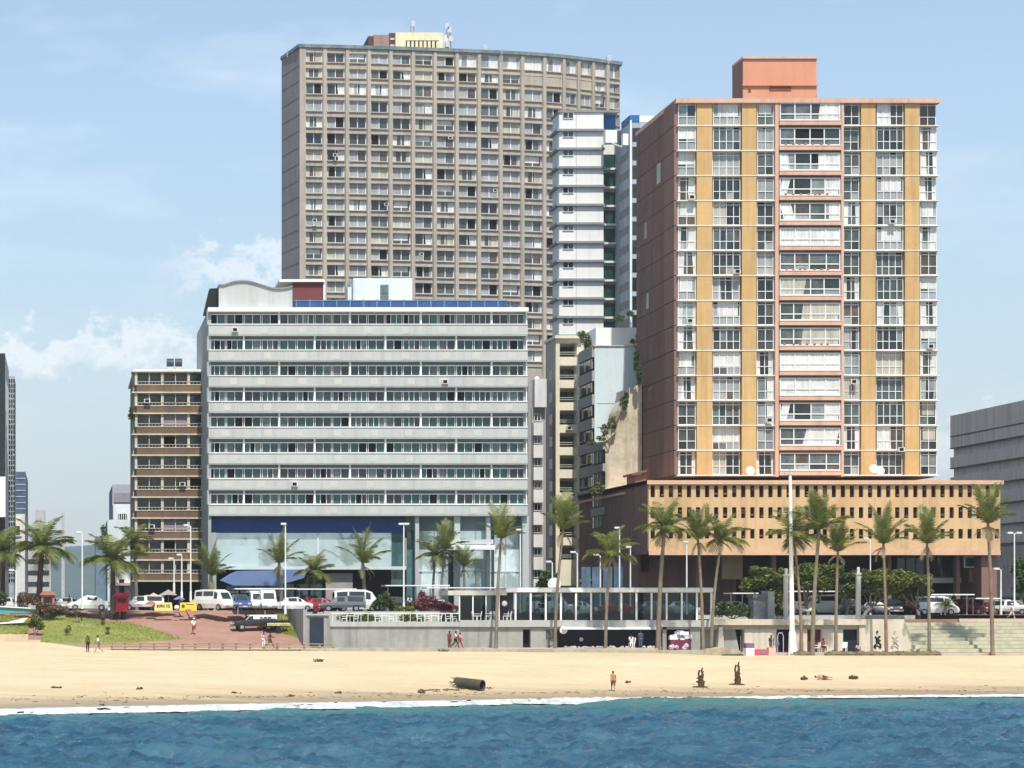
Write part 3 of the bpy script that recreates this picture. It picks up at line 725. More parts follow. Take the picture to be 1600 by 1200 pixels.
# podium: left return wall stepping back
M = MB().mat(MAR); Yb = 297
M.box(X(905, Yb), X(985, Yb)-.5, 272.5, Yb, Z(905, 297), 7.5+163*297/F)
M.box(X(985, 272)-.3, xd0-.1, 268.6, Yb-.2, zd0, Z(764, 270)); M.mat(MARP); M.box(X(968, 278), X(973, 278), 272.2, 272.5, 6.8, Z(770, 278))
M.mat(PODL); M.box(X(905, Yb)-.2, X(985, Yb)-.4, 272.3, Yb+.2, 7.5+163*297/F, 7.5+163*297/F+.28)
M.mat(mat('shop_fascia', (.045, .05, .06), .8, .2)); M.box(X(905, 290), X(985, 272)-.6, 272.0, 272.4, 7.0, Z(880, 272))
M.build('podium_side_wall', tower)
M = MB().mat(G_BLUE)
for k in range(4): M.box(X(908+k*17, 272), X(922+k*17, 272), 271.8, 271.9, 7.2, Z(886, 272))
M.build('side_shop_window', tower)
for px, py in ((1172, 736), (1365, 733), (1375, 736)):
    q = MB().mat(WHITE); q.lathe([(.05, 0), (.42, .12), (.5, .2)], 0, 0, 12)
    d_ = q.mesh('dish'); o = inst(d_, 'satellite_dish', tower, (X(px, 266.5), 266.6, Z(py, 266.5))); o.rotation_euler = (R(75), 0, 0)
# ================================================================== blue-grey office block
OFF = mat('office_spandrel', (.46, .475, .45), .88, .06, .15, .3, isl=.05, stain=(.40, .42, .40), stain_amt=.3)
OFP = mat('office_patch', (.50, .505, .45), .88, .04)
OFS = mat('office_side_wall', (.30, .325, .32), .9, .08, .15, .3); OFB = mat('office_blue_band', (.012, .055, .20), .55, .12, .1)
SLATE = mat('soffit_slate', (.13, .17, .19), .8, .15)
office = thing('office_block', 'wide pale grey office block with eight white framed window bands above a dark blue fascia', 'office block', (X(575, 272), 272, 7.1))
Yo = 272.0; ox0, ox1 = X(326, Yo), X(824, Yo); Yob = 295.6
M = MB().mat(OFS); M.box(ox0-.05, ox0+.3, Yo+.05, Yob, 7.1, Z(488, Yo)); M.box(ox0+.3, ox1-.05, Yo+2.2, Yob, Z(831, Yo), Z(488, Yo))
M.box(ox1-.4, ox1-.06, Yo+.4, Yob, 7.1, Z(488, Yo)); M.build('side_wall', office)
sp_ = MB(); fin = MB().mat(WHITE); OW = win_set('office_window', 16, X(354, Yo)-X(326.6, Yo)-.1, X(342, Yo)-X(326, Yo), 2, style='dark', fr=.065, wide=False)
OW3 = win_set('office_window_open', 10, X(354, Yo)-X(326.6, Yo)-.1, X(342, Yo)-X(326, Yo), 3, style='dark', fr=.065)
cnt = 0; rest = Rest(); uw = (ox1-ox0)/18
hd = MB().mat(SLATE)
for k in range(8):
    s_ = 484+40.2*k
    zsoff, zt_, zb_, zn = Z(s_+.5, Yo), Z(s_+6.5, Yo), Z(s_+23, Yo), Z(s_+40.7, Yo)
    sp_.mat(OFF); sp_.box(ox0, ox1, Yo-.25, Yo+2.2, zn+.12, zb_-.05); sp_.mat(WHITE); sp_.box(ox0, ox1, Yo-.33, Yo+2.2, zb_-.05, zb_+.05)
    sp_.mat(OFF); sp_.box(ox0, ox1, Yo-.22, Yo+2.2, zn, zn+.12)
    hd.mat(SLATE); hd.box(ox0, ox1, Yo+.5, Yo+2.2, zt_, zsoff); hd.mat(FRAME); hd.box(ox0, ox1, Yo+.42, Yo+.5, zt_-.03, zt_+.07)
    for u in range(18):
        xa = ox0+uw*u
        pair = (OW3 if rnd.random() < .38 else OW)[rnd.randrange(10)]; loc = (xa+.05, Yo+.55, zb_+.06)
        if cnt < 100: put_win(pair, office, loc); cnt += 1
        else: rest.put(pair, loc)
        if (u % 2 == 0 and (u//2+k) % 2 == 0) or u == 0: fin.box(xa-.09, xa+.09, Yo+.1, Yo+2.2, zb_+.05, zsoff+.02)
        if u % 2 == 1:
            q = xa+rnd.uniform(-.6, .5); sp_.mat(OFP); sp_.box(q, q+.85, Yo-.262, Yo-.25, zb_-1.02, zb_-.28)
    fin.box(ox1-.12, ox1, Yo+.1, Yo+2.2, zb_+.05, zsoff+.02)
sp_.build('spandrel', office); build_each(fin, 'fin', office); hd.build('window_head', office); rest.build(office)
M = MB().mat(WHITE); M.box(ox0-.1, ox1+.05, Yo-.5, Yo+2.4, Z(487.3, Yo), Z(481, Yo)); M.mat(mat('roof_membrane', (.28, .26, .24))); M.box(ox0, ox1, Yo+2.4, Yob, Z(488, Yo), Z(484, Yo)); M.build('roof', office)
# wave-topped plant room wall, boxes and blue parapet on the roof
n = 36; top_ = []
for i in range(n+1):
    px = 342+(457-342)*i/n; w_ = 446-6*math.sin((px-350)/18.2) if px > 347 else 446
    top_.append((X(px, Yo+1), Z(w_, Yo+1)))
M = MB().mat(OFF); zb = Z(484, Yo+1)
for i in range(n): M.prism([(top_[i][0], zb), (top_[i+1][0], zb), top_[i+1], top_[i]], Yo+1, Yo+1.6)
M.mat(mat('wave_coping', (.22, .24, .22), .8, .2))
for i in range(n): M.prism([top_[i], top_[i+1], (top_[i+1][0], top_[i+1][1]+.16), (top_[i][0], top_[i][1]+.16)], Yo+.8, Yo+23)
M.mat(mat('plant_wall_shade', (.008, .016, .018), .7, .2)); x5 = X(342, Yo+1)  # left side of the wave room: its shade is put into this near-black colour
M.box(x5-.05, x5, Yo+1.6, Yo+23, zb, top_[0][1]); M.prism([(x5-1.6, zb-.1), (x5-.05, zb-.1), (x5-.05, top_[0][1]+.1), (x5-.9, top_[0][1]+.05)], Yo+4, Yo+6)
M.build('wave_wall', office)
M = MB().mat(mat('maroon_box', (.17, .05, .055), .85, .12)); Yx = 284; M.box(X(458, Yx), X(505, Yx), Yx, Yx+6, Z(486, Yx), Z(441, Yx)); M.mat(WHITE); M.box(X(436, Yx), X(507, Yx), Yx-.4, Yx+6.2, Z(441, Yx), Z(437, Yx)); M.box(X(505, Yx), X(508, Yx), Yx-.2, Yx+6, Z(480, Yx), Z(441, Yx))
M.build('lift_house', office)
M = MB().mat(mat('pale_blue_box', (.66, .71, .73), .8, .06, .12)); Yx = 281; M.box(X(552, Yx), X(644, Yx), Yx, Yx+6, Z(486, Yx), Z(434.5, Yx)); M.mat(SLATE); M.box(X(594, Yx), X(607, Yx), Yx-.05, Yx, Z(470, Yx), Z(445, Yx)); M.mat(G_PALE); M.box(X(596, Yx), X(605, Yx), Yx-.1, Yx-.05, Z(458, Yx), Z(446, Yx))
M.mat(mat('pale_blue_box', (0,0,0))); M.box(X(545, Yx), X(551, Yx), Yx+1, Yx+3, Z(486, Yx), Z(447, Yx)); M.build('plant_room', office)
M = MB().mat(mat('blue_parapet', (.025, .08, .19), .7, .2, .2)); Yx = 275; M.box(X(458, Yx), X(792, Yx), Yx, Yx+.3, Z(486, Yx), Z(469.5, Yx)); M.mat(mat('parapet_rail', (.12, .18, .27), .6, .15))
for k in range(16): M.box(X(462+k*21, Yx), X(464+k*21, Yx), Yx-.1, Yx, Z(484, Yx), Z(468, Yx))
M.box(X(458, Yx), X(792, Yx), Yx-.06, Yx, Z(470.5, Yx), Z(469, Yx)); M.build('parapet', office)
# ground floors: blue fascia, big pale glass, awning, columns
AQ = glass('aqua_glass', (.56, .68, .67), .04, .12, .9, .10); q_ = AQ.node_tree.nodes['Principled BSDF']; q_.inputs['Metallic'].default_value = .55; AQ2 = glass('aqua_glass_dark', (.04, .10, .11), .05, .3, .9, .2); SILL = mat('sill_pale', (.55, .6, .58), .8, .08, .1)
Yg = 273.2
M = MB().mat(OFB); M.box(ox0+.3, X(633, Yg), Yo+1.25, Yg+2, Z(832, Yo), Z(809, Yo)); M.mat(SLATE); M.box(X(633, Yg), ox1-.4, Yg+.3, Yg+2.2, Z(829, Yg), Z(806.5, Yg)); M.build('fascia', office)
M = MB().mat(AQ); 
for a, c in ((328, 496), (498, 612)): M.quad((X(a, Yg), Yg+.2, Z(886, Yg)), (X(c, Yg), Yg+.2, Z(886, Yg)), (X(c, Yg), Yg+.2, Z(831, Yg)), (X(a, Yg), Yg+.2, Z(831, Yg)))
M.mat(AQ2); M.quad((X(612, Yg), Yg+.4, Z(915, Yg)), (X(634, Yg), Yg+.4, Z(915, Yg)), (X(634, Yg), Yg+.4, Z(831, Yg)), (X(612, Yg), Yg+.4, Z(831, Yg)))
M.mat(SILL); M.box(X(326.5, Yg), X(634, Yg), Yo+.9, Yg+.1, Z(890, Yg), Z(885, Yg)); M.mat(FRAME); M.box(X(496, Yg), X(498, Yg), Yg+.05, Yg+.2, Z(885, Yg), Z(832, Yg)); M.mat(mat('aqua_blind', (.42, .54, .54), .5, .06)); M.box(X(343, Yg), X(404, Yg), Yg+.14, Yg+.19, Z(885, Yg), Z(853, Yg))
M.build('show_window', office)
M = MB().mat(G_BLACK); M.box(ox0+.4, ox1-.5, Yg+1.6, Yg+1.9, 7.1, Z(889, Yg)); M.mat(mat('tan_shop_wall', (.32, .29, .26), .9, .2)); M.box(X(510, Yg), X(552, Yg), Yg+.6, Yg+1.5, 7.1, Z(896, Yg)); M.mat(AQ2)
for k in range(7): M.box(X(355+k*22, Yg), X(373+k*22, Yg), Yg+1.2, Yg+1.4, 7.2, Z(912, Yg))
M.mat(OFS); M.box(ox0, ox0+.9, Yo+.1, Yg+1.6, 7.1, Z(832, Yo)); M.build('shop_front', office)
M = MB().mat(mat('blue_awning', (.13, .20, .36), .75, .12)); 
pts = [(345, 907), (362, 896), (372, 892), (480, 890), (475, 903), (455, 909), (430, 915), (365, 915)]
M.prism([(X(p, 270), Z(q, 270)) for p, q in reversed(pts)], 270.0, 272.9); M.build('awning', office)
M = MB()
for a, c in ((655, 702), (702, 712), (720, 770), (772, 815), (637, 652)):
    M.mat(AQ if c-a > 20 else AQ2); M.quad((X(a, Yg), Yg+.9, 7.3), (X(c, Yg), Yg+.9, 7.3), (X(c, Yg), Yg+.9, Z(829, Yg)), (X(a, Yg), Yg+.9, Z(829, Yg)))
M.mat(FRAME_D)
for p in (652, 704, 712, 770): M.box(X(p, Yg), X(p+3.5, Yg), Yg+.5, Yg+.9, 7.2, Z(829, Yg))
M.mat(FRAME)
for p in (680, 745, 792): M.box(X(p, Yg), X(p+.8, Yg), Yg+.78, Yg+.88, 7.2, Z(829, Yg))
M.box(X(656, Yg), X(814, Yg), Yg+.76, Yg+.86, Z(893, Yg), Z(891.5, Yg)); M.build('lobby_window', office)
M = MB().mat(mat('office_column', (.42, .45, .44), .8, .08, .1))
for p, w_ in ((647, 6), (708, 9), (814, 10), (758, 6)): M.box(X(p, Yg), X(p+w_, Yg), Yo+.3, Yo+1.1, 7.1, Z(806.6, Yo))
M.build('column', office)
M = MB().mat(WHITE); M.box(X(698, 271), X(770, 271), 269.5, 273.2, Z(859, 270), Z(851.5, 270)); M.mat(mat('canopy_grey', (.5, .53, .52), .7, .1)); M.box(X(700, 271), X(768, 271), 269.8, 270, Z(850, 270), Z(843, 270)); M.build('entrance_canopy', office)
# ================================================================== brown brick block behind the lawn
BRK = mat('brown_brick', (.155, .10, .065), .92, .18, .12, .5, .2, stain=(.26, .19, .09), stain_amt=.4); SLABW = mat('slab_edge_white', (.56, .52, .42), .8, .1, .25)
Yk = 285.0
brick = thing('brick_block', 'brown brick flats with dark balconies between thin white slab edges', 'apartment block', (X(260, Yk), Yk, 7.2))
kx0, kx1 = X(212, Yk), X(352, Yk)
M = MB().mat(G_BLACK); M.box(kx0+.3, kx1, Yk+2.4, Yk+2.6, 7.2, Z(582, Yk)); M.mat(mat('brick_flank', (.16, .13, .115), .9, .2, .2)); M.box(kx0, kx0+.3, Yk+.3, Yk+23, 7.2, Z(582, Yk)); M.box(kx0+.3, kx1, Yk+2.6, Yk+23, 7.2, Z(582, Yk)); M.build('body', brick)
sl_ = MB().mat(SLABW); bk = MB(); post = MB().mat(SLABW); rail = MB().mat(mat('rail_pale', (.5, .44, .36), .7, .15))
KW = win_set('brick_window', 6, X(251, Yk)-X(214, Yk), 1.75, 2, style='dark', fr=.06, fm=mat('timber_frame', (.35, .3, .24), .7, .15))
for k in range(11):
    a = 581+32.7*k
    sl_.box(kx0-.5, kx1, Yk-.55, Yk+2.5, Z(a+.9, Yk), Z(a-1.2, Yk))
    if k:
        sl_.box(kx0-.1, kx1, Yk-.45, Yk-.2, Z(a-11.5, Yk), Z(a-12.8, Yk)); bk.mat(BRK); bk.box(kx0+.1, kx1, Yk-.4, Yk-.22, Z(a-1.2, Yk), Z(a-11.5, Yk))
        rail.box(kx0+.2, kx1, Yk-.36, Yk-.31, Z(a-17.4, Yk), Z(a-16.6, Yk))
        for q in range(26): rail.box(kx0+.3+q*.42, kx0+.33+q*.42, Yk-.35, Yk-.32, Z(a-12.8, Yk), Z(a-17, Yk))
    if k < 10:
        zt_, zb_ = Z(a+.9, Yk), Z(a+32.7-12.8, Yk)
        for p in (212.5, 253.5, 294.5, 335): post.box(X(p, Yk)-.16, X(p, Yk)+.16, Yk-.3, Yk+.2, zb_, zt_)
        for p in (214, 255, 296):
            put_win(KW[rnd.randrange(6)], brick, (X(p, Yk)+.1, Yk+1.2, zb_-.3)); post.box(X(p+19, Yk)-.05, X(p+19, Yk)+.05, Yk-.25, Yk-.15, zb_, zt_)
        if k in (2, 7): bk.mat(mat('balcony_blind', (.24, .2, .23), .8, .1)); bk.box(X(256, Yk), X(293, Yk), Yk-.1, Yk, zb_+.1, zt_)
build_each(sl_, 'slab_edge', brick); bk.build('brick_band', brick); build_each(post, 'post', brick); rail.build('railing', brick)
M = MB().mat(WHITE); M.box(kx0-.3, kx1, Yk-.3, Yk+23, Z(580, Yk), Z(577.5, Yk)); M.build('roof', brick)
for nm, p in (('water_tank', 266), ('water_tank', 279)):
    q = MB().mat(mat('tank_dark', (.03, .05, .06), .5, .3)); q.tube([(X(p-5.5, Yk+3), Yk+3, Z(562.5, Yk)), (X(p+5.5, Yk+3), Yk+3, Z(562.5, Yk))], .5, 10)
    q.mat(METAL); q.box(X(p-4, Yk+3), X(p+4, Yk+3), Yk+2.7, Yk+3.3, Z(578, Yk), Z(569.5, Yk)); q.build('water_tank', brick)
M = MB().mat(mat('drain_pipe', (.4, .36, .3), .8, .1)); M.tube([(kx0-.25, Yk+.6, 8), (kx0-.25, Yk+.6, Z(584, Yk))], .08, 5); M.tube([(kx0-.3, Yk+2.2, 8), (kx0-.3, Yk+2.2, Z(660, Yk))], .1, 5); M.build('drain_pipe', brick)
# ================================================================== white block with wrap-round ledges
LW = mat('ledge_block_white', (.72, .71, .67), .85, .05, .12, .4); LG = mat('ledge_grey', (.22, .23, .24), .85, .12)
Yw_ = 340.0; lb = thing('ledge_block', 'tall white block with grey ledges round every floor and dark green glazing on its right', 'apartment block', (X(905, Yw_), Yw_, 7))
lx0, lx1, lx2 = X(874, Yw_), X(943, Yw_), X(967, Yw_)
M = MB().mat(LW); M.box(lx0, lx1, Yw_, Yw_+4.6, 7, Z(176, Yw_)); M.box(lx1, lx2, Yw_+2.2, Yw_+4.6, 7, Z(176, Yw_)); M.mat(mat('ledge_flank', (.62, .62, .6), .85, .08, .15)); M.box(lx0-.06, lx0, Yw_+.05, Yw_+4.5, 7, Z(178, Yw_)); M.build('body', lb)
lg = MB().mat(LG); sm = MB().mat(mat('facade_seam', (.42, .42, .42), .8)); gl = MB()
LWIN = win_set('ledge_window', 5, X(896, Yw_)-X(879, Yw_), .9, 2, style='dark', fr=.07)
for k in range(13):
    y_ = 175+29.2*k
    if k: lg.box(lx0-.5, lx1+.1, Yw_-.45, Yw_+5, Z(y_+1.3, Yw_), Z(y_-2.2, Yw_))
    put_win(LWIN[k % 5], lb, (X(879, Yw_), Yw_-.05, Z(y_+10.5, Yw_)))
    sm.box(X(900.3, Yw_)-.05, X(900.3, Yw_)+.05, Yw_-.012, Yw_, Z(y_+27, Yw_), Z(y_+1.4, Yw_))
    if k > 1: gl.mat(G_GREEN); gl.box(X(944.5, Yw_), X(966, Yw_), Yw_+1.9, Yw_+2.15, Z(y_+25, Yw_), Z(y_+4, Yw_)); gl.mat(LW); gl.box(lx1, lx2, Yw_+1.3, Yw_+2.2, Z(y_+29, Yw_), Z(y_+26, Yw_))
build_each(lg, 'ledge', lb); sm.build('wall_seam', lb); gl.build('glazed_balcony', lb)
M = MB().mat(mat('cobalt_panel', (.02, .13, .34), .6, .15)); M.box(X(944, Yw_), X(966, Yw_), Yw_+1.6, Yw_+2.2, Z(200, Yw_), Z(176, Yw_)); M.mat(LG); M.box(lx0-.2, lx2, Yw_-.2, Yw_+5, Z(176, Yw_), Z(172.8, Yw_)); M.build('roof_panel', lb)
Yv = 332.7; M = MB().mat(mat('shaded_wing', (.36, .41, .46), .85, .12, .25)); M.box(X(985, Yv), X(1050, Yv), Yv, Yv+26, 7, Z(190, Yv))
M.mat(WHITE); M.box(X(1000, Yv), X(1050, Yv), Yv+3, Yv+10, Z(190, Yv), Z(174, Yv)); M.box(X(984, Yv), X(986.5, Yv), Yv-.2, Yv, 7, Z(188, Yv))
M.mat(mat('cobalt_panel', (0,0,0))); M.box(X(984, Yv), X(999, Yv), Yv-.1, Yv+5, Z(190, Yv), Z(180, Yv)); M.build('side_wing', lb)
M = MB(); 
for k in range(12):
    y_ = 200+29.2*k; M.mat(G_DARK); M.box(X(988, Yv), X(1006, Yv), Yv-.06, Yv+.1, Z(y_+21, Yv), Z(y_, Yv)); M.mat(LG); M.box(X(985, Yv)-.04, X(985, Yv), Yv+1, Yv+6.5, Z(y_+16, Yv), Z(y_+4, Yv))
M.build('wing_window', lb)
M = MB().mat(WHITE); M.box(X(945, 338), X(963, 338), 337.5, 339, Z(224, 338), Z(204, 338)); M.box(X(972, 334), X(982, 334), 333.4, 334.6, Z(228, 334), Z(210, 334)); M.mat(METAL); M.tube([(X(958, 337), 337.2, Z(224, 337)), (X(972, 334), 334, Z(230, 334)), (X(1000, 333), 332.5, Z(208, 333))], .16, 5); M.build('plant_unit', lb)
# ================================================================== narrow cream block
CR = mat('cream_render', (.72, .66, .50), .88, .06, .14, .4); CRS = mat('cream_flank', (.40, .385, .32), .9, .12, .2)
Yc = 300.0; cb = thing('cream_block', 'narrow cream block with one column of recessed balconies', 'apartment block', (X(888, Yc), Yc, 7))
cx0, cx1 = X(868.5, Yc), X(909, Yc); bal0, bal1 = X(874.5, Yc), X(902, Yc)
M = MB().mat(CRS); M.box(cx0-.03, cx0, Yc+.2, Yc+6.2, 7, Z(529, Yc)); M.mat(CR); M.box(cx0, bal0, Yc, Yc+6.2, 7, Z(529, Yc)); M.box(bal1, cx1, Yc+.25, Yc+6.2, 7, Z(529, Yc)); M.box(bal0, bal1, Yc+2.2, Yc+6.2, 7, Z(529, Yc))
M.box(bal0, bal1, Yc, Yc+2.2, Z(535, Yc), Z(529, Yc))
tops = [535, 571, 606, 641, 676, 711, 747, 782, 817, 852]
for k, t_ in enumerate(tops): 
    b_ = t_+22.5; nx = tops[k+1] if k+1 < len(tops) else 915
    M.box(bal0, bal1, Yc, Yc+2.2, Z(nx, Yc), Z(b_, Yc))
M.build('wall', cb)
M = MB().mat(CR); M.box(cx0-.2, X(911, Yc), Yc-.4, Yc+6.4, Z(529, Yc), Z(524.5, Yc)); M.build('roof', cb)
CW = win_set('cream_window', 4, bal1-bal0-.2, 1.3, 3, style='dark', fr=.06, fm=FRAME_D)
for k, t_ in enumerate(tops):
    put_win(CW[k % 4], cb, (bal0+.1, Yc+1.9, Z(t_+20, Yc)))
    q = MB().mat(mat('rail_cream', (.55, .5, .4), .7)); q.box(bal0, bal1, Yc+.02, Yc+.07, Z(t_+15.6, Yc), Z(t_+14.8, Yc)); q.box(bal0, bal1, Yc+.02, Yc+.07, Z(t_+18.8, Yc), Z(t_+18, Yc)); q.build('balcony_rail', cb)
M = MB().mat(G_DARK)
for t_ in range(575, 880, 35): M.box(cx0-.06, cx0-.02, Yc+1.8, Yc+3.8, Z(t_+16, Yc), Z(t_, Yc))
build_each(M, 'flank_window', cb)
# grey-white stair block between the office and the cream block
Ys = 298.0; st = thing('stair_block', 'thin white and grey block squeezed between the office and the cream block', 'apartment block', (X(842, Ys), Ys, 7))
M = MB().mat(mat('stair_white', (.68, .67, .65), .85, .08, .15)); M.box(X(835.5, Ys), X(854, Ys), Ys, Ys+3, Z(636, Ys), Z(592, Ys)); M.mat(mat('stair_grey', (.33, .31, .3), .9, .1, .1)); M.box(X(833, Ys), X(855, Ys), Ys+.9, Ys+5, 7, Z(636, Ys)); M.box(X(828, Ys), X(835, Ys), Ys+1.2, Ys+5, 7, Z(595, Ys))
for k in range(8):
    y_ = 660+35*k; M.mat(mat('stair_white', (0,0,0))); M.box(X(834, Ys), X(849, Ys), Ys+.1, Ys+.9, Z(y_+20, Ys), Z(y_, Ys))
M.build('wall', st)
SW = win_set('stair_window', 4, X(847, Ys)-X(836, Ys), .95, 2, style='dark', fr=.07)
for k in range(9): put_win(SW[k % 4], st, (X(836, Ys), Ys+.78, Z(660+35*k-2.5, Ys)))
q = MB().mat(WHITE); q.blob((X(840, Ys+1), Ys+1.5, Z(590.5, Ys)), .35, jit=.02); q.build('roof_vent', st)
# ================================================================== pale blue block and the mottled ruin in front of it
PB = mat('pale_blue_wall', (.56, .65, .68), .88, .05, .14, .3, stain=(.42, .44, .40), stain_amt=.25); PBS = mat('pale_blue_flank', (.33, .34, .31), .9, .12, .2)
Yb = 290.0; pb = thing('pale_blue_block', 'pale blue blank gable with grey window bands on its shaded flank', 'apartment block', (X(950, Yb), Yb, 7))
px_ = X(929, Yb)
M = MB().mat(PB); M.box(px_, X(1010, Yb), Yb, Yb+16, 7, Z(541, Yb)); M.mat(SLABW); M.box(px_-.2, X(1010, Yb), Yb-.15, Yb+8, Z(541, Yb), Z(539.6, Yb))
M.mat(WHITE); M.box(X(931, 297), X(1010, 297), 297, 304, Z(541, 297), Z(512, 297)); M.mat(SLATE); M.box(px_+.3, X(960, Yb), Yb-.02, Yb, Z(631, Yb), Z(630.2, Yb)); M.box(px_+.3, X(942, Yb), Yb-.02, Yb, Z(668, Yb), Z(667, Yb)); M.build('wall', pb)
M = MB(); fw = MB()
for k in range(10):
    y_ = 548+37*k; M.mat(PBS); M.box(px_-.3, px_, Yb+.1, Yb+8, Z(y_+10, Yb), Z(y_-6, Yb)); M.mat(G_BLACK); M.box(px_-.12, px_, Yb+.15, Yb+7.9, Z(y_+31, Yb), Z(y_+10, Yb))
    for q in range(6): fw.mat(G_MID if (q+k) % 3 else C_GREY); fw.box(px_-.2, px_-.13, Yb+.4+q*1.25, Yb+1.4+q*1.25, Z(y_+27, Yb), Z(y_+12, Yb))
M.build('flank_wall', pb); build_each(fw, 'flank_window', pb)
RU = mat('mottled_render', (.55, .49, .37), .95, .22, .35, .35, .4, stain=(.33, .25, .13), stain_amt=.85)
Yu = 283.0; ru = thing('ruined_wall', 'stained mottled buff wall with a stepped broken top beside the tower', 'ruin', (X(975, Yu), Yu, 7))
M = MB().mat(RU); ux = X(946, Yu)
pts = [(946, 780), (1003, 780), (1003, 600), (992, 603), (983, 606), (982, 622), (972, 640), (968, 655), (962, 676), (955, 684), (946, 690)]
M.prism([(X(p, Yu), Z(q, Yu) if q < 780 else 7) for p, q in pts], Yu, Yu+6.5); M.build('wall', ru)
M = MB()
for k in range(4):
    y_ = 690+34*k; M.mat(PBS); M.box(ux-.3, ux, Yu+.1, Yu+6.4, Z(y_+12, Yu), Z(y_, Yu)); M.mat(G_BLACK); M.box(ux-.1, ux, Yu+.1, Yu+6.4, Z(y_+34, Yu), Z(y_+12, Yu))
    for q in range(5): M.mat(PBS if q % 2 else G_MID); M.box(ux-.18, ux-.11, Yu+.5+q*1.2, Yu+1.3+q*1.2, Z(y_+31, Yu), Z(y_+13, Yu))
M.build('flank_wall', ru)
M = MB().mat(MAR); M.prism([(X(984, 276), Z(744, 276)), (X(1006, 276), Z(738, 276)), (X(1006, 276), Z(735, 276)), (X(982, 276), Z(741, 276))], 274.5, 279); M.mat(MARP); M.box(X(989, 276), X(1006, 276), 275, 279, Z(766, 276), Z(742, 276)); M.build('lean_to', ru)
# ================================================================== grey block at the right edge
GB = mat('grey_cladding', (.70, .64, .57), .85, .08, .25, .3); GBW = mat('grey_band_glass', (.66, .72, .80), .4, .3, .5, .6, stain=(.8, .83, .85), stain_amt=.6, spec=.5)
xr = 125.2; rb = thing('grey_block', 'long grey block with stacked ribbon windows at the right edge', 'office block', (xr+10, 315, 6.75))
zrt = Z(650, 330); M = MB().mat(GB); M.box(xr+.5, xr+60, 296, 330, 6.7, zrt-.05)
gw = MB(); pitch = 2.82
for k in range(11):
    zt_ = zrt-pitch*k; M.mat(GB); M.box(xr, xr+60, 295.6, 330, zt_-1.75 if k else zt_-2.9, zt_ if k == 0 else zt_+.0-0.25)
    M.mat(FRAME_D); M.box(xr-.08, xr+60, 295.5, 330, (zt_-1.75 if k else zt_-2.9)-.12, (zt_-1.75 if k else zt_-2.9))
M.build('wall', rb)
for k in range(10):
    zt_ = zrt-2.95-pitch*k; gw.mat(GBW); gw.box(xr+.15, xr+.5, 298.5, 329, zt_-1.35, zt_-.05)
    gw.mat(GB)
    for q in range(9): gw.box(xr+.1, xr+.15, 298.5+q*3.4, 298.65+q*3.4, zt_-1.35, zt_-.05)
gw.build('ribbon_window', rb)
M = MB().mat(G_BLUE); M.box(xr-.3, xr-.25, 297, 328, 9, Z(855, 315)); M.mat(FRAME_D); M.box(xr-.25, xr, 296.5, 329, 6.8, Z(850, 315)); M.build('shop_window', rb)
# ================================================================== buildings at the left edge and down the side street
def tower_block(name, label, px0, px1, pyt, Y, Yback, m_front, m_side, extra=None):
    t_ = thing(name, label, 'building', (X((px0+px1)/2, Y), Y, 7.1))
    M = MB().mat(m_front); M.box(X(px0, Y), X(px1, Y), Y, Y+.4, 7.1, Z(pyt, Y)); M.mat(m_side); M.box(X(px0, Y), X(px1, Y)-.02, Y+.4, Yback, 7.1, Z(pyt, Y)-.05); M.build('wall', t_); return t_
BG = mat('black_glass_wall', (.012, .016, .018), .25, .4, 0, .5, spec=.6)
t_ = tower_block('dark_tower', 'black glazed tower with a white base cut by the left edge of the photo', -120, 8, 552, 270, 289, BG, mat('pale_edge', (.6, .62, .62), .8, .1, .1))
M = MB().mat(WHITE); M.box(X(-120, 270), X(8.6, 270), 269.6, 270, Z(808, 270), Z(745, 270)); M.build('white_base', t_)
M = MB().mat(G_BLACK); M.box(X(-120, 270), X(7.5, 270), 269.5, 269.9, 7.1, Z(812, 270)); M.build('shop_front', t_)
for k in range(6):
    q = MB().mat(METAL); q.box(X(8.1, 270), X(8.1, 270)+.05, 272+k*2.5, 273+k*2.5, Z(640+k*20, 270), Z(590, 270)); q.build('flank_trim', t_)
t_ = tower_block('patterned_tower', 'slim grey patterned tower standing just right of the black tower', 4, 22.5, 588, 330, 340, mat('speckled_concrete', (.34, .37, .37), .8, .45, .3, .9), CONC)
M = MB().mat(G_DARK)
for k in range(40):
    for q in range(3): M.box(X(12, 330)+.15+q*.32, X(12, 330)+.36+q*.32, 329.94, 330, Z(592+k*8+rnd.uniform(0, 2), 330)-.4, Z(592+k*8, 330))
M.build('window', t_)
t_ = tower_block('blue_glass_tower', 'low blue glass tower beyond the patterned tower', 10, 40, 737, 420, 450, glass('far_blue_glass', (.10, .16, .24), .1, .3), mat('blue_grey_wall', (.25, .3, .36), .8, .15))
M = MB().mat(mat('far_mullion', (.5, .54, .58), .7)); 
for k in range(6): M.box(X(10, 420), X(40, 420), 419.9, 420, Z(748+k*9.5, 420), Z(747+k*9.5, 420))
M.build('floor_line', t_)
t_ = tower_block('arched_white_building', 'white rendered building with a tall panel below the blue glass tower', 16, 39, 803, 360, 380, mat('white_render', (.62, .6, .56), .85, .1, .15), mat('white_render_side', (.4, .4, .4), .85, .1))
M = MB().mat(mat('cream_panel', (.7, .62, .48), .85, .1)); M.box(X(19, 360), X(34, 360), 359.8, 360, Z(838, 360), Z(808, 360)); M.mat(G_MID); M.box(X(22, 360), X(31, 360), 359.7, 359.8, Z(835, 360), Z(822, 360)); M.build('panel', t_)
t_ = tower_block('grey_side_building', 'grey flat topped building far down the side street', 175.5, 212, 757, 420, 450, mat('side_grey', (.36, .36, .38), .85, .12, .15), mat('side_grey_dark', (.15, .2, .26), .85, .1))
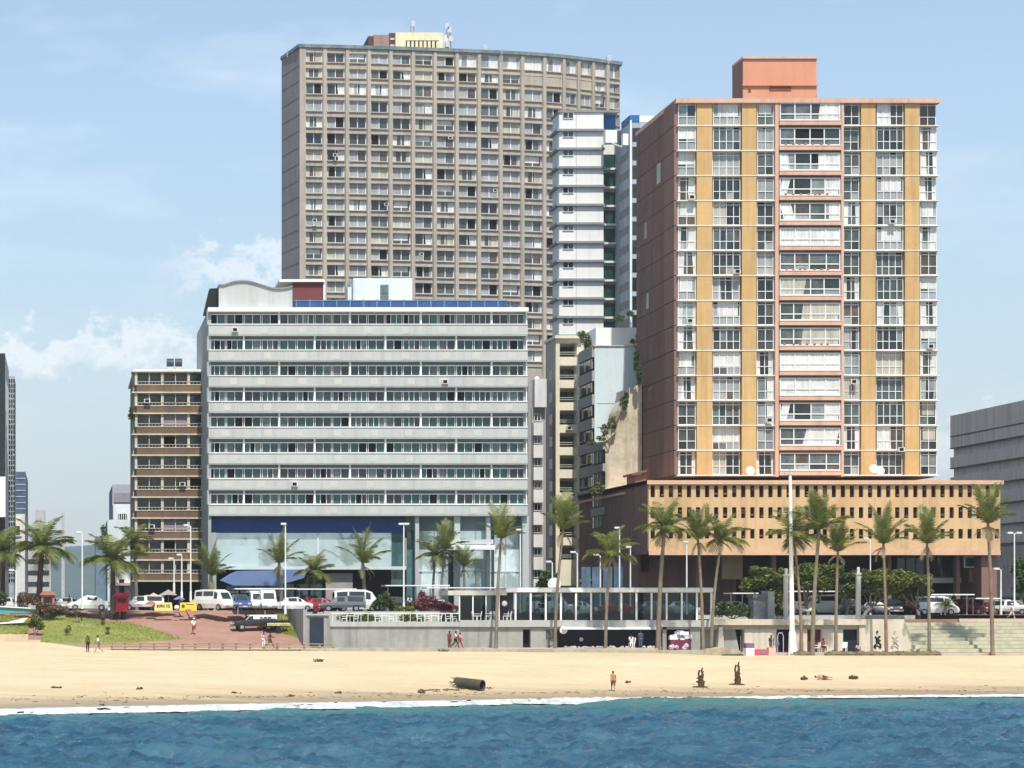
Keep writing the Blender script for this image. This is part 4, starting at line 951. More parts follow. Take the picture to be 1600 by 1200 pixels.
M = MB().mat(mat('side_louvre', (.24, .23, .27), .8)); M.box(X(178, 420), X(204, 420), 419.8, 420, Z(785, 420), Z(770, 420)); M.build('louvre', t_)
t_ = tower_block('white_side_building', 'white side street building with one barred window', 177, 212, 787.5, 385, 400, mat('side_white', (.68, .7, .7), .85, .08, .12), CONC)
pr = win_mesh('barred', X(199, 385)-X(184, 385), 1.4, 5, style='dark', fr=.1, seed=2); put_win(pr, t_, (X(184, 385), 384.9, Z(815, 385)))
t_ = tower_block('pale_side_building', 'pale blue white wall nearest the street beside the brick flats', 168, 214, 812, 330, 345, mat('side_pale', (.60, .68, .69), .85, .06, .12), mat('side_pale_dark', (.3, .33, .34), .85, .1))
M = MB().mat(G_DARK); M.box(X(186, 330), X(194, 330), 329.9, 330, 7.2, Z(905, 330)); M.mat(mat('shop_awning_pink', (.55, .3, .3), .8)); M.box(X(172, 330), X(212, 330), 328.5, 330, Z(915, 330), Z(911, 330)); M.build('shop_front', t_)
# far side-street blocks, mostly air
for i, (p0, p1, pt, Y) in enumerate(((55, 70, 797, 1500), (96, 101, 801, 1600), (150, 175, 838, 780), (40, 80, 858, 700))):
    lab = ['pale far tower seen faintly through the haze', 'thin far mast like tower in the haze above the street', 'greenish grey block at the end of the street beside the pale wall', 'hazy block behind the big bushy palm'][i]
    t_ = tower_block('distant_building', lab, p0, p1, pt, Y, Y+40, mat('far_wall_%d' % (i % 3), [(.42, .40, .38), (.12, .18, .22), (.16, .21, .22)][0 if i < 2 else 1+i % 2], .9, .2), CONC)
    t_['group'] = 'distant buildings down the side street'
    M = MB().mat(G_DARK); w_ = X(p1, Y)-X(p0, Y)
    for k in range(8):
        z = Z(pt, Y)-3-k*3.4
        if z > 9 and i > 2: M.box(X(p0, Y)+w_*.08, X(p1, Y)-w_*.08, Y-.1, Y, z-1.4, z)
    M.build('window_band', t_)

# air conditioning units hung below single windows
AC = MB().mat(mat('aircon_case', (.58, .58, .55), .6, .08, .2)); AC.box(0, .75, -.38, 0, 0, .5); AC.mat(G_BLACK); AC.box(.12, .6, -.385, -.38, .07, .43); acm = AC.mesh('aircon')
for px, py, Y_, t_ in ((1072, 505, 267.68, tower), (1146, 428, 267.68, tower), (1388, 350, 267.68, tower), (1328, 600, 267.68, tower), (1448, 545, 267.68, tower), (1196, 660, 267.68, tower), (1402, 706, 267.68, tower), (1075, 312, 267.68, tower), (225, 630, 284.55, brick), (280, 760, 284.55, brick), (232, 826, 284.55, brick), (884, 672, 299.9, cb), (890, 777, 299.9, cb), (520, 245, 400.2, hotel), (600, 322, 401.2, hotel), (700, 218, 402.6, hotel), (655, 400, 402.1, hotel), (770, 300, 404.2, hotel), (488, 347, 399.7, hotel), (362, 519, 271.75, office), (690, 600, 271.75, office), (455, 760, 271.75, office)):
    inst(acm, 'aircon_unit', t_, (X(px, Y_), Y_, Z(py, Y_)))
# ================================================================== retaining wall, shops below, pavilion above
WALLG = mat('retaining_concrete', (.30, .30, .28), .92, .16, .35, .35, .1, stain=(.22, .21, .17), stain_amt=.6)
WALLB = mat('retaining_buff', (.58, .52, .41), .92, .1, .16, .35, .1, stain=(.45, .36, .24), stain_amt=.35)
WALLD = mat('dark_recess', (.03, .035, .042), .9, .2); NAVY = mat('navy_shop', (.008, .016, .035), .7, .2)
Ya = 240.0; zf = 3.3
rw = thing('retaining_wall', 'long concrete sea wall with shop openings under the pavilion terrace', 'sea wall', (X(900, Ya), Ya, 3.3))
def wseg(M, px0, px1, pyt, pyb, y0=0.0, y1=1.5, y=Ya):
    M.box(X(px0, y), X(px1, y), y+y0, y+y1, zf-1 if pyb is None else Z(pyb, y), Z(pyt, y))
M = MB().mat(WALLG)
M.prism([(X(515, Ya), zf-1), (X(817, Ya), zf-1), (X(817, Ya), Z(979, Ya)), (X(515, Ya), Z(979, Ya))], Ya+.0, Ya+1.5)
M.mat(mat('wall_lip', (.40, .405, .39), .9, .1, .2)); wseg(M, 515, 718, 971.5, 979, -.18, 1.4); wseg(M, 718, 1112, 969, 979.5, -.3, 7)
M.mat(WALLG); wseg(M, 829, 853, 981, None, -.02, .8); wseg(M, 817, 829, 980, None, .9, 1.5); wseg(M, 853, 872, 980, None, .5, 1.5)
M.mat(WALLG); wseg(M, 1036, 1042, 979.5, None, .1, .7); wseg(M, 1078, 1094, 979.5, None, .0, 1.5); wseg(M, 1094, 1135, 979.5, None, 1.2, 1.6)
M.mat(WALLB); wseg(M, 1112, 1352, 967.5, 976.5, -.35, 7); wseg(M, 1164, 1214, 977, None, .15, 1.5); wseg(M, 1240, 1262, 977, None, .15, 1.5); wseg(M, 1284.5, 1318, 977, None, .15, 1.5); wseg(M, 1342, 1352, 977, None, -.15, 1.5)
wseg(M, 1352, 1412, 967.5, None, -.05, 1.5)
M.prism([(X(1412, Ya), zf-1), (X(1425, Ya), zf-1), (X(1425, Ya), Z(1000, Ya)), (X(1412, Ya), Z(967.5, Ya))], Ya-.05, Ya+1.5)
M.build('wall', rw)
M = MB().mat(NAVY); wseg(M, 872, 1036, 979.5, None, 1.8, 2.0); M.mat(G_BLACK); wseg(M, 1042, 1078, 979.5, None, 2.2, 2.4); wseg(M, 1135, 1164, 977, None, 1.6, 1.8); wseg(M, 1214, 1240, 977, None, .9, 1.0); wseg(M, 817, 830, 980, None, .7, .85)
M.mat(mat('maroon_door', (.10, .03, .03), .7, .2)); wseg(M, 1262, 1284.5, 977, None, .7, .8); M.mat(NAVY); wseg(M, 1318, 1342, 977, None, .6, .7); M.mat(WALLD); wseg(M, 853, 872, 979.6, 984, .3, .5)
M.build('shop_opening', rw)
M = MB().mat(mat('concrete_fin', (.44, .42, .37), .9, .12, .2))
M.prism([(X(1119, Ya), zf-1), (X(1132, Ya), zf-1), (X(1128, Ya), Z(979.4, Ya)), (X(1123, Ya), Z(979.4, Ya))], Ya-.3, Ya+.5); M.mat(WALLG)
M.prism([(X(1136, Ya), zf-1), (X(1160, Ya), zf-1), (X(1150, Ya), Z(977, Ya)), (X(1130, Ya), Z(977, Ya))], Ya+.6, Ya+1.1); M.build('pier', rw)
M = MB().mat(mat('shop_awning_white', (.7, .7, .67), .7, .1)); x0, x1 = X(876, Ya), X(1024, Ya)
M.prism([(Ya-1.0, Z(983.5, Ya)), (Ya-1.0, Z(982, Ya)), (Ya-.3, Z(979.6, Ya)), (Ya-.3, Z(981, Ya))][::-1], x0, x1, 'x'); M.build('shop_awning', rw)
# marks on the walls: grey scrawl beside the navy shop, two black figures on the buff wall
INK = mat('black_ink', (.02, .02, .02), .9, .2)
M = MB().mat(mat('grey_ink', (.13, .14, .15), .9, .3)); y = Ya+.49
for pts in (((857, 986), (860, 992), (858, 998), (863, 996), (866, 988)), ((856, 1003), (860, 999), (865, 1001), (864, 1007), (858, 1010)), ((864, 984), (865, 994), (862, 1003))):
    M.tube([(X(a, y), y, Z(b_, y)) for a, b_ in pts], .07, 4)
M.build('graffiti', rw)
def mural(px, col, k):
    M = MB().mat(col); y = Ya-.06
    for pts, r in ((((-1, 990), (0, 985.5)), .10), (((-4, 995), (0, 998), (4, 994)), .11), (((0, 996), (0, 1003)), .2), (((0, 1002), (-5, 1010), (-3, 1013)), .11), (((0, 1002), (5, 1008), (4, 1013)), .11), (((-6, 1012), (-1, 1009), (6, 1012)), .07), (((-2, 1000), (5, 1001)), .08)):
        M.tube([(X(px+a, y), y, Z(b_, y)) for a, b_ in pts], r, 4)
    M.build('mural_figure', rw)
mural(1371, INK, 0); mural(1398, mat('pale_ink', (.40, .38, .34), .9, .3), 1)
q = MB().mat(WHITE); q.lathe([(.02, 0), (.5, .04), (.5, .08)], 0, 0, 14); me_ = q.mesh('disc')
for px, py, s_ in ((913, 999.5, .42), (878, 984.5, .8)): o = inst(me_, 'round_sign', rw, (X(px, Ya+.3), Ya-.45 if px < 880 else Ya+1.75, Z(py, Ya))); o.rotation_euler = (R(90), 0, 0); o.scale = (s_,)*3
# wing wall with the dark blue door
ww = thing('wing_wall', 'sloping concrete wing wall with a dark blue doorway between lawn and sea wall', 'wall', (X(498, Ya), Ya, 3.4))
M = MB().mat(WALLG); x0 = X(467, 243); M.box(X(480, Ya), X(515, Ya), Ya+.2, Ya+.8, zf, Z(961.5, Ya)); M.box(X(480, Ya)-.4, X(480, Ya), Ya+.1, 262.5, zf, 7.35); M.box(X(506, Ya), X(516, Ya)-.03, Ya-.1, Ya+.3, zf, Z(966, Ya)); M.mat(mat('wall_cap', (.42, .42, .39), .9)); M.box(X(478, Ya), X(514, Ya), Ya-.0, Ya+.9, Z(961.5, Ya), Z(959.5, Ya)); M.build('wall', ww)
M = MB().mat(mat('door_blue', (.015, .024, .042), .6, .2)); M.box(X(484, Ya), X(505.5, Ya), Ya+.1, Ya+.2, zf, Z(965, Ya)); M.build('door', ww)
M = MB().mat(mat('wall_cap', (0,0,0))); M.box(X(515, Ya), X(718, Ya), Ya+5.2, Ya+5.6, 5.4, 7.15); M.build('back_parapet', ww)
TER = MB().mat(mat('terrace_floor', (.34, .34, .31), .9, .1, .1)); TER.box(X(515, Ya)+.1, X(1352, Ya), Ya+.1, Ya+6.4, 5.3, 5.98); tag(TER.build('terrace'), kind='structure')
# kerb along the sand, planter below the palms
kb = MB().mat(mat('kerb_stone', (.38, .34, .26), .92, .15, .25, .4, .2, stain=(.2, .17, .12), stain_amt=.5))
def strip(pts, h, w):
    for (a, ya, za), (c, yc, zc) in zip(pts, pts[1:]):
        kb.add([(a, ya, za-1), (c, yc, zc-1), (c, yc, zc), (a, ya, za), (a, ya+w, za-1), (c, yc+w, zc-1), (c, yc+w, zc), (a, ya+w, za)], [(0,1,2,3), (3,2,6,7), (5,4,7,6), (1,5,6,2), (4,0,3,7)])
Yk2 = 235.2
strip([(X(p, Yk2), Yk2, Z(q, Yk2)) for p, q in ((470, 1013.5), (560, 1012), (700, 1012.5), (860, 1014), (1000, 1016), (1110, 1015.5))], 1, .6)
tag(kb.build('sea_kerb'), 'low stained stone kerb dividing sand and lower promenade', 'kerb')
pl = MB().mat(mat('planter_soil', (.16, .13, .075), .95, .3, 0, 1)); pl.mat(mat('planter_soil', (0,0,0)))
for a, c in ((1244, 1262), (1296, 1318), (1316, 1462)):
    n = max(3, int((c-a)/4))
    for k in range(n): 
        p = lerp(a, c, k/(n-1)); pl.blob((X(p, 235.6), 235.7, 2.75), rnd.uniform(.3, .48), jit=.25, sq=(1.4, 1, .9))
tag(pl.build('planter_bed'), 'dark strip of soil at the feet of the right hand palms', 'planter')
up = MB().mat(mat('upturned_slab', (.42, .36, .24), .95, .2, .3, .5, .2, stain=(.2, .15, .08), stain_amt=.5))
up.prism([(X(1092, 236), 2.4), (X(1165, 236), 2.5), (X(1150, 236), 3.3), (X(1125, 236), 3.55), (X(1100, 236), 3.25)], 235.1, 237.4); up.mat(WALLD); up.prism([(X(1118, 235), 2.4), (X(1164, 235), 2.4), (X(1160, 235), 2.86), (X(1130, 235), 2.82)], 234.9, 235.08)
tag(up.build('sand_bank'), 'eroded bank of sand and slab under the sloping grey piers', 'bank')
lw = MB().mat(mat('sandy_wall', (.60, .47, .30), .95, .12, .2, .4, .1)); lw.box(-60, X(44, 238), 237.6, 238.6, 2.5, Z(991, 238)); lw.box(X(44, 238), X(63, 238), 237.8, 238.7, 2.5, Z(1000, 238))
tag(lw.build('sandy_wall'), 'low sand coloured wall at the left edge above the beach', 'wall')
# grassy steps and red paving at the right
GS = foliage('step_grass', (.26, .27, .12), (.36, .34, .17), (.30, .26, .13), .5)
M = MB(); STPC = mat('step_concrete', (.50, .47, .36), .9, .15, .2)
for k in range(9):
    y_ = 237.8+k*1.0; z_ = 2.95+k*.375
    M.mat(STPC); M.box(X(1425-k*3.2, 240)+rnd.uniform(0, .6), 140, y_, y_+1.2, 2.2, z_); M.mat(GS); M.box(X(1432-k*3, 240)+rnd.uniform(0, 1.5), 140, y_+.2, y_+1.2, z_, z_+.035+.01*(k % 2))
tag(M.build('grass_steps'), 'broad pale grassed steps rising to the street at the right', 'steps')
M = MB().mat(PAVE); M.box(X(1412, 246), 140, 246.5, 251, 5.0, 6.32); M.box(X(1412, 250), 140, 250.0, 252, 6.3, 6.79); M.mat(LPAVE); M.box(X(1500, 246), 140, 246.2, 246.5, 5, 6.38); tag(M.build('pavement'), kind='structure')
# glass pavilion
TG = bpy.data.materials.new('tinted_glass'); TG.use_nodes = True; gn = TG.node_tree; gn.nodes.clear()
go_ = gn.nodes.new('ShaderNodeOutputMaterial'); ga = gn.nodes.new('ShaderNodeBsdfTransparent'); ga.inputs[0].default_value = (.33, .42, .42, 1)
gb = gn.nodes.new('ShaderNodeBsdfGlossy'); gb.inputs['Roughness'].default_value = .04; gf = gn.nodes.new('ShaderNodeFresnel'); gf.inputs[0].default_value = 1.6
gm = gn.nodes.new('ShaderNodeMixShader'); gn.links.new(gf.outputs[0], gm.inputs[0]); gn.links.new(ga.outputs[0], gm.inputs[1]); gn.links.new(gb.outputs[0], gm.inputs[2]); gn.links.new(gm.outputs[0], go_.inputs[0])
pv = thing('glass_pavilion', 'long flat roofed glass pavilion with white mullions on the sea wall', 'pavilion', (X(950, Ya), 240.4, 6.0))
mull = [805+23.6*k for k in range(13)]+[1111]
M = MB().mat(mat('pavilion_roof', (.50, .50, .44), .85, .1, .2)); Yv = 240.2
M.box(X(790, Yv), X(1112, Yv), Yv-.25, Yv+6.2, Z(926, Yv), Z(918, Yv)); M.mat(WHITE); M.box(X(790, Yv), X(1113, Yv), Yv-.32, Yv-.25, Z(925, Yv), Z(919, Yv)); M.mat(mat('pavilion_roof', (0,0,0))); M.box(X(700, Yv), X(792, Yv), Yv-.1, Yv+6, Z(930, Yv), Z(922.5, Yv)); M.build('roof', pv)
for p in mull:
    q = MB().mat(WHITE); q.box(X(p, Yv)-.09, X(p, Yv)+.09, Yv-.2, Yv+.02, Z(969, Yv), Z(926, Yv)); q.build('mullion', pv)
for p in (718, 739, 759.5, 780):
    q = MB().mat(WHITE); q.box(X(p, Yv)-.06, X(p, Yv)+.06, Yv, Yv+.15, Z(970, Yv), Z(930, Yv)); q.build('mullion', pv)
for i in range(12):
    q = MB().mat(TG); q.box(X(mull[i], Yv)+.1, X(mull[i+1], Yv)-.1, Yv-.08, Yv-.05, Z(969, Yv), Z(926, Yv)); q.build('glass_pane', pv)
for a, c, col in ((718, 739, AQ2), (739, 759.5, AQ2), (759.5, 780, AQ2)):
    q = MB().mat(TG); q.box(X(a, Yv)+.07, X(c, Yv)-.07, Yv+.05, Yv+.08, Z(970, Yv), Z(930, Yv)); q.build('glass_pane', pv)
q = MB().mat(mat('blind_grey_blue', (.20, .28, .29), .8, .1)); q.box(X(720, Yv), X(738, Yv), Yv+.3, Yv+.35, 6.0, Z(934, Yv)); q.box(X(741, Yv), X(752, Yv), Yv+.3, Yv+.35, Z(962, Yv), Z(934, Yv)); q.build('blind', pv)
M = MB().mat(WALLD); M.box(X(784, Yv), X(803, Yv), Yv+.2, Yv+5, 6.0, Z(926, Yv)); M.build('dark_core', pv)
M = MB().mat(FRAME_D)
for p in mull[::2]: M.box(X(p, Yv)-.05, X(p, Yv)+.05, Yv+5.6, Yv+5.8, 6.0, Z(926, Yv))
M.box(X(718, Yv), X(1111, Yv), Yv+5.55, Yv+5.85, 6.0, 6.85); M.mat(mat('red_counter', (.22, .02, .025), .6, .2)); M.box(X(940, Yv), X(989, Yv), Yv+1.5, Yv+2.4, 6.0, 7.15); M.mat(mat('blue_counter', (.03, .06, .13), .6, .2)); M.box(X(812, Yv), X(843, Yv), Yv+2, Yv+3, 6, 7.0); M.box(X(870, Yv), X(893, Yv), Yv+2, Yv+3, 6, 7.0); M.build('counter', pv)
M = MB().mat(WHITE)
for px, py in ((859, 938), (904, 940), (912, 950), (930, 936), (1006, 944), (856, 946)): M.box(X(px, Yv)-.3, X(px, Yv)+.3, Yv+3, Yv+3.4, Z(py, Yv)-.25, Z(py, Yv)+.2)
M.build('interior_panel', pv)
q = MB().mat(WHITE); q.blob((X(788, Yv), Yv-.1, Z(943, Yv)), .3, jit=.02); tag(q.build('globe_lamp'), 'white globe light on the dark core of the pavilion', 'lamp')
# grey utility kiosk on the street
M = thing('utility_kiosk', 'grey metal kiosk standing right of the hedge', 'kiosk', (X(1190, 243), 243, 6.4))
q = MB().mat(mat('kiosk_grey', (.16, .18, .20), .6, .1, .1)); q.box(X(1176, 243), X(1197, 243), 242.6, 244.6, 6.35, Z(934, 243)); q.build('body', M)
q = MB().mat(mat('kiosk_side', (.34, .36, .37), .6, .1, .1)); q.box(X(1197, 243), X(1207, 243), 242.3, 244.6, 6.35, Z(924, 243)); q.build('end_panel', M)
q = MB().mat(mat('kiosk_roof', (.10, .11, .12), .6)); q.box(X(1174, 243), X(1197, 243), 242.4, 244.8, Z(934, 243), Z(929, 243)); q.build('roof', M)
# thin carport roofs over the parked cars
for i, (a, c, py, Y_, lab) in enumerate(((366, 462, 920, 259, 'thin flat carport roof over the cars beneath the blue awning'), (462, 555, 920.5, 258, 'thin flat carport roof over the red stalls'), (600, 700, 915, 259, 'thin white carport roof left of the lobby palms'), (664, 800, 918.5, 257, 'thin white carport roof reaching behind the pavilion'), (1425, 1516, 929, 252, 'thin white carport roof on posts over the white car at the right'), (1518, 1556, 935, 252, 'short white carport roof beside the tall right hand palm'), (1140, 1180, 927, 252, 'short carport roof behind the kiosk hedge'), (1200, 1330, 924, 256, 'dark carport roof under the umbrella trees'))):
    t_ = thing('carport', lab, 'carport', (X((a+c)/2, Y_), Y_, 6.8), 'carports along the street')
    q = MB().mat(WHITE); q.box(X(a, Y_), X(c, Y_), Y_-1.2, Y_+2.5, Z(py+1, Y_), Z(py-.8, Y_)); q.build('roof', t_)
    for s_ in (.06, .5, .94):
        q = MB().mat(METAL); x_ = lerp(X(a, Y_), X(c, Y_), s_); q.tube([(x_, Y_, 6.6), (x_, Y_, Z(py+1, Y_))], .06, 5); q.build('post', t_)
# ================================================================== plants
PF = foliage('palm_frond', (.085, .125, .02), (.18, .20, .04), (.29, .28, .09), 1.0); PD = foliage('palm_dead_frond', (.22, .18, .09), (.30, .25, .14), (.14, .10, .05), 1.5)
PT_ = mat('palm_trunk', (.20, .165, .12), .95, .25, .2, 1.2, .4); PTR = mat('palm_trunk_reddish', (.23, .16, .12), .95, .25, .2, 1.2, .4)
LEAF = foliage('broad_leaf', (.075, .11, .018), (.15, .185, .03), (.24, .255, .06), 1.1); LEAFD = foliage('dark_leaf', (.04, .08, .02), (.075, .12, .03), (.13, .17, .04), 1.3)
BOUG = foliage('bougainvillea_leaf', (.17, .03, .05), (.24, .06, .08), (.10, .09, .04), 1.5); DRY = foliage('dry_shrub', (.13, .09, .05), (.20, .13, .08), (.10, .12, .04), 1.5)
BARK = mat('grey_bark', (.22, .19, .15), .95, .25, .2, 1.5, .4)
wind = Vector((.35, .15, 0))
def frond(M, c, az, up, L, r, droop=1.0, wid=1.0, wk=.5, dead=False):
    """one feather leaf: a rib that rises and arches over, with narrow leaflets hanging off both sides"""
    n = 11; d = Vector((math.cos(az), math.sin(az), 0)); p = Vector(c); el = up; pts = [p.copy()]
    for i in range(n):
        t = i/n; el -= (droop*(1.25*t+.25))*1.6/n
        s = (d*math.cos(el)+Vector((0,0,1))*math.sin(el)+wind*wk*t*.8).normalized()
        p = p+s*L/n; pts.append(p.copy())
    M.tube([pts[0], pts[4], pts[8]], [.06, .04, .02], 4, False)
    for i in range(1, n+1):
        t = i/n; ll = L*.40*wid*(math.sin(math.pi*min(1, t*.82+.14))**.7)*r.uniform(.8, 1.15)
        ax = (pts[i]-pts[i-1]).normalized(); sd = ax.cross(Vector((0,0,1)))
        if sd.length < .05: sd = Vector((1,0,0))
        sd.normalize()
        for s in (-1, 1):
            for h in (0, .33, .66):
                b0 = pts[i-1].lerp(pts[i], h); w_ = ax*(L/n*.22)
                tip = b0+sd*s*ll*.72+ax*ll*.62+Vector((0, 0, -ll*r.uniform(.18, .55)*droop))+wind*wk*ll*.5
                mid = b0.lerp(tip, .5)+Vector((0,0,ll*.10))
                M.add([tuple(b0-w_*.4), tuple(b0+w_*.6), tuple(mid+w_*.5), tuple(tip), tuple(mid-w_*.5)], [(0,1,2,3,4)])
def palm(px0, py0, px1, py1, Y, rad, label, style='coco', n=17, seed=1, group=None, tr=.2, z0=None, dead=3, tm=None):
    r = random.Random(seed); zb = Z(py0, Y) if z0 is None else z0
    base = Vector((X(px0, Y), Y, zb-.25)); c = Vector((X(px1, Y), Y+r.uniform(-.4, .4), Z(py1, Y)))
    t_ = thing('palm_tree', label, 'palm tree', (base.x, base.y, base.z), group)
    pts = []; nn = 26
    for i in range(nn+1):
        t = i/nn; p = base.lerp(c, t); bend = math.sin(math.pi*t)*(c.x-base.x)*.22
        p.x -= bend; pts.append(p)
    M = MB().mat(tm or PT_)
    M.tube(pts, [.86*tr*(1.75 if i == 0 else 1.25-.45*i/nn)*(1+.14*(i % 2)) for i in range(nn+1)], 8); M.build('trunk', t_, smooth=True)
    L = rad*1.25*Y/F; M = MB().mat(PF)
    for k in range(n):
        az = 6.283*k/n*2.4+r.uniform(-.3, .3); q = k/(n-1)
        if style == 'coco': up = lerp(1.45, .05, q)+r.uniform(-.12, .12); ln = L*r.uniform(.85, 1.1); dr = lerp(.55, 1.15, q)
        elif style == 'upright': up = lerp(1.55, .62, q)+r.uniform(-.1, .1); ln = L*r.uniform(.9, 1.2)*(1.15 if q < .3 else .95); dr = lerp(.25, .75, q)
        else: up = lerp(1.4, -.25, q)+r.uniform(-.12, .12); ln = L*r.uniform(.85, 1.1); dr = lerp(.6, .95, q)
        frond(M, c, az, up, ln, r, dr, 1.0 if style != 'upright' else .85, .5)
    M.build('crown', t_)
    if dead:
        M = MB().mat(PD)
        for k in range(dead): frond(M, c-Vector((0,0,.3)), r.uniform(0, 6.28), r.uniform(-.7, -.2), L*.55, r, .8, .7, .2)
        M.build('dead_fronds', t_)
    return t_
GP = 'palms along the beach wall'
palm(775, 1014, 783, 842, 236.6, 37, 'beach palm leaning across the left end of the pavilion glass', 'upright', 13, 11, GP, .17, 3.3)
palm(867, 1014, 880, 828, 236.8, 40, 'tall beach palm in front of the cream block', 'upright', 16, 12, GP, .16, 3.25)
palm(946, 1014, 953, 866, 236.5, 40, 'thin beach palm in front of the shaded maroon podium flank', 'coco', 14, 13, GP, .16, 3.2)
palm(1028, 1016, 1037, 828, 236.5, 44, 'full headed beach palm at the left corner of the slotted podium', 'coco', 18, 14, GP, .23, 3.0)
palm(1099, 1022, 1092, 842, 236.0, 38, 'left palm of the crossing pair near the pavilion end', 'upright', 15, 15, GP, .16, 2.9)
palm(1111, 1018, 1127, 842, 236.9, 40, 'right palm of the crossing pair near the pavilion end', 'coco', 15, 16, GP, .16, 2.9)
palm(1253, 1024, 1240, 838, 236.3, 46, 'beach palm whose head is crossed by the white mast', 'coco', 17, 17, GP, .16, 2.75, tm=PTR)
palm(1269, 1025, 1279, 828, 235.9, 42, 'tallest headed beach palm just right of the white mast', 'upright', 18, 18, GP, .21, 2.7)
palm(1306, 1025, 1310, 862, 236.0, 36, 'short upright beach palm between the mast and the concrete post', 'upright', 12, 19, GP, .17, 2.7)
palm(1385, 1025, 1382, 850, 236.2, 42, 'beach palm beside the black wall mural', 'upright', 14, 20, GP, .17, 2.7, tm=PTR)
palm(1452, 1025, 1447, 850, 236.2, 40, 'beach palm at the end of the buff wall', 'upright', 14, 21, GP, .17, 2.7)
palm(1551, 1026, 1546, 818, 236.0, 42, 'rightmost beach palm standing on the grassed steps', 'upright', 16, 22, GP, .2, 2.7, dead=9, tm=PTR)
GL = 'palms along the street'
palm(61, 952, 66, 856, 258, 48, 'big bushy palm left of the blue hazy street gap', 'bushy', 24, 31, GL, .34, 7.0, tm=mat('dark_trunk', (.07, .055, .045), .95, .3, .2, 1.5, .4))
palm(177, 958, 176, 876, 256, 46, 'big bushy palm right of the blue hazy street gap', 'bushy', 26, 32, GL, .3, 7.0, tm=mat('dark_trunk', (0,0,0)))
palm(-4, 945, 3, 862, 262, 42, 'palm cut by the left edge of the photo', 'bushy', 20, 33, GL, .3, 7.1)
palm(327, 930, 330, 900, 264, 36, 'short wind blown palm at the corner of the office', 'upright', 12, 34, GL, .25, 7.1)
palm(440, 925, 436, 880, 266, 38, 'palm beside the lamp in front of the blue awning', 'upright', 10, 35, GL, .22, 7.1)
palm(492, 930, 491, 893, 265, 29, 'small round bushy palm right of the blue awning', 'bushy', 24, 36, GL, .2, 7.1)
palm(570, 930, 567, 880, 266, 40, 'upright palm in front of the large pale window', 'upright', 11, 37, GL, .24, 7.1)
palm(676, 930, 680, 868, 267, 32, 'pale dry palm at the left of the lobby glass', 'bushy', 18, 38, GL, .16, 7.1)
palm(688, 928, 695, 858, 266, 32, 'slender dark palm leaning over the lobby entrance', 'upright', 11, 39, GL, .14, 7.1)
palm(727, 930, 724, 885, 266, 25, 'small palm under the white entrance canopy', 'upright', 12, 40, GL, .16, 7.1)
palm(1476, 962, 1478, 945, 249, 16, 'tiny young palm at the foot of the carport', 'bushy', 12, 41, GL, .1, 6.7, dead=0)
palm(214, 935, 208, 850, 272, 32, 'thin palm half hidden in front of the brick flats', 'bushy', 16, 42, GL, .2, 7.1)
# leafy trees and shrubs built from leaf-sized faces spread through uneven clumps
def leaves(M, c, rx, ry, rz_, n, size, r):
    for _ in range(n):
        while True:
            u = Vector((r.uniform(-1, 1), r.uniform(-1, 1), r.uniform(-1, 1)))
            if .25 < u.length < 1: break
        p = Vector(c)+Vector((u.x*rx, u.y*ry, u.z*rz_)); s = size*r.uniform(.6, 1.3)
        a = Vector((r.uniform(-1, 1), r.uniform(-1, 1), r.uniform(-.5, .5))).normalized(); b_ = a.cross(Vector((r.uniform(-1, 1), r.uniform(-1, 1), r.uniform(.2, 1)))).normalized()
        M.add([tuple(p-a*s*.5), tuple(p+b_*s*.32), tuple(p+a*s*.5), tuple(p-b_*s*.32)], [(0,1,2,3)])
def umbrella_tree(px, pyb, Y, clumps, label, seed, dens=560, leaf=None, trunkdx=0, size=.32, name='umbrella_tree', cat='tree', group='umbrella trees by the street', tr=.16):
    r = random.Random(seed); zb = Z(pyb, Y); base = Vector((X(px, Y), Y, zb-.2)); t_ = thing(name, label, cat, base, group)
    M = MB().mat(BARK); fork = base+Vector((trunkdx, 0, .9+r.uniform(.2, .7)))
    M.tube([base, base.lerp(fork, .5)+Vector((r.uniform(-.2, .2), 0, 0)), fork], [tr*1.4, tr*1.1, tr], 7)
    C = MB().mat(leaf or LEAF)
    for (a, b_, w, h) in clumps:
        c = Vector((X(a, Y), Y+r.uniform(-1.2, 1.2), Z(b_, Y))); w_, h_ = w*1.15*Y/F, h*1.1*Y/F
        M.tube([fork, fork.lerp(c, .5)+Vector((0, 0, -.25)), c], [tr*.7, tr*.45, tr*.2], 5)
        leaves(C, c, w_, w_*.8, h_, int(dens*w_*max(h_, .5)*1.1)+30, size, r)
        for _ in range(5):
            cc = c+Vector((r.uniform(-1, 1)*w_, r.uniform(-.7, .7)*w_, r.uniform(-.2, .9)*h_)); leaves(C, cc, w_*.38, w_*.35, h_*.45, int(dens*.13*w_)+12, size, r)
    M.build('trunk', t_); C.build('crown', t_); return t_
umbrella_tree(1206, 964, 246, [(1178, 912, 15, 9), (1198, 898, 17, 11), (1216, 905, 13, 10), (1188, 908, 16, 9), (1228, 900, 12, 10), (1168, 918, 9, 6), (1212, 930, 12, 16)], 'umbrella tree leaning over the grey kiosk', 1, trunkdx=1.2)
umbrella_tree(1262, 964, 249, [(1252, 895, 16, 12), (1275, 890, 18, 10), (1296, 900, 16, 12), (1250, 912, 12, 8), (1310, 908, 13, 10), (1285, 912, 16, 10), (1268, 905, 16, 9), (1300, 890, 13, 8)], 'umbrella tree just right of the white mast above the white minibus', 2, trunkdx=-.3)
umbrella_tree(1322, 964, 248, [(1330, 912, 16, 12), (1318, 925, 14, 10), (1336, 900, 14, 8), (1342, 922, 13, 9), (1322, 905, 14, 9)], 'darker umbrella tree behind the concrete post', 3, leaf=LEAFD, trunkdx=.2)
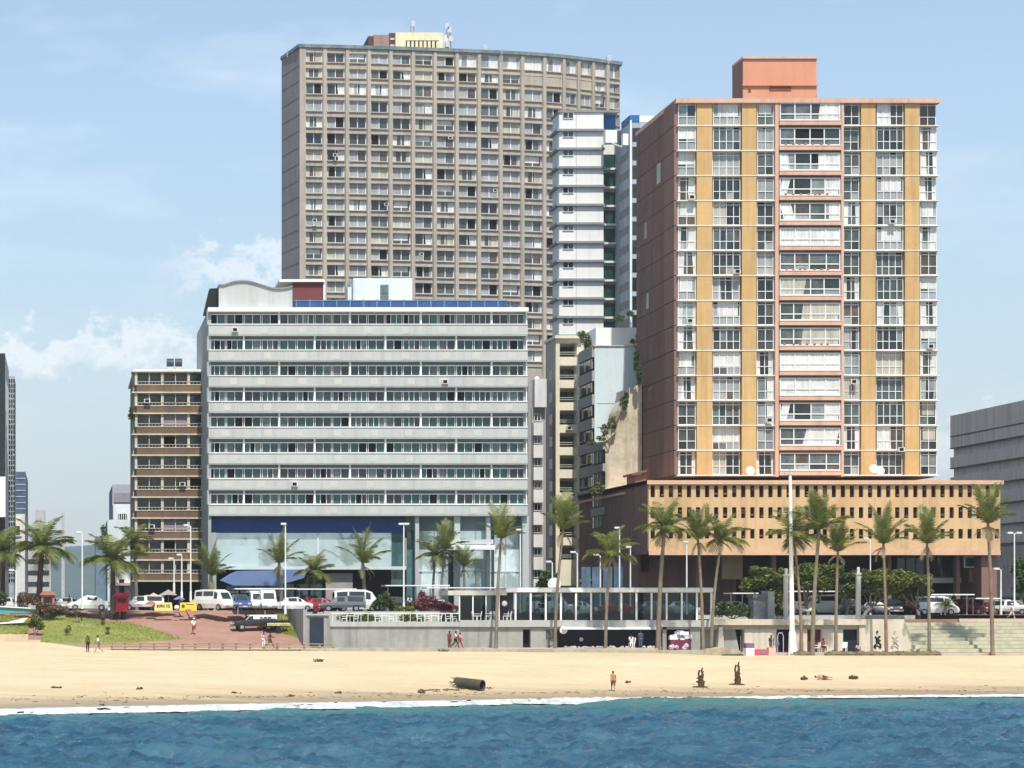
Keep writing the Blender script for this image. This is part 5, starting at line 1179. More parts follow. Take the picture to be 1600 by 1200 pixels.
umbrella_tree(1348, 964, 246, [(1358, 905, 18, 13), (1382, 900, 20, 11), (1370, 922, 18, 10), (1402, 908, 18, 12), (1388, 918, 18, 11), (1352, 918, 15, 10), (1375, 908, 18, 10)], 'umbrella tree with a slanting grey trunk', 4, trunkdx=.9)
umbrella_tree(1436, 964, 248, [(1420, 905, 18, 11), (1440, 912, 15, 11), (1428, 925, 13, 8), (1405, 918, 12, 9), (1445, 924, 12, 8), (1415, 930, 13, 7), (1432, 908, 14, 9)], 'rightmost umbrella tree above the white car', 5, trunkdx=-.4)
umbrella_tree(1595, 955, 256, [(1592, 890, 10, 14), (1602, 905, 12, 12), (1590, 918, 8, 9)], 'leafy tree cut by the right edge of the photo', 6, leaf=LEAFD)
umbrella_tree(862, 930, 262, [(858, 905, 13, 12), (848, 915, 9, 9), (866, 916, 8, 8)], 'dark tree at the foot of the cream block', 7, leaf=LEAFD)
def shrub(px, pyb, Y, clumps, label, leaf, seed, name='shrub', cat='shrub', size=.27, dens=620, base=None):
    r = random.Random(seed); b0 = Vector(base) if base else Vector((X(px, Y), Y, Z(pyb, Y))); t_ = thing(name, label, cat, b0)
    M = MB().mat(BARK); C = MB().mat(leaf)
    for (a, q, w, h) in clumps:
        c = Vector((X(a, Y), Y+r.uniform(-.4, .4), Z(q, Y))); w_, h_ = w*Y/F, h*Y/F
        M.tube([b0+Vector((0, 0, -.1)), b0.lerp(c, .5)+Vector((r.uniform(-.1, .1), 0, 0)), c], [.06, .045, .02], 5); leaves(C, c, w_, w_*.8, h_, int(dens*w_*h_)+40, size, r)
    M.build('stem', t_); C.build('foliage', t_); return t_
shrub(602, 954, 247, [(600, 938, 14, 11), (590, 945, 10, 8), (612, 943, 9, 9), (603, 930, 7, 6)], 'round bright green shrub in front of the white minibus', LEAFD, 1)
shrub(630, 956, 246.6, [(625, 951, 9, 5), (640, 951, 8, 5)], 'low green shrub at the foot of the lamp on the terrace', LEAF, 2)
shrub(665, 956, 247, [(655, 944, 12, 9), (672, 940, 14, 10), (688, 946, 12, 7), (660, 932, 7, 9), (697, 949, 9, 5)], 'maroon flowering bougainvillea behind the terrace chairs', BOUG, 3, 'bougainvillea')
shrub(1145, 966, 244, [(1120, 956, 12, 9), (1138, 952, 14, 11), (1158, 953, 14, 11), (1170, 958, 8, 8), (1128, 945, 8, 6)], 'thick green hedge between the pavilion and the grey kiosk', LEAFD, 4, 'hedge', 'hedge')
shrub(1222, 966, 244, [(1216, 953, 9, 11), (1226, 958, 6, 8)], 'green hedge end between the kiosk and the white mast', LEAFD, 5, 'hedge', 'hedge')
shrub(40, 948, 256, [(38, 934, 13, 10), (52, 938, 9, 8), (30, 940, 9, 7)], 'brown dry shrub beside the big left palm', DRY, 6)
shrub(85, 955, 255, [(75, 948, 13, 7), (92, 951, 10, 5), (64, 946, 9, 6)], 'low brownish ground shrub under the big left palm', DRY, 7)
shrub(5, 948, 258, [(4, 935, 8, 12), (-4, 940, 8, 8)], 'dark shrub at the left edge of the photo', LEAFD, 8)
def slope_plant(px, py, clumps, label, leaf, seed, **k):
    p = on_ramp(px, py); return shrub(px, py, p.y, clumps, label, leaf, seed, base=p, **k)
slope_plant(106, 994, [(107, 983, 5.5, 6), (103, 986, 3, 4)], 'small young tree with dark crown on the lawn', LEAFD, 9, name='sapling', cat='young tree', size=.16)
slope_plant(121, 975, [(121, 956, 6, 7), (117, 954, 4, 4)], 'small brown sapling at the upper edge of the lawn', DRY, 10, name='sapling', cat='young tree', size=.16)
slope_plant(168, 993, [(168, 987, 4, 8), (169, 982, 4, 3)], 'small dark green upright bush near the front of the lawn', LEAFD, 11, size=.14, dens=900)
slope_plant(54, 993, [(56, 968, 9, 9), (62, 978, 8, 7), (50, 975, 7, 7)], 'grey green shrub at the lawn corner above the sandy wall', LEAF, 12)
ag = thing('agave', 'grey spiky agave at the left corner of the lawn', 'plant', (X(55, 239.5), 239.3, 3.45)); M = MB().mat(foliage('agave_leaf', (.12, .13, .11), (.22, .23, .20), (.07, .07, .06), 2)); r_ = random.Random(3)
for k in range(34):
    a = r_.uniform(0, 6.28); u = r_.uniform(.1, 1.3); L = r_.uniform(.5, 1.15); c = Vector((X(55, 239.3)+r_.uniform(-.5, .5), 239.3, 3.45)); d = Vector((math.cos(a)*math.cos(u), math.sin(a)*math.cos(u), math.sin(u))); s = d.cross(Vector((0,0,1))).normalized()*.09
    M.add([tuple(c-s), tuple(c+s), tuple(c+d*L)], [(0,1,2)])
M.build('leaf', ag)
def roof_plant(px, py, Y, clumps, label, seed, leaf=LEAF): return shrub(px, py, Y, clumps, label, leaf, seed, name='wall_plant', cat='plant', size=.3, dens=330)
roof_plant(915, 545, 294, [(914, 530, 9, 12), (908, 522, 7, 6), (919, 538, 6, 8)], 'green bush growing on the roof edge of the cream block', 21)
roof_plant(992, 541, 288.5, [(990, 533, 5, 5), (996, 525, 4, 8), (998, 545, 4, 6)], 'thin plants along the right roof edge of the pale blue gable', 22)
roof_plant(998, 604, 281.5, [(996, 560, 5, 16), (998, 585, 4, 16), (993, 572, 3, 10)], 'dark creeper hanging beside the orange tower flank', 23, LEAFD)
roof_plant(972, 642, 282.3, [(975, 630, 7, 12), (980, 618, 4, 7)], 'green bush in the upper notch of the ruined wall', 24, LEAFD)
roof_plant(953, 690, 282.3, [(956, 662, 8, 14), (945, 672, 6, 10), (938, 685, 8, 5), (925, 692, 8, 4)], 'green bushes spilling over the lower step of the ruined wall', 25)
roof_plant(940, 770, 282, [(938, 762, 8, 9), (926, 768, 6, 6)], 'small plants at the foot of the ruined wall flank', 26)
roof_plant(975, 500, 331.5, [(968, 497, 10, 6), (985, 490, 6, 5)], 'low greenery on the roof below the white ledge block', 27, LEAFD)
roof_plant(208, 650, 284, [(205, 642, 4, 7), (208, 652, 3, 8), (203, 650, 3, 5)], 'tuft of leaves growing from the side of the brick flats', 28)
roof_plant(163, 835, 329.5, [(162, 828, 5, 9), (166, 838, 4, 6), (160, 840, 4, 5)], 'small plant on the side of the pale wall in the side street', 29, LEAFD)
for px, w, lab, sd, lf in ((545, 14, 'low green planting behind the left terrace chairs', 51, LEAF), (575, 14, 'low green planting behind the middle terrace railing', 52, LEAF), (645, 16, 'low green planting left of the bougainvillea', 53, LEAF), (705, 12, 'low green planting at the right end of the terrace', 54, LEAF)):
    shrub(px, 972, 243.2, [(px-w*.7, 966, w*.7, 6), (px, 964, w*.7, 7), (px+w*.8, 967, w*.7, 5)], lab, lf, sd, base=(X(px, 243.2), 243.2, 5.98))
# ================================================================== lamp posts and the mast
def lamp(px, pyt, pyb, Y, label, arm=0, heads=1, r0=.075, zb=None, fat=0):
    zb = Z(pyb, Y) if zb is None else zb; t_ = thing('street_lamp', label, 'street lamp', (X(px, Y), Y, zb), 'street lamps'); x = X(px, Y); zt = Z(pyt, Y)
    M = MB().mat(LAMPW); M.tube([(x, Y, zb-.1), (x, Y, zb+.9), (x, Y, zb+1.0), (x, Y, zt)], [r0*1.9, r0*1.7, r0*1.15, r0*.8], 7); M.build('pole', t_)
    for k in range(heads):
        s = -1 if (k == 0) == (arm <= 0) else 1
        L = abs(arm)*Y/F if arm else .5
        M = MB().mat(LAMPW); M.tube([(x, Y, zt-.1), (x+s*L*.5, Y, zt+.12), (x+s*L, Y, zt+.1)], r0*.6, 5); M.build('arm', t_)
        M = MB().mat(mat('lamp_head', (.66, .66, .62), .4, .05)); M.box(x+s*L-.28, x+s*L+.28, Y-.16, Y+.16, zt+.02, zt+.2); M.box(x+s*L-.2, x+s*L+.2, Y-.1, Y+.1, zt-.03, zt+.02); M.build('lamp_head', t_)
lamp(128.5, 833, 950, 254, 'lamp post standing in the blue street gap', -5)
lamp(298, 822, 938, 256, 'tallest lamp post before the brick flats', 0, 1, .07)
lamp(284, 868, 938, 257, 'shorter lamp post before the brick flats with a left arm', -4)
lamp(272, 874, 925, 262, 'green tinted lamp post nearest the grey stall umbrella', -5)
lamp(25, 892, 948, 256, 'short lamp post beside the left edge palms', 0)
lamp(446, 820, 958, 247.5, 'lamp post standing before the blue awning', -3)
lamp(631, 820, 957, 247.3, 'two headed lamp post left of the lobby glass', 4, 2)
lamp(813, 829, 918, 256, 'lamp post right of the lobby glass', -3, zb=7.0)
lamp(863, 879, 916, 252, 'lamp post with a round white disc at its foot', -6, zb=6.9)
lamp(902, 864, 918, 252, 'lamp post left of the thin maroon flank palm', -7, zb=6.9)
lamp(938, 868, 918, 254, 'bare pole lamp beside the thin maroon flank palm', 0, zb=6.9)
lamp(968, 826, 918, 251, 'tall lamp post rising through the thin maroon flank palm', -4, zb=6.9)
lamp(985, 856, 918, 253, 'thin lamp post right of the thin maroon flank palm', -3, zb=6.9)
lamp(1073, 848, 916, 252, 'white lamp post between the podium palms', -2, zb=6.8)
lamp(1360, 843, 945, 256, 'thin pale green lamp post above the umbrella trees', 0, 1, .06, zb=6.8)
lamp(1585, 834, 958, 252, 'two headed lamp post at the right edge', 7, 2, zb=6.8)
lamp(1564, 890, 955, 252, 'short lamp post right of the tall right hand palm', 0, zb=6.8)
q = MB().mat(WHITE); q.tube([(X(866, 250), 250, Z(913, 250)), (X(866, 250), 249.9, Z(913, 250))], .72, 14); q.tube([(X(866, 250), 249.95, 6.9), (X(866, 250), 249.95, Z(921, 250))], .08, 5); tag(q.build('disc_sign'), 'round white blank disc sign above the pavilion roof', 'sign')
for px, pyt, lab in ((1228, 888, 'square concrete post left of the white mast'), (1341, 886, 'square concrete post in front of the umbrella trees')):
    t_ = thing('concrete_post', lab, 'post', (X(px, 241.5), 241.5, 6.3), 'concrete posts on the terrace')
    q = MB().mat(mat('post_concrete', (.62, .62, .58), .85, .1, .15)); x = X(px, 241.5); q.box(x-.2, x+.2, 241.3, 241.7, 6.3, Z(pyt+12, 241.5)); q.build('shaft', t_)
    q = MB().mat(mat('post_concrete', (0,0,0))); q.box(x-.28, x+.28, 241.2, 241.8, Z(pyt+12, 241.5), Z(pyt+9, 241.5)); q.box(x-.12, x+.12, 241.4, 241.6, Z(pyt+9, 241.5), Z(pyt, 241.5)); q.build('cap', t_)
t_ = thing('white_mast', 'tall tapering white mast rising from the sand before the orange tower', 'mast', (X(1238, 236), 236, 2.6))
M = MB().mat(mat('mast_white', (.82, .80, .74), .5, .05, .1)); ym = 236; M.tube([(X(1238.5, ym), ym, 2.5), (X(1238.3, ym), ym, Z(1018, ym)), (X(1238, ym), ym, Z(990, ym)), (X(1237.6, ym), ym, Z(985, ym)), (X(1234.6, ym), ym, Z(742, ym))], [.50, .42, .36, .26, .15], 10); M.build('shaft', t_)
M = MB().mat(METAL); M.box(X(1232, ym), X(1237, ym), ym-.2, ym+.2, Z(742, ym), Z(738, ym)); M.tube([(X(1234, ym), ym, Z(742, ym)), (X(1234, ym), ym, Z(733, ym))], .05, 4); M.box(X(1226, ym), X(1232, ym), ym-.15, ym+.15, Z(741, ym), Z(739, ym)); M.build('light_head', t_)
M = MB().mat(CREAMC); M.box(X(1229, ym), X(1249, ym), ym-.6, ym+.6, 2.2, 2.78); M.build('footing', t_)
# ================================================================== vehicles
CARM = {}
def paint(n, c): 
    m = mat('car_paint_'+n, c, .28, .04, 0, .5, spec=.5); m.node_tree.nodes['Principled BSDF'].inputs['Coat Weight'].default_value = .6; return m
CGL = glass('car_glass', (.02, .028, .03), .05, .2, .8, .02); CHROME = mat('chrome_rim', (.5, .5, .52), .3, .05, metal=.8)
HEADL = mat('headlight_lens', (.7, .72, .72), .15, .05); TAILL = mat('taillight_lens', (.28, .01, .01), .25, .1); PLATE = mat('number_plate', (.6, .58, .45), .6, .05)
# side profiles: station x, sill, belt, roof, half width at belt, half width at roof
KIND = {
 'car': [(-2.1,.38,.62,.63,.72,.70),(-2.0,.25,.88,.90,.80,.74),(-1.45,.22,.96,1.02,.84,.68),(-.95,.22,.97,1.42,.85,.60),(.2,.22,.95,1.46,.86,.60),(.75,.22,.93,1.22,.86,.62),(1.15,.22,.90,.93,.85,.70),(1.85,.24,.74,.77,.80,.70),(2.1,.36,.55,.57,.68,.62)],
 'van': [(-2.35,.35,1.1,1.85,.80,.74),(-2.25,.28,1.15,2.10,.84,.74),(-1.0,.26,1.15,2.20,.85,.75),(.7,.26,1.15,2.18,.85,.75),(1.35,.26,1.12,1.95,.85,.72),(1.9,.26,1.05,1.12,.84,.74),(2.25,.28,.85,.9,.80,.72),(2.38,.36,.6,.62,.74,.70)],
 'suv': [(-2.15,.42,1.0,1.5,.80,.70),(-2.05,.32,1.05,1.68,.85,.68),(-.6,.3,1.05,1.76,.88,.68),(.45,.3,1.03,1.70,.88,.68),(1.05,.3,1.0,1.08,.87,.74),(1.95,.32,.9,.93,.84,.76),(2.15,.42,.66,.68,.76,.70)],
 'pickup': [(-2.5,.5,.95,.96,.82,.80),(-2.45,.45,1.0,1.62,.84,.72),(-.45,.42,1.02,1.66,.85,.70),(-.4,.42,1.02,1.62,.85,.68),(.55,.42,1.0,1.60,.85,.66),(1.15,.42,.98,1.04,.84,.74),(2.2,.44,.86,.9,.82,.76),(2.42,.52,.62,.64,.76,.72)]}
GLASSX = {'car': [(3,4,.08,.92),(4,5,.1,.8)], 'van': [(1,2,.1,.95),(2,3,.05,.95),(3,4,.05,.8)], 'suv': [(1,2,.1,.92),(2,3,.06,.94),(3,4,.02,.5)], 'pickup': [(1,2,.1,.92),(3,4,.1,.95)]}
ENDS = {'car': (3, 2, 5, 6), 'van': (1, 0, 4, 5), 'suv': (1, 0, 3, 4), 'pickup': (1, 0, 4, 5)}
def make_car(kind, col):
    st = KIND[kind]; out = {}; B = MB().mat(col); vs = []
    for x, s, b_, t, w, wr in st: vs += [(x,-w*.9,s),(x,-w,lerp(s,b_,.5)),(x,-w,b_),(x,-wr,t),(x,wr,t),(x,w,b_),(x,w,lerp(s,b_,.5)),(x,w*.9,s)]
    fs = []
    for i in range(len(st)-1):
        for k in range(8): fs.append((i*8+k, i*8+(k+1)%8, (i+1)*8+(k+1)%8, (i+1)*8+k))
    fs += [tuple(range(8)), tuple(range((len(st)-1)*8+7, (len(st)-1)*8-1, -1))]
    B.add(vs, fs)
    if kind == 'pickup': B.box(-2.46, -.46, -.74, .74, 1.66, 1.72)
    out['body'] = [B]
    wins = []
    for sgn in (-1, 1):
        G = MB().mat(CGL)
        for i, j, a, c in GLASSX[kind]:
            def P(t, v):
                s0, s1 = st[i], st[j]; x = lerp(s0[0], s1[0], t); b_, tp = lerp(s0[2], s1[2], t), lerp(s0[3], s1[3], t); w, wr = lerp(s0[4], s1[4], t), lerp(s0[5], s1[5], t)
                return (x, sgn*(lerp(w, wr, v)+.012), lerp(b_, tp, v))
            lo = .35 if kind == 'van' and i < 3 else .1
            G.quad(P(a, lo), P(c, lo), P(c, .82 if kind == 'van' else .9), P(a, .82 if kind == 'van' else .9))
        wins.append(G)
    i0, i1, j0, j1 = ENDS[kind]
    for (a, c, sx) in ((i0, i1, -1), (j0, j1, 1)):
        G = MB().mat(CGL); A, Cc = st[a], st[c]
        if abs(A[0]-Cc[0]) < .15: z0, z1 = lerp(A[2], A[3], .3), lerp(A[2], A[3], .85); G.quad((Cc[0]+sx*.03, -.6, z0), (Cc[0]+sx*.03, .6, z0), (A[0]+sx*.1, .55, z1), (A[0]+sx*.1, -.55, z1))
        else:
            def Q(t, y): return (lerp(A[0], Cc[0], t)+sx*.012, y, lerp(A[3], Cc[3], t)+.012)
            G.quad(Q(.1, -.56), Q(.9, -.62), Q(.9, .62), Q(.1, .56))
        wins.append(G)
    out['window'] = wins
    wh = []
    L = st[-1][0]; wr_ = .31 if kind == 'car' else .35
    for x in (-L*.62, L*.60):
        for sgn in (-1, 1):
            w = st[3][4]; T = MB().mat(RUBBER); T.tube([(x, sgn*(w-.2), wr_), (x, sgn*(w+.015), wr_)], wr_, 14); H = MB().mat(CHROME); H.tube([(x, sgn*(w-.1), wr_), (x, sgn*(w+.03), wr_)], wr_*.6, 10); wh.append((T, H))
    out['wheel'] = wh
    f, r_ = st[-2], st[1]; hl = []; tl = []
    for sgn in (-1, 1):
        H = MB().mat(HEADL); H.box(f[0]+.05, st[-1][0]-.01, sgn*.5-.14, sgn*.5+.14, f[2]-.22, f[2]-.06); hl.append(H)
        T = MB().mat(TAILL); T.box(st[0][0]-.03, st[0][0]+.1, sgn*.64-.08, sgn*.64+.08, .7, 1.0 if kind != 'car' else .85); tl.append(T)
    out['headlight'] = hl; out['taillight'] = tl
    bp = []
    for x0, x1 in ((st[0][0]-.06, st[0][0]+.12), (st[-1][0]-.1, st[-1][0]+.06)):
        q = MB().mat(mat('bumper_grey', (.2, .2, .21), .5)); q.box(x0, x1, -.72, .72, .36, .54); q.mat(PLATE); xx = x0-.01 if x0 < 0 else x1; q.box(xx, xx+.01, -.25, .25, .40, .52); bp.append(q)
    out['bumper'] = bp
    return {k: [(m[0].mesh(k), m[1].mesh('rim')) if isinstance(m, tuple) else m.mesh(k, smooth=False) for m in v] for k, v in out.items()}
PROTO = {}
def car(kind, cname, col, px, Y, head, label, cat=None, group='vehicles parked along the street', z=None, sc=1.0, pitch=0):
    key = (kind, cname)
    if key not in PROTO: PROTO[key] = make_car(kind, paint(cname, col))
    x = X(px, Y); zz = street_z(x)+.01 if z is None else z
    nm = {'car': 'parked_car', 'van': 'parked_minibus', 'suv': 'parked_car', 'pickup': 'parked_pickup'}[kind]
    t_ = thing(nm, label, cat or {'car': 'car', 'van': 'minibus', 'suv': 'car', 'pickup': 'pickup truck'}[kind], (x, Y, zz), group, R(head)); t_.scale = (sc,)*3
    if pitch: t_.rotation_euler = (0, pitch, R(head))
    for part, ms in PROTO[key].items():
        for me in ms:
            if isinstance(me, tuple):
                w = inst(me[0], 'wheel', t_, (0,0,0), 0, True); inst(me[1], 'rim', w, (0,0,0), 0, True)
            else: inst(me, part, t_, (0,0,0), 0, True)
    return t_
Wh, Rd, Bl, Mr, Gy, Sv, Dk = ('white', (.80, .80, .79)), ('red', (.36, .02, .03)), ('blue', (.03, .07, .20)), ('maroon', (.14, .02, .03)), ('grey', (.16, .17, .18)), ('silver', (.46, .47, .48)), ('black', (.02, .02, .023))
car('van', *Wh, 336, 256, -52, 'white minibus facing the sea beside the yellow stalls', sc=1.06)
car('van', *Wh, 417, 254, -88, 'white minibus seen head on beyond the green bank', sc=1.03)
car('van', *Wh, 399, 257, -84, 'second white minibus half hidden behind the head on minibus')
car('car', *Wh, 460, 253, 8, 'white sedan right of the lamp before the blue awning')
car('car', *Rd, 503, 253, -20, 'red car under the carport left of the white minibus row', sc=.98)
car('suv', *Rd, 484, 258, -70, 'red high roofed car behind the red sedan')
car('van', *Wh, 558, 254, 2, 'long white minibus side on behind the green shrub', sc=1.1)
car('pickup', *Gy, 534, 250.5, 175, 'grey pickup in front of the long white minibus')
car('suv', *Dk, 622, 256, 0, 'black car behind the lamp left of the bougainvillea')
car('car', *Mr, 690, 256, 0, 'maroon car above the bougainvillea')
car('car', *Wh, 138, 257, 178, 'white sedan side on in the street gap', sc=1.12)
car('car', *Wh, 92, 260, -60, 'white car beside the red hut in the street gap')
car('car', *Sv, 108, 259, 10, 'silver car behind the white sedan in the street gap')
car('pickup', *Wh, 220, 258, 185, 'white pickup in front of the brick flats')
car('car', *Wh, 12, 262, 20, 'white car at the left edge of the photo')
car('suv', *Bl, 375, 255, -80, 'dark blue car between the two white minibuses')
car('van', *Wh, 1287, 252, 182, 'white minibus under the umbrella trees', sc=1.0)
car('suv', *Gy, 1325, 251, -60, 'dark grey car right of the white minibus under the trees')
car('car', *Wh, 1368, 250.5, -85, 'white car seen head on beyond the slanting tree trunk', sc=.95)
car('suv', *Dk, 1395, 251, -100, 'black car left of the maroon car')
car('car', *Mr, 1418, 251.5, -60, 'maroon car left of the white van by the carport')
car('van', *Wh, 1464, 250, -12, 'white people carrier by the carport', sc=.92)
car('suv', *Mr, 1522, 253, -60, 'maroon car behind the tall right hand palm')
car('pickup', *Wh, 1582, 252, -45, 'white pickup at the right edge of the photo', sc=.95)
car('car', *Rd, 1545, 256, 0, 'red car at the right beyond the tall palm')
car('car', *Rd, 965, 252, 5, 'red car seen through the pavilion glass')
car('car', *Wh, 905, 253, 0, 'white car seen through the pavilion glass')
car('van', *Wh, 858, 255, 0, 'white minibus seen through the pavilion glass')
car('car', *Gy, 1020, 252, 0, 'grey car seen through the pavilion glass')
car('car', *Sv, 1064, 253, 0, 'silver car seen through the right end of the pavilion')
car('car', *Wh, 1150, 253, 0, 'white car behind the hedge')
car('car', *Wh, 1248, 251, -80, 'white car hidden behind the white mast')
# pickup and flat trailer on the ramp; lower body black to paint its shadow
p = on_ramp(396, 985); tk = car('pickup', *Dk, 396, p.y, 188, 'pickup, lower half painted black as shadow, with white cab top and canopy parked on the ramp', group=None, z=p.z+.02, sc=.98)
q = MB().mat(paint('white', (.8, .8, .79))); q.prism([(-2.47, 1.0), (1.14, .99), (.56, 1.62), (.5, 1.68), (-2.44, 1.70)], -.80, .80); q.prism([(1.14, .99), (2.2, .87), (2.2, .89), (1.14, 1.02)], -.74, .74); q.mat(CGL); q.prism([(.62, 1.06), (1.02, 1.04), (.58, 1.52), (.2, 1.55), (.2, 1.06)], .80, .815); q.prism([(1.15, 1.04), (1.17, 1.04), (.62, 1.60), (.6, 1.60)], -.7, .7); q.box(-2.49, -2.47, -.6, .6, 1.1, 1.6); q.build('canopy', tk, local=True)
q = MB().mat(mat('logo_dark', (.08, .09, .06), .7, .3))
for k, (a, b_, c, d) in enumerate(((-1.9, -1.5, 1.12, 1.25), (-1.8, -1.4, 1.33, 1.46), (-1.3, -.95, 1.12, 1.45), (-.85, -.6, 1.12, 1.3), (-.8, -.55, 1.35, 1.46))): q.box(a, b_, .80, .86, c, d)
q.build('side_lettering', tk, local=True)
p = on_ramp(433, 988); tl = thing('flat_trailer', 'small flat trailer with pale side board behind the ramp pickup', 'trailer', (p.x, p.y, p.z), None, R(186))
q = MB().mat(mat('trailer_board', (.66, .62, .5), .7, .15, .1)); q.box(-1.2, 1.2, .68, .74, .7, 1.0); q.box(-1.2, 1.2, -.74, -.68, .7, 1.0); q.mat(mat('trailer_trim', (.5, .42, .1), .7, .2)); q.box(-1.1, -.1, .74, .76, .78, .93); q.box(.1, 1.1, .74, .76, .78, .93); q.build('side_board', tl, local=True)
q = MB().mat(BLACKP); q.box(-1.2, 1.2, -.68, .68, .6, .7); q.box(1.2, 1.9, -.06, .06, .55, .63); q.build('deck', tl, local=True)
for s in (-1, 1): q = MB().mat(RUBBER); q.tube([(0, s*.72, .3), (0, s*.9, .3)], .3, 12); q.build('wheel', tl, local=True)
# ================================================================== stalls and small things by the street
for px, lab, kx in ((255.5, 'pale yellow stall sign board with a row of dark lettering', 0), (294, 'bright yellow stall sign board with one dark round mark', 1)):
    Y_ = 255.0; t_ = thing('stall_board', lab, 'sign board', (X(px, Y_), Y_, 7.2)); w = 1.0 if kx == 0 else .95
    q = MB().mat(mat(['stall_yellow_pale', 'stall_yellow'][kx], [(.74, .66, .24), (.76, .58, .06)][kx], .7, .08)); x = X(px, Y_)
    q.prism([(x-w, 7.2), (x+w, 7.2), (x+w*.9, 8.1), (x-w*.9, 8.1)], Y_-.1, Y_+.3); q.build('board', t_)
    q = MB().mat(mat('sign_ink', (.10, .08, .03), .8, .2)); y = Y_-.13
    if kx == 0:
        for a, b_, c, d in ((-.75, -.55, .35, .65), (-.5, -.42, .35, .7), (-.36, -.1, .4, .68), (-.02, .12, .32, .66), (.3, .42, .35, .7), (.5, .72, .35, .48), (.48, .7, .58, .7)): q.box(x+a, x+b_, y, y+.03, 7.2+c, 7.2+d)
    else:
        q.lathe([(.02, 0), (.02, .01)], 0, 0, 4); q = MB().mat(mat('sign_ink', (0,0,0))); q.tube([(x-.55, y, 7.72), (x-.55, y-.02, 7.72)], .18, 10); q.box(x-.25, x+.6, y, y+.03, 7.86, 7.92); q.mat(mat('orange_step', (.45, .15, .02), .7)); q.box(x-.35, x+.3, y-.05, y, 7.2, 7.34)
    q.build('lettering', t_)
q = MB().mat(WHITE); q.blob((X(276, 254.8), 254.8, 7.55), .28, jit=.03); tag(q.build('white_ball'), 'white round buoy between the two yellow stall boards', 'ball')
def parasol(px, pyt, pyb, w, Y, col, label, cat='parasol'):
    t_ = thing('stall_parasol', label, cat, (X(px, Y), Y, 7.2), 'stall parasols'); x = X(px, Y); zt = Z(pyt, Y); ze = Z(pyb, Y); r0 = w*Y/F
    q = MB().mat(col); n = 8; vs = [(x, Y, zt)]+[(x+r0*math.cos(6.283*k/n), Y+r0*math.sin(6.283*k/n), ze-(.08 if k % 2 else 0)) for k in range(n)]; q.add(vs, [(0, k+1, (k+1) % n+1) for k in range(n)]); q.add([(v[0], v[1], v[2]-.03) for v in vs], [(0, (k+1) % n+1, k+1) for k in range(n)])
    q.build('canopy', t_); q = MB().mat(METAL); q.tube([(x, Y, 7.1), (x, Y, zt-.02)], .03, 5); q.build('pole', t_)
parasol(263, 921, 929, 14, 258, mat('canvas_grey', (.30, .27, .25), .9, .1), 'grey parasol behind the pale yellow stall board')
parasol(240, 926, 934, 14, 259, mat('canvas_salmon', (.62, .30, .22), .9, .1), 'salmon parasol beside the white pickup')
parasol(280, 931, 936, 9, 257, mat('canvas_blue', (.16, .15, .30), .9, .1), 'blue parasol low between the stall boards')
parasol(305, 935, 942, 11, 256, mat('canvas_olive', (.34, .34, .2), .9, .1), 'olive parasol right of the bright yellow stall board')
parasol(236, 938, 943, 9, 256, mat('canvas_rust', (.35, .13, .05), .9, .2), 'rusty orange parasol left of the pale yellow board')
for px, col, lab, py0 in ((190, mat('booth_red', (.38, .02, .04), .6, .1), 'tall red booth beside the right bushy palm', 926), (75, mat('hut_brick', (.36, .15, .11), .8, .15), 'brick red hut beside the big left palm', 924)):
    Y_ = 256.5; x = X(px, Y_); t_ = thing('vendor_booth', lab, 'booth', (x, Y_, 7.2)); q = MB().mat(col); q.box(x-.75, x+.75, Y_-.7, Y_+.7, 7.15, Z(py0+6, Y_)); q.build('body', t_)
    q = MB().mat(col); q.prism([(x-.95, Z(py0+6, Y_)), (x+.95, Z(py0+6, Y_)), (x+.7, Z(py0, Y_)), (x-.6, Z(py0, Y_))], Y_-.9, Y_+.9); q.build('roof', t_); q = MB().mat(BLACKP); q.box(x-.5, x+.45, Y_-.74, Y_-.7, 8.1, Z(py0+9, Y_)); q.build('hatch', t_)
for i, (px, py, lab) in enumerate(((181, 968, 'dark bin with a white patterned front beside the right palm foot'), (193, 968, 'dark bin right of the patterned bin'), (160, 968, 'dark waste bin at the top edge of the lawn'))):
    p = on_ramp(px, py); t_ = thing('waste_bin', lab, 'bin', p); q = MB().mat(BLACKP); q.lathe([(.26, 0), (.33, .9), (.36, .95), (.3, 1.0)], p.x, p.y, 10); q.build('body', t_); q = MB().mat(mat('bin_rim', (.2, .18, .14), .7, .2)); q.lathe([(.37, .0), (.37, .1)], p.x, p.y, 10)
    q.v = [(a, b_, c+.85) for a, b_, c in q.v]; q.build('rim', t_)
    for o in t_.children: o.location.z = 0
    for o in t_.children:
        for v in o.data.vertices: v.co.z += p.z
p = on_ramp(10, 968); q = MB().mat(WHITE); a = on_ramp(0, 976, .1); b_ = on_ramp(44, 965, .4); q.prism([(X(-20, 245), Z(976, 245)), (X(36, 245), Z(973, 245)), (X(44, 245), Z(965, 245)), (X(36, 245), Z(966, 245)), (X(12, 245), Z(972, 245)), (X(-20, 245), Z(974, 245))], 244.8, 246); tag(q.build('white_sheet'), 'pale crumpled sheet lying on the lawn at the left edge', 'sheet')
q = MB().mat(mat('pool_wall_teal', (.10, .32, .30), .6, .12, .1)); q.prism([(X(-60, 251), Z(962, 251)), (X(47, 251), Z(957, 251)), (X(49, 251), Z(951, 251)), (X(-60, 251), Z(945, 251))], 250.8, 252.4); q.mat(WHITE); q.prism([(X(-60, 251), Z(945.2, 251)), (X(49, 251), Z(951.2, 251)), (X(49, 251), Z(949.6, 251)), (X(-60, 251), Z(943.2, 251))], 250.6, 252.5); tag(q.build('teal_wall'), 'teal painted low wall at the left edge of the lawn', 'wall')
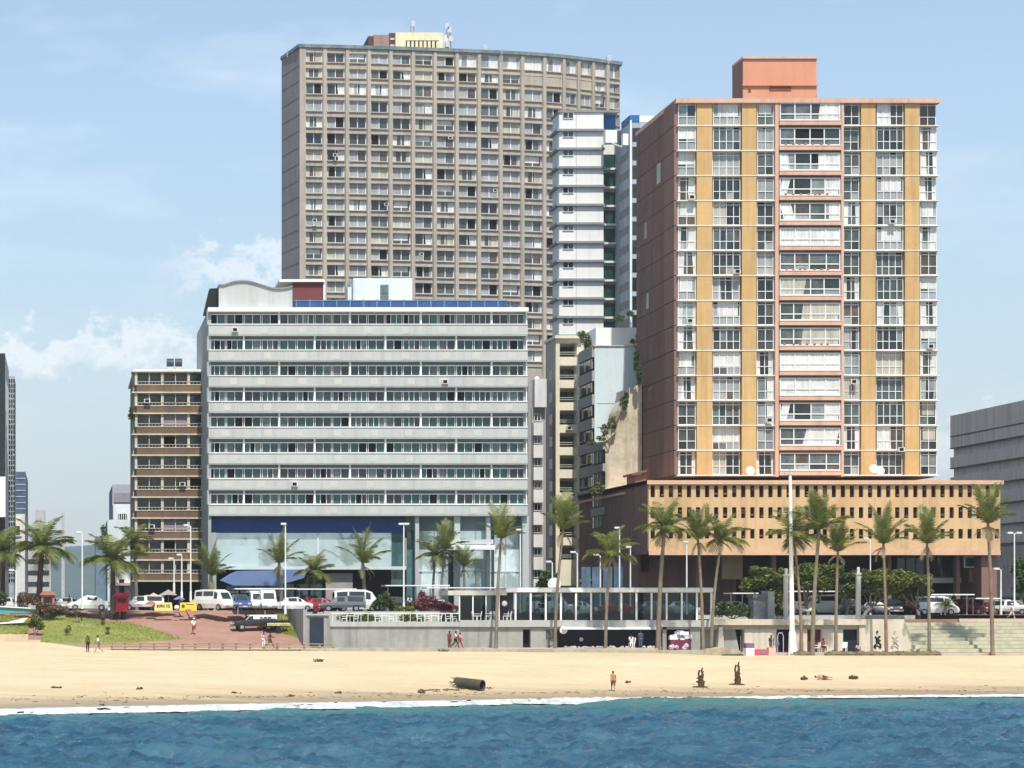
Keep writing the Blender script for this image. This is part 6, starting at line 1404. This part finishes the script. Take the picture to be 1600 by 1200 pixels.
# wooden fence along the sand
ft = thing('wooden_fence', 'low post and rail wooden fence along the top of the beach', 'fence', (X(350, 236), 235.8, 3.2)); WOOD = mat('weathered_timber', (.34, .26, .16), .9, .25, .3, 1.2, .3)
FP = [(175, 1007, 1019), (196, 1006, 1020), (220, 1005, 1020), (241, 1004.5, 1020), (264, 1005, 1020), (285, 1006, 1020), (304, 1005, 1020), (327, 1005, 1019), (348, 1006, 1019), (369, 1006, 1018.5), (391, 1006, 1018), (412, 1008, 1020), (434, 1007, 1020), (452, 1007, 1020), (475, 1007, 1021), (499, 1007, 1021), (520, 1009, 1020), (600, 1011, 1018)]
yf = 235.9
for px, a, b_ in FP[:17]:
    x = X(px, yf)+rnd.uniform(-.05, .05); q = MB().mat(WOOD); q.tube([(x, yf, beach_z(x, yf)-.3), (x+rnd.uniform(-.04, .04), yf, Z(a, yf))], .095, 6); q.build('post', ft)
for i in range(16):
    for dz in (.12, .42, .72):
        if dz == .72 and i % 3 == 1: continue
        a, c = FP[i], FP[i+1]; za, zc = beach_z(X(a[0], yf), yf), beach_z(X(c[0], yf), yf); q = MB().mat(WOOD); q.tube([(X(a[0], yf)-.1, yf-.1, za+dz+rnd.uniform(-.04, .04)), (X(c[0], yf)+.1, yf-.1, zc+dz+rnd.uniform(-.04, .04))], .045, 5); q.build('rail', ft)
# white chairs, tables and railing on the terrace
rl = thing('terrace_railing', 'white tubular railing along the terrace above the sea wall', 'railing', (X(640, 240.2), 240.2, 5.98)); q = MB().mat(WHITE)
for py in (958.5,): q.tube([(X(517, 240.2), 240.2, Z(py, 240.2)), (X(718, 240.2), 240.2, Z(py, 240.2))], .045, 5)
q.build('rail', rl)
for px in range(520, 719, 11): q = MB().mat(WHITE); q.tube([(X(px, 240.2), 240.2, 5.9), (X(px, 240.2), 240.2, Z(958.5, 240.2))], .03, 5); q.build('post', rl)
ch = MB().mat(WHITE)
ch.box(-.24, .24, -.22, .22, .40, .45); ch.prism([(.2, .45), (.26, .45), (.34, .92), (.29, .92)], -.22, .22)
for sx in (-.21, .21):
    for sy in (-.19, .19): ch.prism([(sx-.025, 0), (sx+.025, 0), (sx+.02, .42), (sx-.02, .42)], sy-.025, sy+.025)
    
for sy in (-.23, .23): ch.box(-.2, .28, sy-.02, sy+.02, .62, .66)
chm = ch.mesh('chair'); tb = MB().mat(WHITE); tb.lathe([(.45, .68), (.47, .70), (.45, .73)], 0, 0, 14); tb.tube([(0,0,0), (0,0,.7)], .05, 6); tb.lathe([(.25, 0), (.22, .04)], 0, 0, 10); tbm = tb.mesh('table')
CH = [(538, 'white plastic chair near the left end of the terrace'), (556, 'white plastic chair facing left above the wall end'), (590, 'white plastic chair behind the railing by the green shrub'), (612, 'white plastic chair just left of the terrace lamp'), (655, 'white plastic chair left of the bougainvillea'), (668, 'white plastic chair in front of the bougainvillea'), (686, 'white plastic chair right of the bougainvillea'), (701, 'white plastic chair at the right end of the railing'), (709, 'white plastic chair touching the pavilion corner'), (742, 'white chair before the second pavilion pane'), (748, 'white chair behind the pavilion corner table'), (762, 'white chair before the third pavilion pane'), (776, 'white chair left of the leaning pavilion palm'), (790, 'white chair right of the leaning pavilion palm'), (795, 'white chair under the globe light')]
for i, (px, lab) in enumerate(CH):
    o = bpy.data.objects.new('plastic_chair', chm); COL.objects.link(o); y = 240.9+rnd.uniform(0, .8) if px < 715 else 239.95; o.location = (X(px, y), y if px < 715 else 239.98, 5.985 if px < 715 else Z(969, 240.0)+.005); o.rotation_euler = (0, 0, rnd.choice([0, 3.14])+rnd.uniform(-.4, .4)); tag(o, lab, 'chair', 'white chairs on the terrace')
for i, (px, lab) in enumerate(((547, 'white round table at the left end of the terrace'), (600, 'white round table behind the green shrub railing'), (678, 'white round table before the bougainvillea'), (768, 'white round table before the pavilion glass'))):
    o = bpy.data.objects.new('cafe_table', tbm); COL.objects.link(o); y = 241.0 if px < 715 else 240.0; o.location = (X(px, y), y, 5.985 if px < 715 else Z(969, 240)+.005); tag(o, lab, 'table', 'white tables on the terrace')
# beach-level stalls
Y_ = 236.4; t_ = thing('beach_stall', 'pink and white beach stall with a red counter left of the white mast', 'stall', (X(1190, Y_), Y_, 2.75))
q = MB().mat(WHITE); q.box(X(1164, Y_), X(1177, Y_), Y_-.4, Y_+.6, 2.7, Z(1012.5, Y_)); q.build('white_box', t_)
q = MB().mat(mat('stall_purple', (.22, .10, .24), .7, .2)); q.box(X(1164, Y_), X(1177, Y_), Y_-.38, Y_+.55, Z(1012.5, Y_), Z(1005, Y_)); q.build('cover', t_)
q = MB().mat(mat('stall_red', (.50, .09, .10), .7, .15)); q.box(X(1177.5, Y_), X(1199, Y_), Y_-.3, Y_+.5, 2.7, Z(1014.5, Y_)); q.mat(mat('stall_blue_spot', (.10, .22, .40), .7)); q.tube([(X(1191, Y_), Y_-.3, Z(1020, Y_)), (X(1191, Y_), Y_-.33, Z(1020, Y_))], .2, 10); q.build('counter', t_)
q = MB().mat(mat('stall_pink', (.62, .40, .34), .75, .1)); q.box(X(1199.5, Y_), X(1211, Y_), Y_-.35, Y_+.6, 2.7, Z(1012, Y_)); q.build('side_box', t_)
q = MB().mat(METAL)
for a, c in ((1165, 1177), (1178, 1186), (1187, 1197), (1198, 1207)): q.tube([(X(a, Y_), Y_, 2.8), (X(a, Y_), Y_, Z(992, Y_)), (X(a+2, Y_), Y_, Z(989.5, Y_)), (X(c-2, Y_), Y_, Z(989.5, Y_)), (X(c, Y_), Y_, Z(992, Y_)), (X(c, Y_), Y_, 2.8)], .035, 5)
q.build('frame', t_)
t_ = thing('metal_arch', 'thin white metal arch stand between the stall and the mast', 'stand', (X(1219, Y_), Y_, 2.75)); q = MB().mat(METAL); q.tube([(X(1215, Y_), Y_, 2.7), (X(1215, Y_), Y_, Z(994, Y_)), (X(1217, Y_), Y_, Z(989, Y_)), (X(1222, Y_), Y_, Z(989, Y_)), (X(1224, Y_), Y_, Z(994, Y_)), (X(1224, Y_), Y_, 2.7)], .04, 5); q.build('frame', t_); q = MB().mat(mat('arch_blue', (.1, .14, .28), .7)); q.box(X(1212, Y_), X(1217, Y_), Y_-.1, Y_+.1, Z(1008, Y_), Z(1003, Y_)); q.build('cloth', t_)
Y_ = 239.6; t_ = thing('curio_stall', 'stall piled with white cloth and maroon goods under the terrace', 'stall', (X(1060, Y_), Y_, 3.2)); q = MB().mat(mat('stall_maroon', (.17, .03, .06), .8, .3)); q.box(X(1048, Y_), X(1079, Y_), Y_, Y_+1.4, 3.0, Z(1000, Y_)); q.build('counter', t_)
q = MB().mat(mat('white_cloth', (.74, .72, .74), .9, .15)); r_ = random.Random(5)
for k in range(26): 
    a = r_.uniform(1052, 1078); b_ = r_.uniform(983, 1000); w = r_.uniform(.15, .4)
    if b_ > 982+abs(a-1066)*.9: q.box(X(a, Y_)-w, X(a, Y_)+w, Y_+.1+r_.uniform(0, .6), Y_+.8, Z(b_, Y_)-.25, Z(b_, Y_)+.15)
q.build('hung_cloth', t_); q = MB().mat(mat('pale_bundle', (.55, .42, .5), .9, .3))
for k in range(14): q.blob((X(r_.uniform(1044, 1072), Y_), Y_-.2, 3.2+r_.uniform(.1, .5)), r_.uniform(.12, .25), jit=.25)
q.build('bundle', t_)
def plain_chair(px, Y, z, lab, rz=0): o = bpy.data.objects.new('plastic_chair', chm); COL.objects.link(o); o.location = (X(px, Y), Y, z); o.rotation_euler = (0, 0, rz); o.scale = (1.15,)*3; tag(o, lab, 'chair', 'white chairs by the lower shops')
plain_chair(987, 238.4, 3.425, 'white plastic chair outside the navy shop'); plain_chair(1275, 238.2, 2.955, 'white plastic chair left of the maroon door'); plain_chair(1287, 238.6, 2.955, 'white plastic chair right of the maroon door', 2.8); plain_chair(1319, 238.4, 2.955, 'white plastic chair before the right navy door', 1.0)
q = MB().mat(mat('rubble_grey', (.38, .37, .32), .95, .25)); r_ = random.Random(8)
for k in range(60): q.blob((X(r_.uniform(880, 1030), 237), 236.9+r_.uniform(-.4, .5), 3.45), r_.uniform(.08, .22), jit=.3)
tag(q.build('rubble'), 'line of pale rubble in front of the navy shop', 'rubble', kind='stuff')
# ================================================================== things on the sand
p = on_beach(741, 1077); t_ = thing('concrete_pipe', 'dark open ended drain pipe lying broken on the wet sand', 'pipe', p); rr = .48
PIPE = mat('pipe_dark', (.055, .05, .036), .9, .25, .2, 1.2, .3, stain=(.16, .13, .08), stain_amt=.5); M = MB().mat(PIPE)
ax0 = Vector((p.x+.55, p.y-.8, p.z+rr-.14)); ax1 = Vector((p.x-1.35, p.y+1.0, p.z+rr+.06)); d = (ax1-ax0).normalized(); u = d.cross(Vector((0,0,1))).normalized(); w = d.cross(u)*-1; n = 20; vs = []
for s, rad in ((0, rr), (1, rr*.97), (1, rr*.82), (0, rr*.84)):
    for k in range(n):
        a = 6.283*k/n; jag = 1 if s == 0 else 1-.45*max(0, -math.sin(a))*rnd.uniform(.3, 1)
        vs.append(tuple(ax0+(ax1-ax0)*s*jag+(u*math.cos(a)+w*math.sin(a))*rad))
fs = [(r*n+k, r*n+(k+1) % n, ((r+1) % 4)*n+(k+1) % n, ((r+1) % 4)*n+k) for r in range(4) for k in range(n)]; M.add(vs, fs); M.build('barrel', t_, smooth=False)
M = MB().mat(G_BLACK); c_ = ax0+(ax1-ax0)*.35; M.add([tuple(c_+(u*math.cos(6.283*k/n)+w*math.sin(6.283*k/n))*rr*.86) for k in range(n)], [tuple(range(n))]); M.build('dark_inside', t_)
M = MB().mat(mat('rebar_rust', (.30, .18, .08), .9, .3)); 
for k in range(8): a = ax1+Vector((rnd.uniform(-.1, .2), 0, rnd.uniform(-.35, .35))); M.tube([a, a+Vector((-rnd.uniform(.25, .8), .1, rnd.uniform(-.1, .15)))], .03, 4)
M.build('broken_wire', t_)
DRIFT = mat('driftwood', (.085, .058, .022), .95, .35, .2, 2, .4); KELP = mat('seaweed_olive', (.075, .055, .018), .9, .35, 0, 2, .4)
def clump(px, py, w, h, label, m=KELP, sticks=8, seed=1, name='seaweed_clump', cat='seaweed'):
    r = random.Random(seed); p = on_beach(px, py); M = MB().mat(m); s_ = p.y/F
    for k in range(sticks):
        a = p+Vector((r.uniform(-1, 1)*w*s_*.8, r.uniform(-.25, .25), 0)); a.z = beach_z(a.x, a.y)+.02; b_ = a+Vector((r.uniform(-1, 1)*w*s_*.6, r.uniform(-.2, .2), r.uniform(0, h*s_))); M.tube([a, a.lerp(b_, .5)+Vector((0, 0, .05)), b_], [.05, .045, .02], 5)
    for k in range(max(3, sticks//2)): 
        a = p+Vector((r.uniform(-1, 1)*w*s_*.7, r.uniform(-.2, .2), 0)); a.z = beach_z(a.x, a.y)+h*s_*.22; M.blob(a, h*s_*r.uniform(.25, .45), jit=.3, sq=(1.4, 1, .9))
    return tag(M.build(name, loc=p), label, cat)
clump(88, 1075, 10, 4, 'flat dark seaweed clump on the far left sand', seed=1); clump(218, 1077, 6, 3, 'small seaweed clump beside the low sand heap', seed=2); clump(497, 1034, 8, 6, 'dark bundle lying on the sand below the fence end', DRIFT, 10, 3, 'wood_bundle', 'driftwood'); clump(455, 1088, 6, 3, 'small seaweed clump close to the surf', seed=4); clump(527, 1083, 8, 2.5, 'thin seaweed line left of the pipe', seed=5); clump(159, 1102, 5, 2, 'tiny seaweed scrap at the edge of the surf', seed=6); clump(368, 1083, 8, 2, 'faint seaweed line in the middle of the left sand', seed=7); clump(660, 1083, 8, 4, 'seaweed clump at the end of the driftwood line', seed=8)
clump(983, 1067, 6, 4, 'small dark heap right of the walking bather', seed=9); clump(1257, 1062, 5, 7, 'rounded brown lump of wood left of the reclining figure', DRIFT, 5, 10, 'wood_lump', 'driftwood'); clump(1333, 1061, 5, 8, 'dark bag of belongings right of the reclining figure', DRIFT, 8, 11, 'beach_bag', 'bag'); clump(693, 1018, 8, 4, 'dark scrap of wood against the kerb', DRIFT, 8, 12, 'wood_scrap', 'driftwood')
clump(1455, 1021, 6, 5, 'dark tuft at the foot of the palm on the buff wall end', KELP, 10, 13, 'dry_tuft', 'plant')
p = on_beach(760, 1075); M = MB().mat(DRIFT); r_ = random.Random(9)
for k in range(46):
    px = r_.uniform(655, 775); a = on_beach(px, 1080.5-(px-655)*.035+r_.uniform(-1.2, 1.2)); a.z += .04; M.tube([a, a+Vector((r_.uniform(-.7, .7), r_.uniform(-.3, .3), r_.uniform(0, .12)))], r_.uniform(.02, .05), 4)
tag(M.build('driftwood_line', loc=p), 'tangled line of driftwood twigs around the pipe', 'driftwood', kind='stuff')
M = MB().mat(KELP); r_ = random.Random(19)
for k in range(420):
    px = r_.uniform(-20, 1620); py = interp(px, ((0, 1094), (400, 1089), (700, 1085), (900, 1082), (1600, 1077)))+r_.gauss(0, 2.2)*(1+.8*math.sin(px*.013)); a = on_beach(px, py); a.z += .01; an = r_.uniform(0, 3.14); L = r_.uniform(.08, .4)
    M.tube([a, a+Vector((math.cos(an)*L, math.sin(an)*L, .02))], r_.uniform(.012, .035), 3)
tag(M.build('wrack_line'), 'thin scattered line of dry weed and twigs along the damp sand', 'debris', kind='stuff')
def snag(px, py, h, seed, label, spread):
    """an upright root stump with broken arms and a dark sliver at its foot for its shadow"""
    r = random.Random(seed); p = on_beach(px, py); t_ = thing('driftwood_snag', label, 'driftwood', p); s_ = p.y/F; H = h*s_
    M = MB().mat(DRIFT); M.tube([p+Vector((0,0,-.15)), p+Vector((.06, 0, H*.25)), p+Vector((-.05, 0, H*.5))], [.30, .27, .2], 8)
    for k in range(9):
        z = H*r.uniform(.1, .5); a = p+Vector((r.uniform(-.1, .1), 0, z)); an = r.uniform(0, 6.28); L = r.uniform(.15, .45)*spread; b_ = a+Vector((math.cos(an)*L, math.sin(an)*.3, r.uniform(-.05, .35))); M.tube([a, a.lerp(b_, .6)+Vector((0, 0, .06)), b_], [.13, .1, .05], 6)
    M.build('stump', t_)
    M = MB().mat(DRIFT)
    for dx, top_, bend in ((-.16, .86, -.1), (.12, 1.0, .12), (.02, .78, .25)):
        a = p+Vector((dx*.6, 0, H*.45)); M.tube([a, p+Vector((dx+bend*.4, 0, H*.68)), p+Vector((dx*.5+bend*.2, .05, H*.85)), p+Vector((dx*.3+bend, 0, H*top_))], [.11, .08, .09, .05], 6)
    M.build('branch', t_)
    M = MB().mat(mat('snag_foot_shadow', (.045, .03, .018), .9, .3)); a = p+Vector((-.75, -.1, .04)); b_ = p+Vector((.6, -.1, .03)); M.tube([a, p+Vector((0, -.15, .06)), b_], [.05, .09, .04], 6); M.build('foot_shadow', t_)  # thin dark sliver stands in for the shadow cast at the snag's foot
snag(1095, 1074, 31, 3, 'dark upright driftwood snag with a bent arm on the sand', 1.3)
snag(1152, 1070, 36, 4, 'taller dark driftwood snag with forked top on the sand', .8)
# ================================================================== people
SKIN = {'dark': mat('skin_dark', (.10, .055, .035), .6, .1), 'tan': mat('skin_tan', (.42, .22, .12), .6, .1), 'mid': mat('skin_mid', (.22, .12, .075), .6, .1)}
HAIR = mat('hair_black', (.015, .012, .01), .8, .2)
def cloth(n, c): return mat('cloth_'+n, c, .9, .12, 0, 3)
def skin_obj(name, verts, edges, radii, m, root=0, sub=1):
    me = bpy.data.meshes.new(name); me.from_pydata(verts, edges, []); me.materials.append(m); o = bpy.data.objects.new(name, me); COL.objects.link(o)
    md = o.modifiers.new('skin', 'SKIN'); md.use_smooth_shade = True; sd = o.modifiers.new('sub', 'SUBSURF'); sd.levels = sd.render_levels = sub
    for i, r in enumerate(radii): me.skin_vertices[0].data[i].radius = (r, r) if not isinstance(r, tuple) else r
    me.skin_vertices[0].data[root].use_root = True
    return o
POSE = {'stand': dict(), 'walk': dict(la=.42, ra=-.38, lk=.15, rk=.5, arm=.45), 'stride': dict(la=.6, ra=-.5, lk=.25, rk=.6, arm=.7, elb=.7), 'sit': dict(la=1.5, ra=1.45, lk=1.5, rk=1.5, arm=.5, elb=.6, drop=1), 'lie': dict()}
def person(loc, pose, top, bottom, skin, label, rz=0, H=1.72, long_leg=True, hat=None, sleeves=True, bag=None, seat=.45, topless=False):
    """one skinned body over jointed bones, with shirt, trousers, hair as clothing children"""
    q = POSE[pose]; V = []; E = []; Rr = []
    def add(p, r, par=None):
        V.append(tuple(p)); Rr.append(r); 
        if par is not None: E.append((par, len(V)-1))
        return len(V)-1
    k = H/1.72; base = .93 if not q.get('drop') else seat+.12
    pel = add((0, 0, base*k), (.13*k, .10*k)); bel = add((.01, 0, (base+.16)*k), (.125*k, .095*k), pel); chs = add((.02, 0, (base+.38)*k), (.15*k, .105*k), bel); nk = add((.02, 0, (base+.56)*k), .055*k, chs); hd = add((.035, 0, (base+.66)*k), .085*k, nk); tp = add((.03, 0, (base+.755)*k), .075*k, hd); nose = add((.125*k, 0, (base+.665)*k), .016*k, hd)
    arm = {}; leg = {}
    for s, nm in ((1, 'l'), (-1, 'r')):
        sw = q.get('arm', .06)*s*-1; eb = q.get('elb', .25)
        sh = add((.01, s*.18*k, (base+.47)*k), .058*k, chs); ex, ez = math.sin(sw), -math.cos(sw)
        el_ = add((.01+.29*ex*k, s*.22*k, (base+.47+.29*ez)*k), .043*k, sh); fx, fz = math.sin(sw+eb), -math.cos(sw+eb)
        ep = V[el_]; wr = add((ep[0]+.25*fx*k, s*.22*k, ep[2]+.25*fz*k), .03*k, el_); wp = V[wr]; pm = add((wp[0]+.08*fx*k, s*.215*k, wp[2]+.08*fz*k), (.038*k, .018*k), wr); pp = V[pm]
        for j, (off, L) in enumerate(((-.032, .075), (-.011, .088), (.011, .083), (.03, .066))):
            a = add((pp[0]+.045*fx*k+off*fz*-.5*k, pp[1]+off*k, pp[2]+.045*fz*k), .0095*k, pm); ap = V[a]; add((ap[0]+L*(fx*.8+.2)*k, ap[1], ap[2]+L*fz*.8*k), .008*k, a)
        th_ = add((wp[0]+.05*k+.03*fx*k, wp[1]-s*.01, wp[2]+.03*fz*k), .011*k, wr); tpv = V[th_]; add((tpv[0]+.025*k, tpv[1], tpv[2]+.05*fz*k), .009*k, th_)
        arm[nm] = (sh, el_, wr)
        ha = q.get(nm+'a', .0); kb_ = q.get(nm+'k', .03)
        hp = add((0, s*.09*k, (base-.06)*k), .085*k, pel); hx, hz2 = math.sin(ha), -math.cos(ha); kn = add((.43*hx*k, s*.1*k, (base-.06)*k+.43*hz2*k), .058*k, hp); kp = V[kn]; cx_, cz_ = math.sin(ha-kb_), -math.cos(ha-kb_)
        cf = add((kp[0]+.16*cx_*k, kp[1], kp[2]+.16*cz_*k), .052*k, kn); an = add((kp[0]+.41*cx_*k, kp[1], kp[2]+.41*cz_*k), .034*k, cf); ap = V[an]; fa = ha-kb_
        ft_ = add((ap[0]+(.06*math.cos(fa)+.03*cx_)*k, ap[1], ap[2]+(.06*math.sin(fa)+.03*cz_)*k), .034*k, an); fp = V[ft_]; add((fp[0]+.10*math.cos(fa)*k, fp[1], fp[2]+.10*math.sin(fa)*k), .026*k, ft_); leg[nm] = (hp, kn, cf, an)
    dz = 0 if q.get('drop') else -min(v[2]-.03 for v in V)
    V = [(a, b_, c+dz) for a, b_, c in V]
    body = skin_obj('person', V, E, Rr, SKIN[skin], pel); body.location = loc; body.rotation_euler = (0, 0, rz) if pose != 'lie' else (R(-84), R(0), rz)
    tag(body, label, 'person')
    def sub(name, chain, m, grow):
        idx = sorted({i for e in chain for i in e}); mp = {o: n for n, o in enumerate(idx)}
        rr_ = [tuple(x+grow for x in Rr[i]) if isinstance(Rr[i], tuple) else Rr[i]+grow for i in idx]
        o = skin_obj(name, [V[i] for i in idx], [(mp[a], mp[b_]) for a, b_ in chain], rr_, m, 0); o.parent = body
    if not topless:
        c = [(pel, bel), (bel, chs)]
        for nm in 'lr': c += [(chs, arm[nm][0]), (arm[nm][0], arm[nm][1])] + ([(arm[nm][1], arm[nm][2])] if sleeves == 'long' else [])
        sub('shirt', c, top, .018)
    c = []
    for nm in 'lr': c += [(pel, leg[nm][0]), (leg[nm][0], leg[nm][1])]+([(leg[nm][1], leg[nm][2]), (leg[nm][2], leg[nm][3])] if long_leg else [])
    sub('trousers' if long_leg else 'shorts', c, bottom, .02)
    hp = V[hd]; M = MB().mat(hat or HAIR); M.blob((hp[0]-.012, hp[1], hp[2]+.045*k), .105*k, jit=.04, sq=(1.05, .95, .95))
    if hat: M.lathe([(.19*k, 0), (.19*k, .015), (.1*k, .03)], hp[0], hp[1], 12); n = 36; M.v = M.v[:-n]+[(a, b_, c+hp[2]+.05*k) for a, b_, c in M.v[-n:]]
    M.build('hat' if hat else 'hair', body, local=True)
    if bag: M = MB().mat(bag); M.blob((-.18, .05, V[chs][2]-.05), .17, jit=.1, sq=(.7, 1, 1.3)); M.build('backpack', body, local=True)
    return body
cW, cR, cK, cP, cB, cG, cO, cT = cloth('white', (.74, .73, .70)), cloth('red', (.36, .05, .05)), cloth('black', (.025, .025, .028)), cloth('pink', (.60, .36, .42)), cloth('blue', (.06, .10, .25)), cloth('green', (.12, .16, .08)), cloth('brown', (.12, .06, .04)), cloth('tan', (.40, .30, .18))
def G(px, Y, z): return (X(px, Y), Y, z)
p = on_beach(958, 1080); person(p, 'walk', cW, cO, 'tan', 'bare chested walker in brown shorts on the sand near the surf', R(-100), 1.74, False, topless=True)
p = on_beach(1310, 1063); person((p.x-.5, p.y, p.z+.16), 'lie', cT, cO, 'tan', 'reclining bather lying on the sand', R(90), 1.6, False, topless=True)
p = on_beach(137, 1018.5); person(p, 'stand', cG, cK, 'dark', 'person in a wide pale hat standing on the sand by the lawn', R(-70), 1.7, hat=cT)
p = on_beach(153, 1019.5); person(p, 'walk', cW, cT, 'dark', 'person in a white shirt walking on the sand by the lawn', R(180), 1.72)
p = on_ramp(303, 991.5); person(p, 'walk', cW, cR, 'tan', 'white topped person in red shorts walking up the middle of the ramp', R(90), 1.8, False, hat=cW)
person(G(412, 238, 3.42), 'stand', cP, cW, 'dark', 'person in pale clothes beside the pickup trailer', R(60), 1.72, sleeves='long')
person(G(422, 237.4, 3.42), 'stride', cO, cO, 'dark', 'person in brown reaching out beside the pickup trailer', R(0), 1.8, sleeves='long')
person(G(702, 238.2, 3.425), 'stand', cR, cO, 'dark', 'person in dark red standing by the sea wall left of a couple', R(-60), 1.7, bag=cO)
person(G(712, 238.4, 3.425), 'walk', cW, cK, 'dark', 'person in a white shirt walking at the left of the sea wall couple', R(-20), 1.76)
person(G(718.5, 238.0, 3.425), 'walk', cP, cR, 'dark', 'person in a pale pink shirt at the right of the sea wall couple', R(-20), 1.62, bag=cR)
person(G(1001, 238.6, 3.42), 'stand', cB, cB, 'dark', 'person in blue standing before the navy shop', R(-90), 1.75)
person(G(986.5, 238.45, 3.42), 'sit', cW, cW, 'dark', 'person in white seated on a chair before the navy shop', R(-100), 1.7, seat=.5)
person(G(1286, 238.5, 2.955), 'sit', cR, cK, 'dark', 'person in red seated beside the maroon door', R(-80), 1.74, seat=.52)
person(G(1341, 238.4, 2.955), 'sit', cP, cK, 'dark', 'person in pale pink seated by the right navy door', R(-120), 1.5, seat=.2)
person(G(1205, 236.9, 2.955), 'stand', cK, cR, 'dark', 'stall keeper in black behind the pink stall box', R(-90), 1.75)
person(G(1581, 247.4, 6.33), 'walk', cW, cW, 'tan', 'person in white walking on the red paving at the right edge', R(-30), 1.72, sleeves='long', hat=cW)
person(G(161, 252, ramp_z(252)), 'stand', cO, cK, 'dark', 'person in dark clothes standing at the top of the lawn', R(-90), 1.7)
person(G(108, 257, 7.2), 'walk', cK, cK, 'dark', 'person in black crossing before the white sedan', R(0), 1.7)
person(G(640, 248, 7.1), 'stand', cW, cK, 'dark', 'person in white behind the terrace lamp', R(-90), 1.7)
person(G(1412, 249.6, 6.8), 'walk', cR, cK, 'dark', 'person in a bright red top among the cars under the trees', R(180), 1.75)
person(G(1548, 250.8, 6.8), 'stand', cR, cK, 'dark', 'person in red standing right of the tall palm', R(-90), 1.72)
person(G(1433, 249.6, 6.8), 'stand', cW, cB, 'dark', 'person in white standing left of the white people carrier', R(-90), 1.7)
person(G(757, 240.9, Z(969, 240)+.005), 'stand', cB, cK, 'dark', 'waiter in blue inside the pavilion corner', R(-90), 1.7)
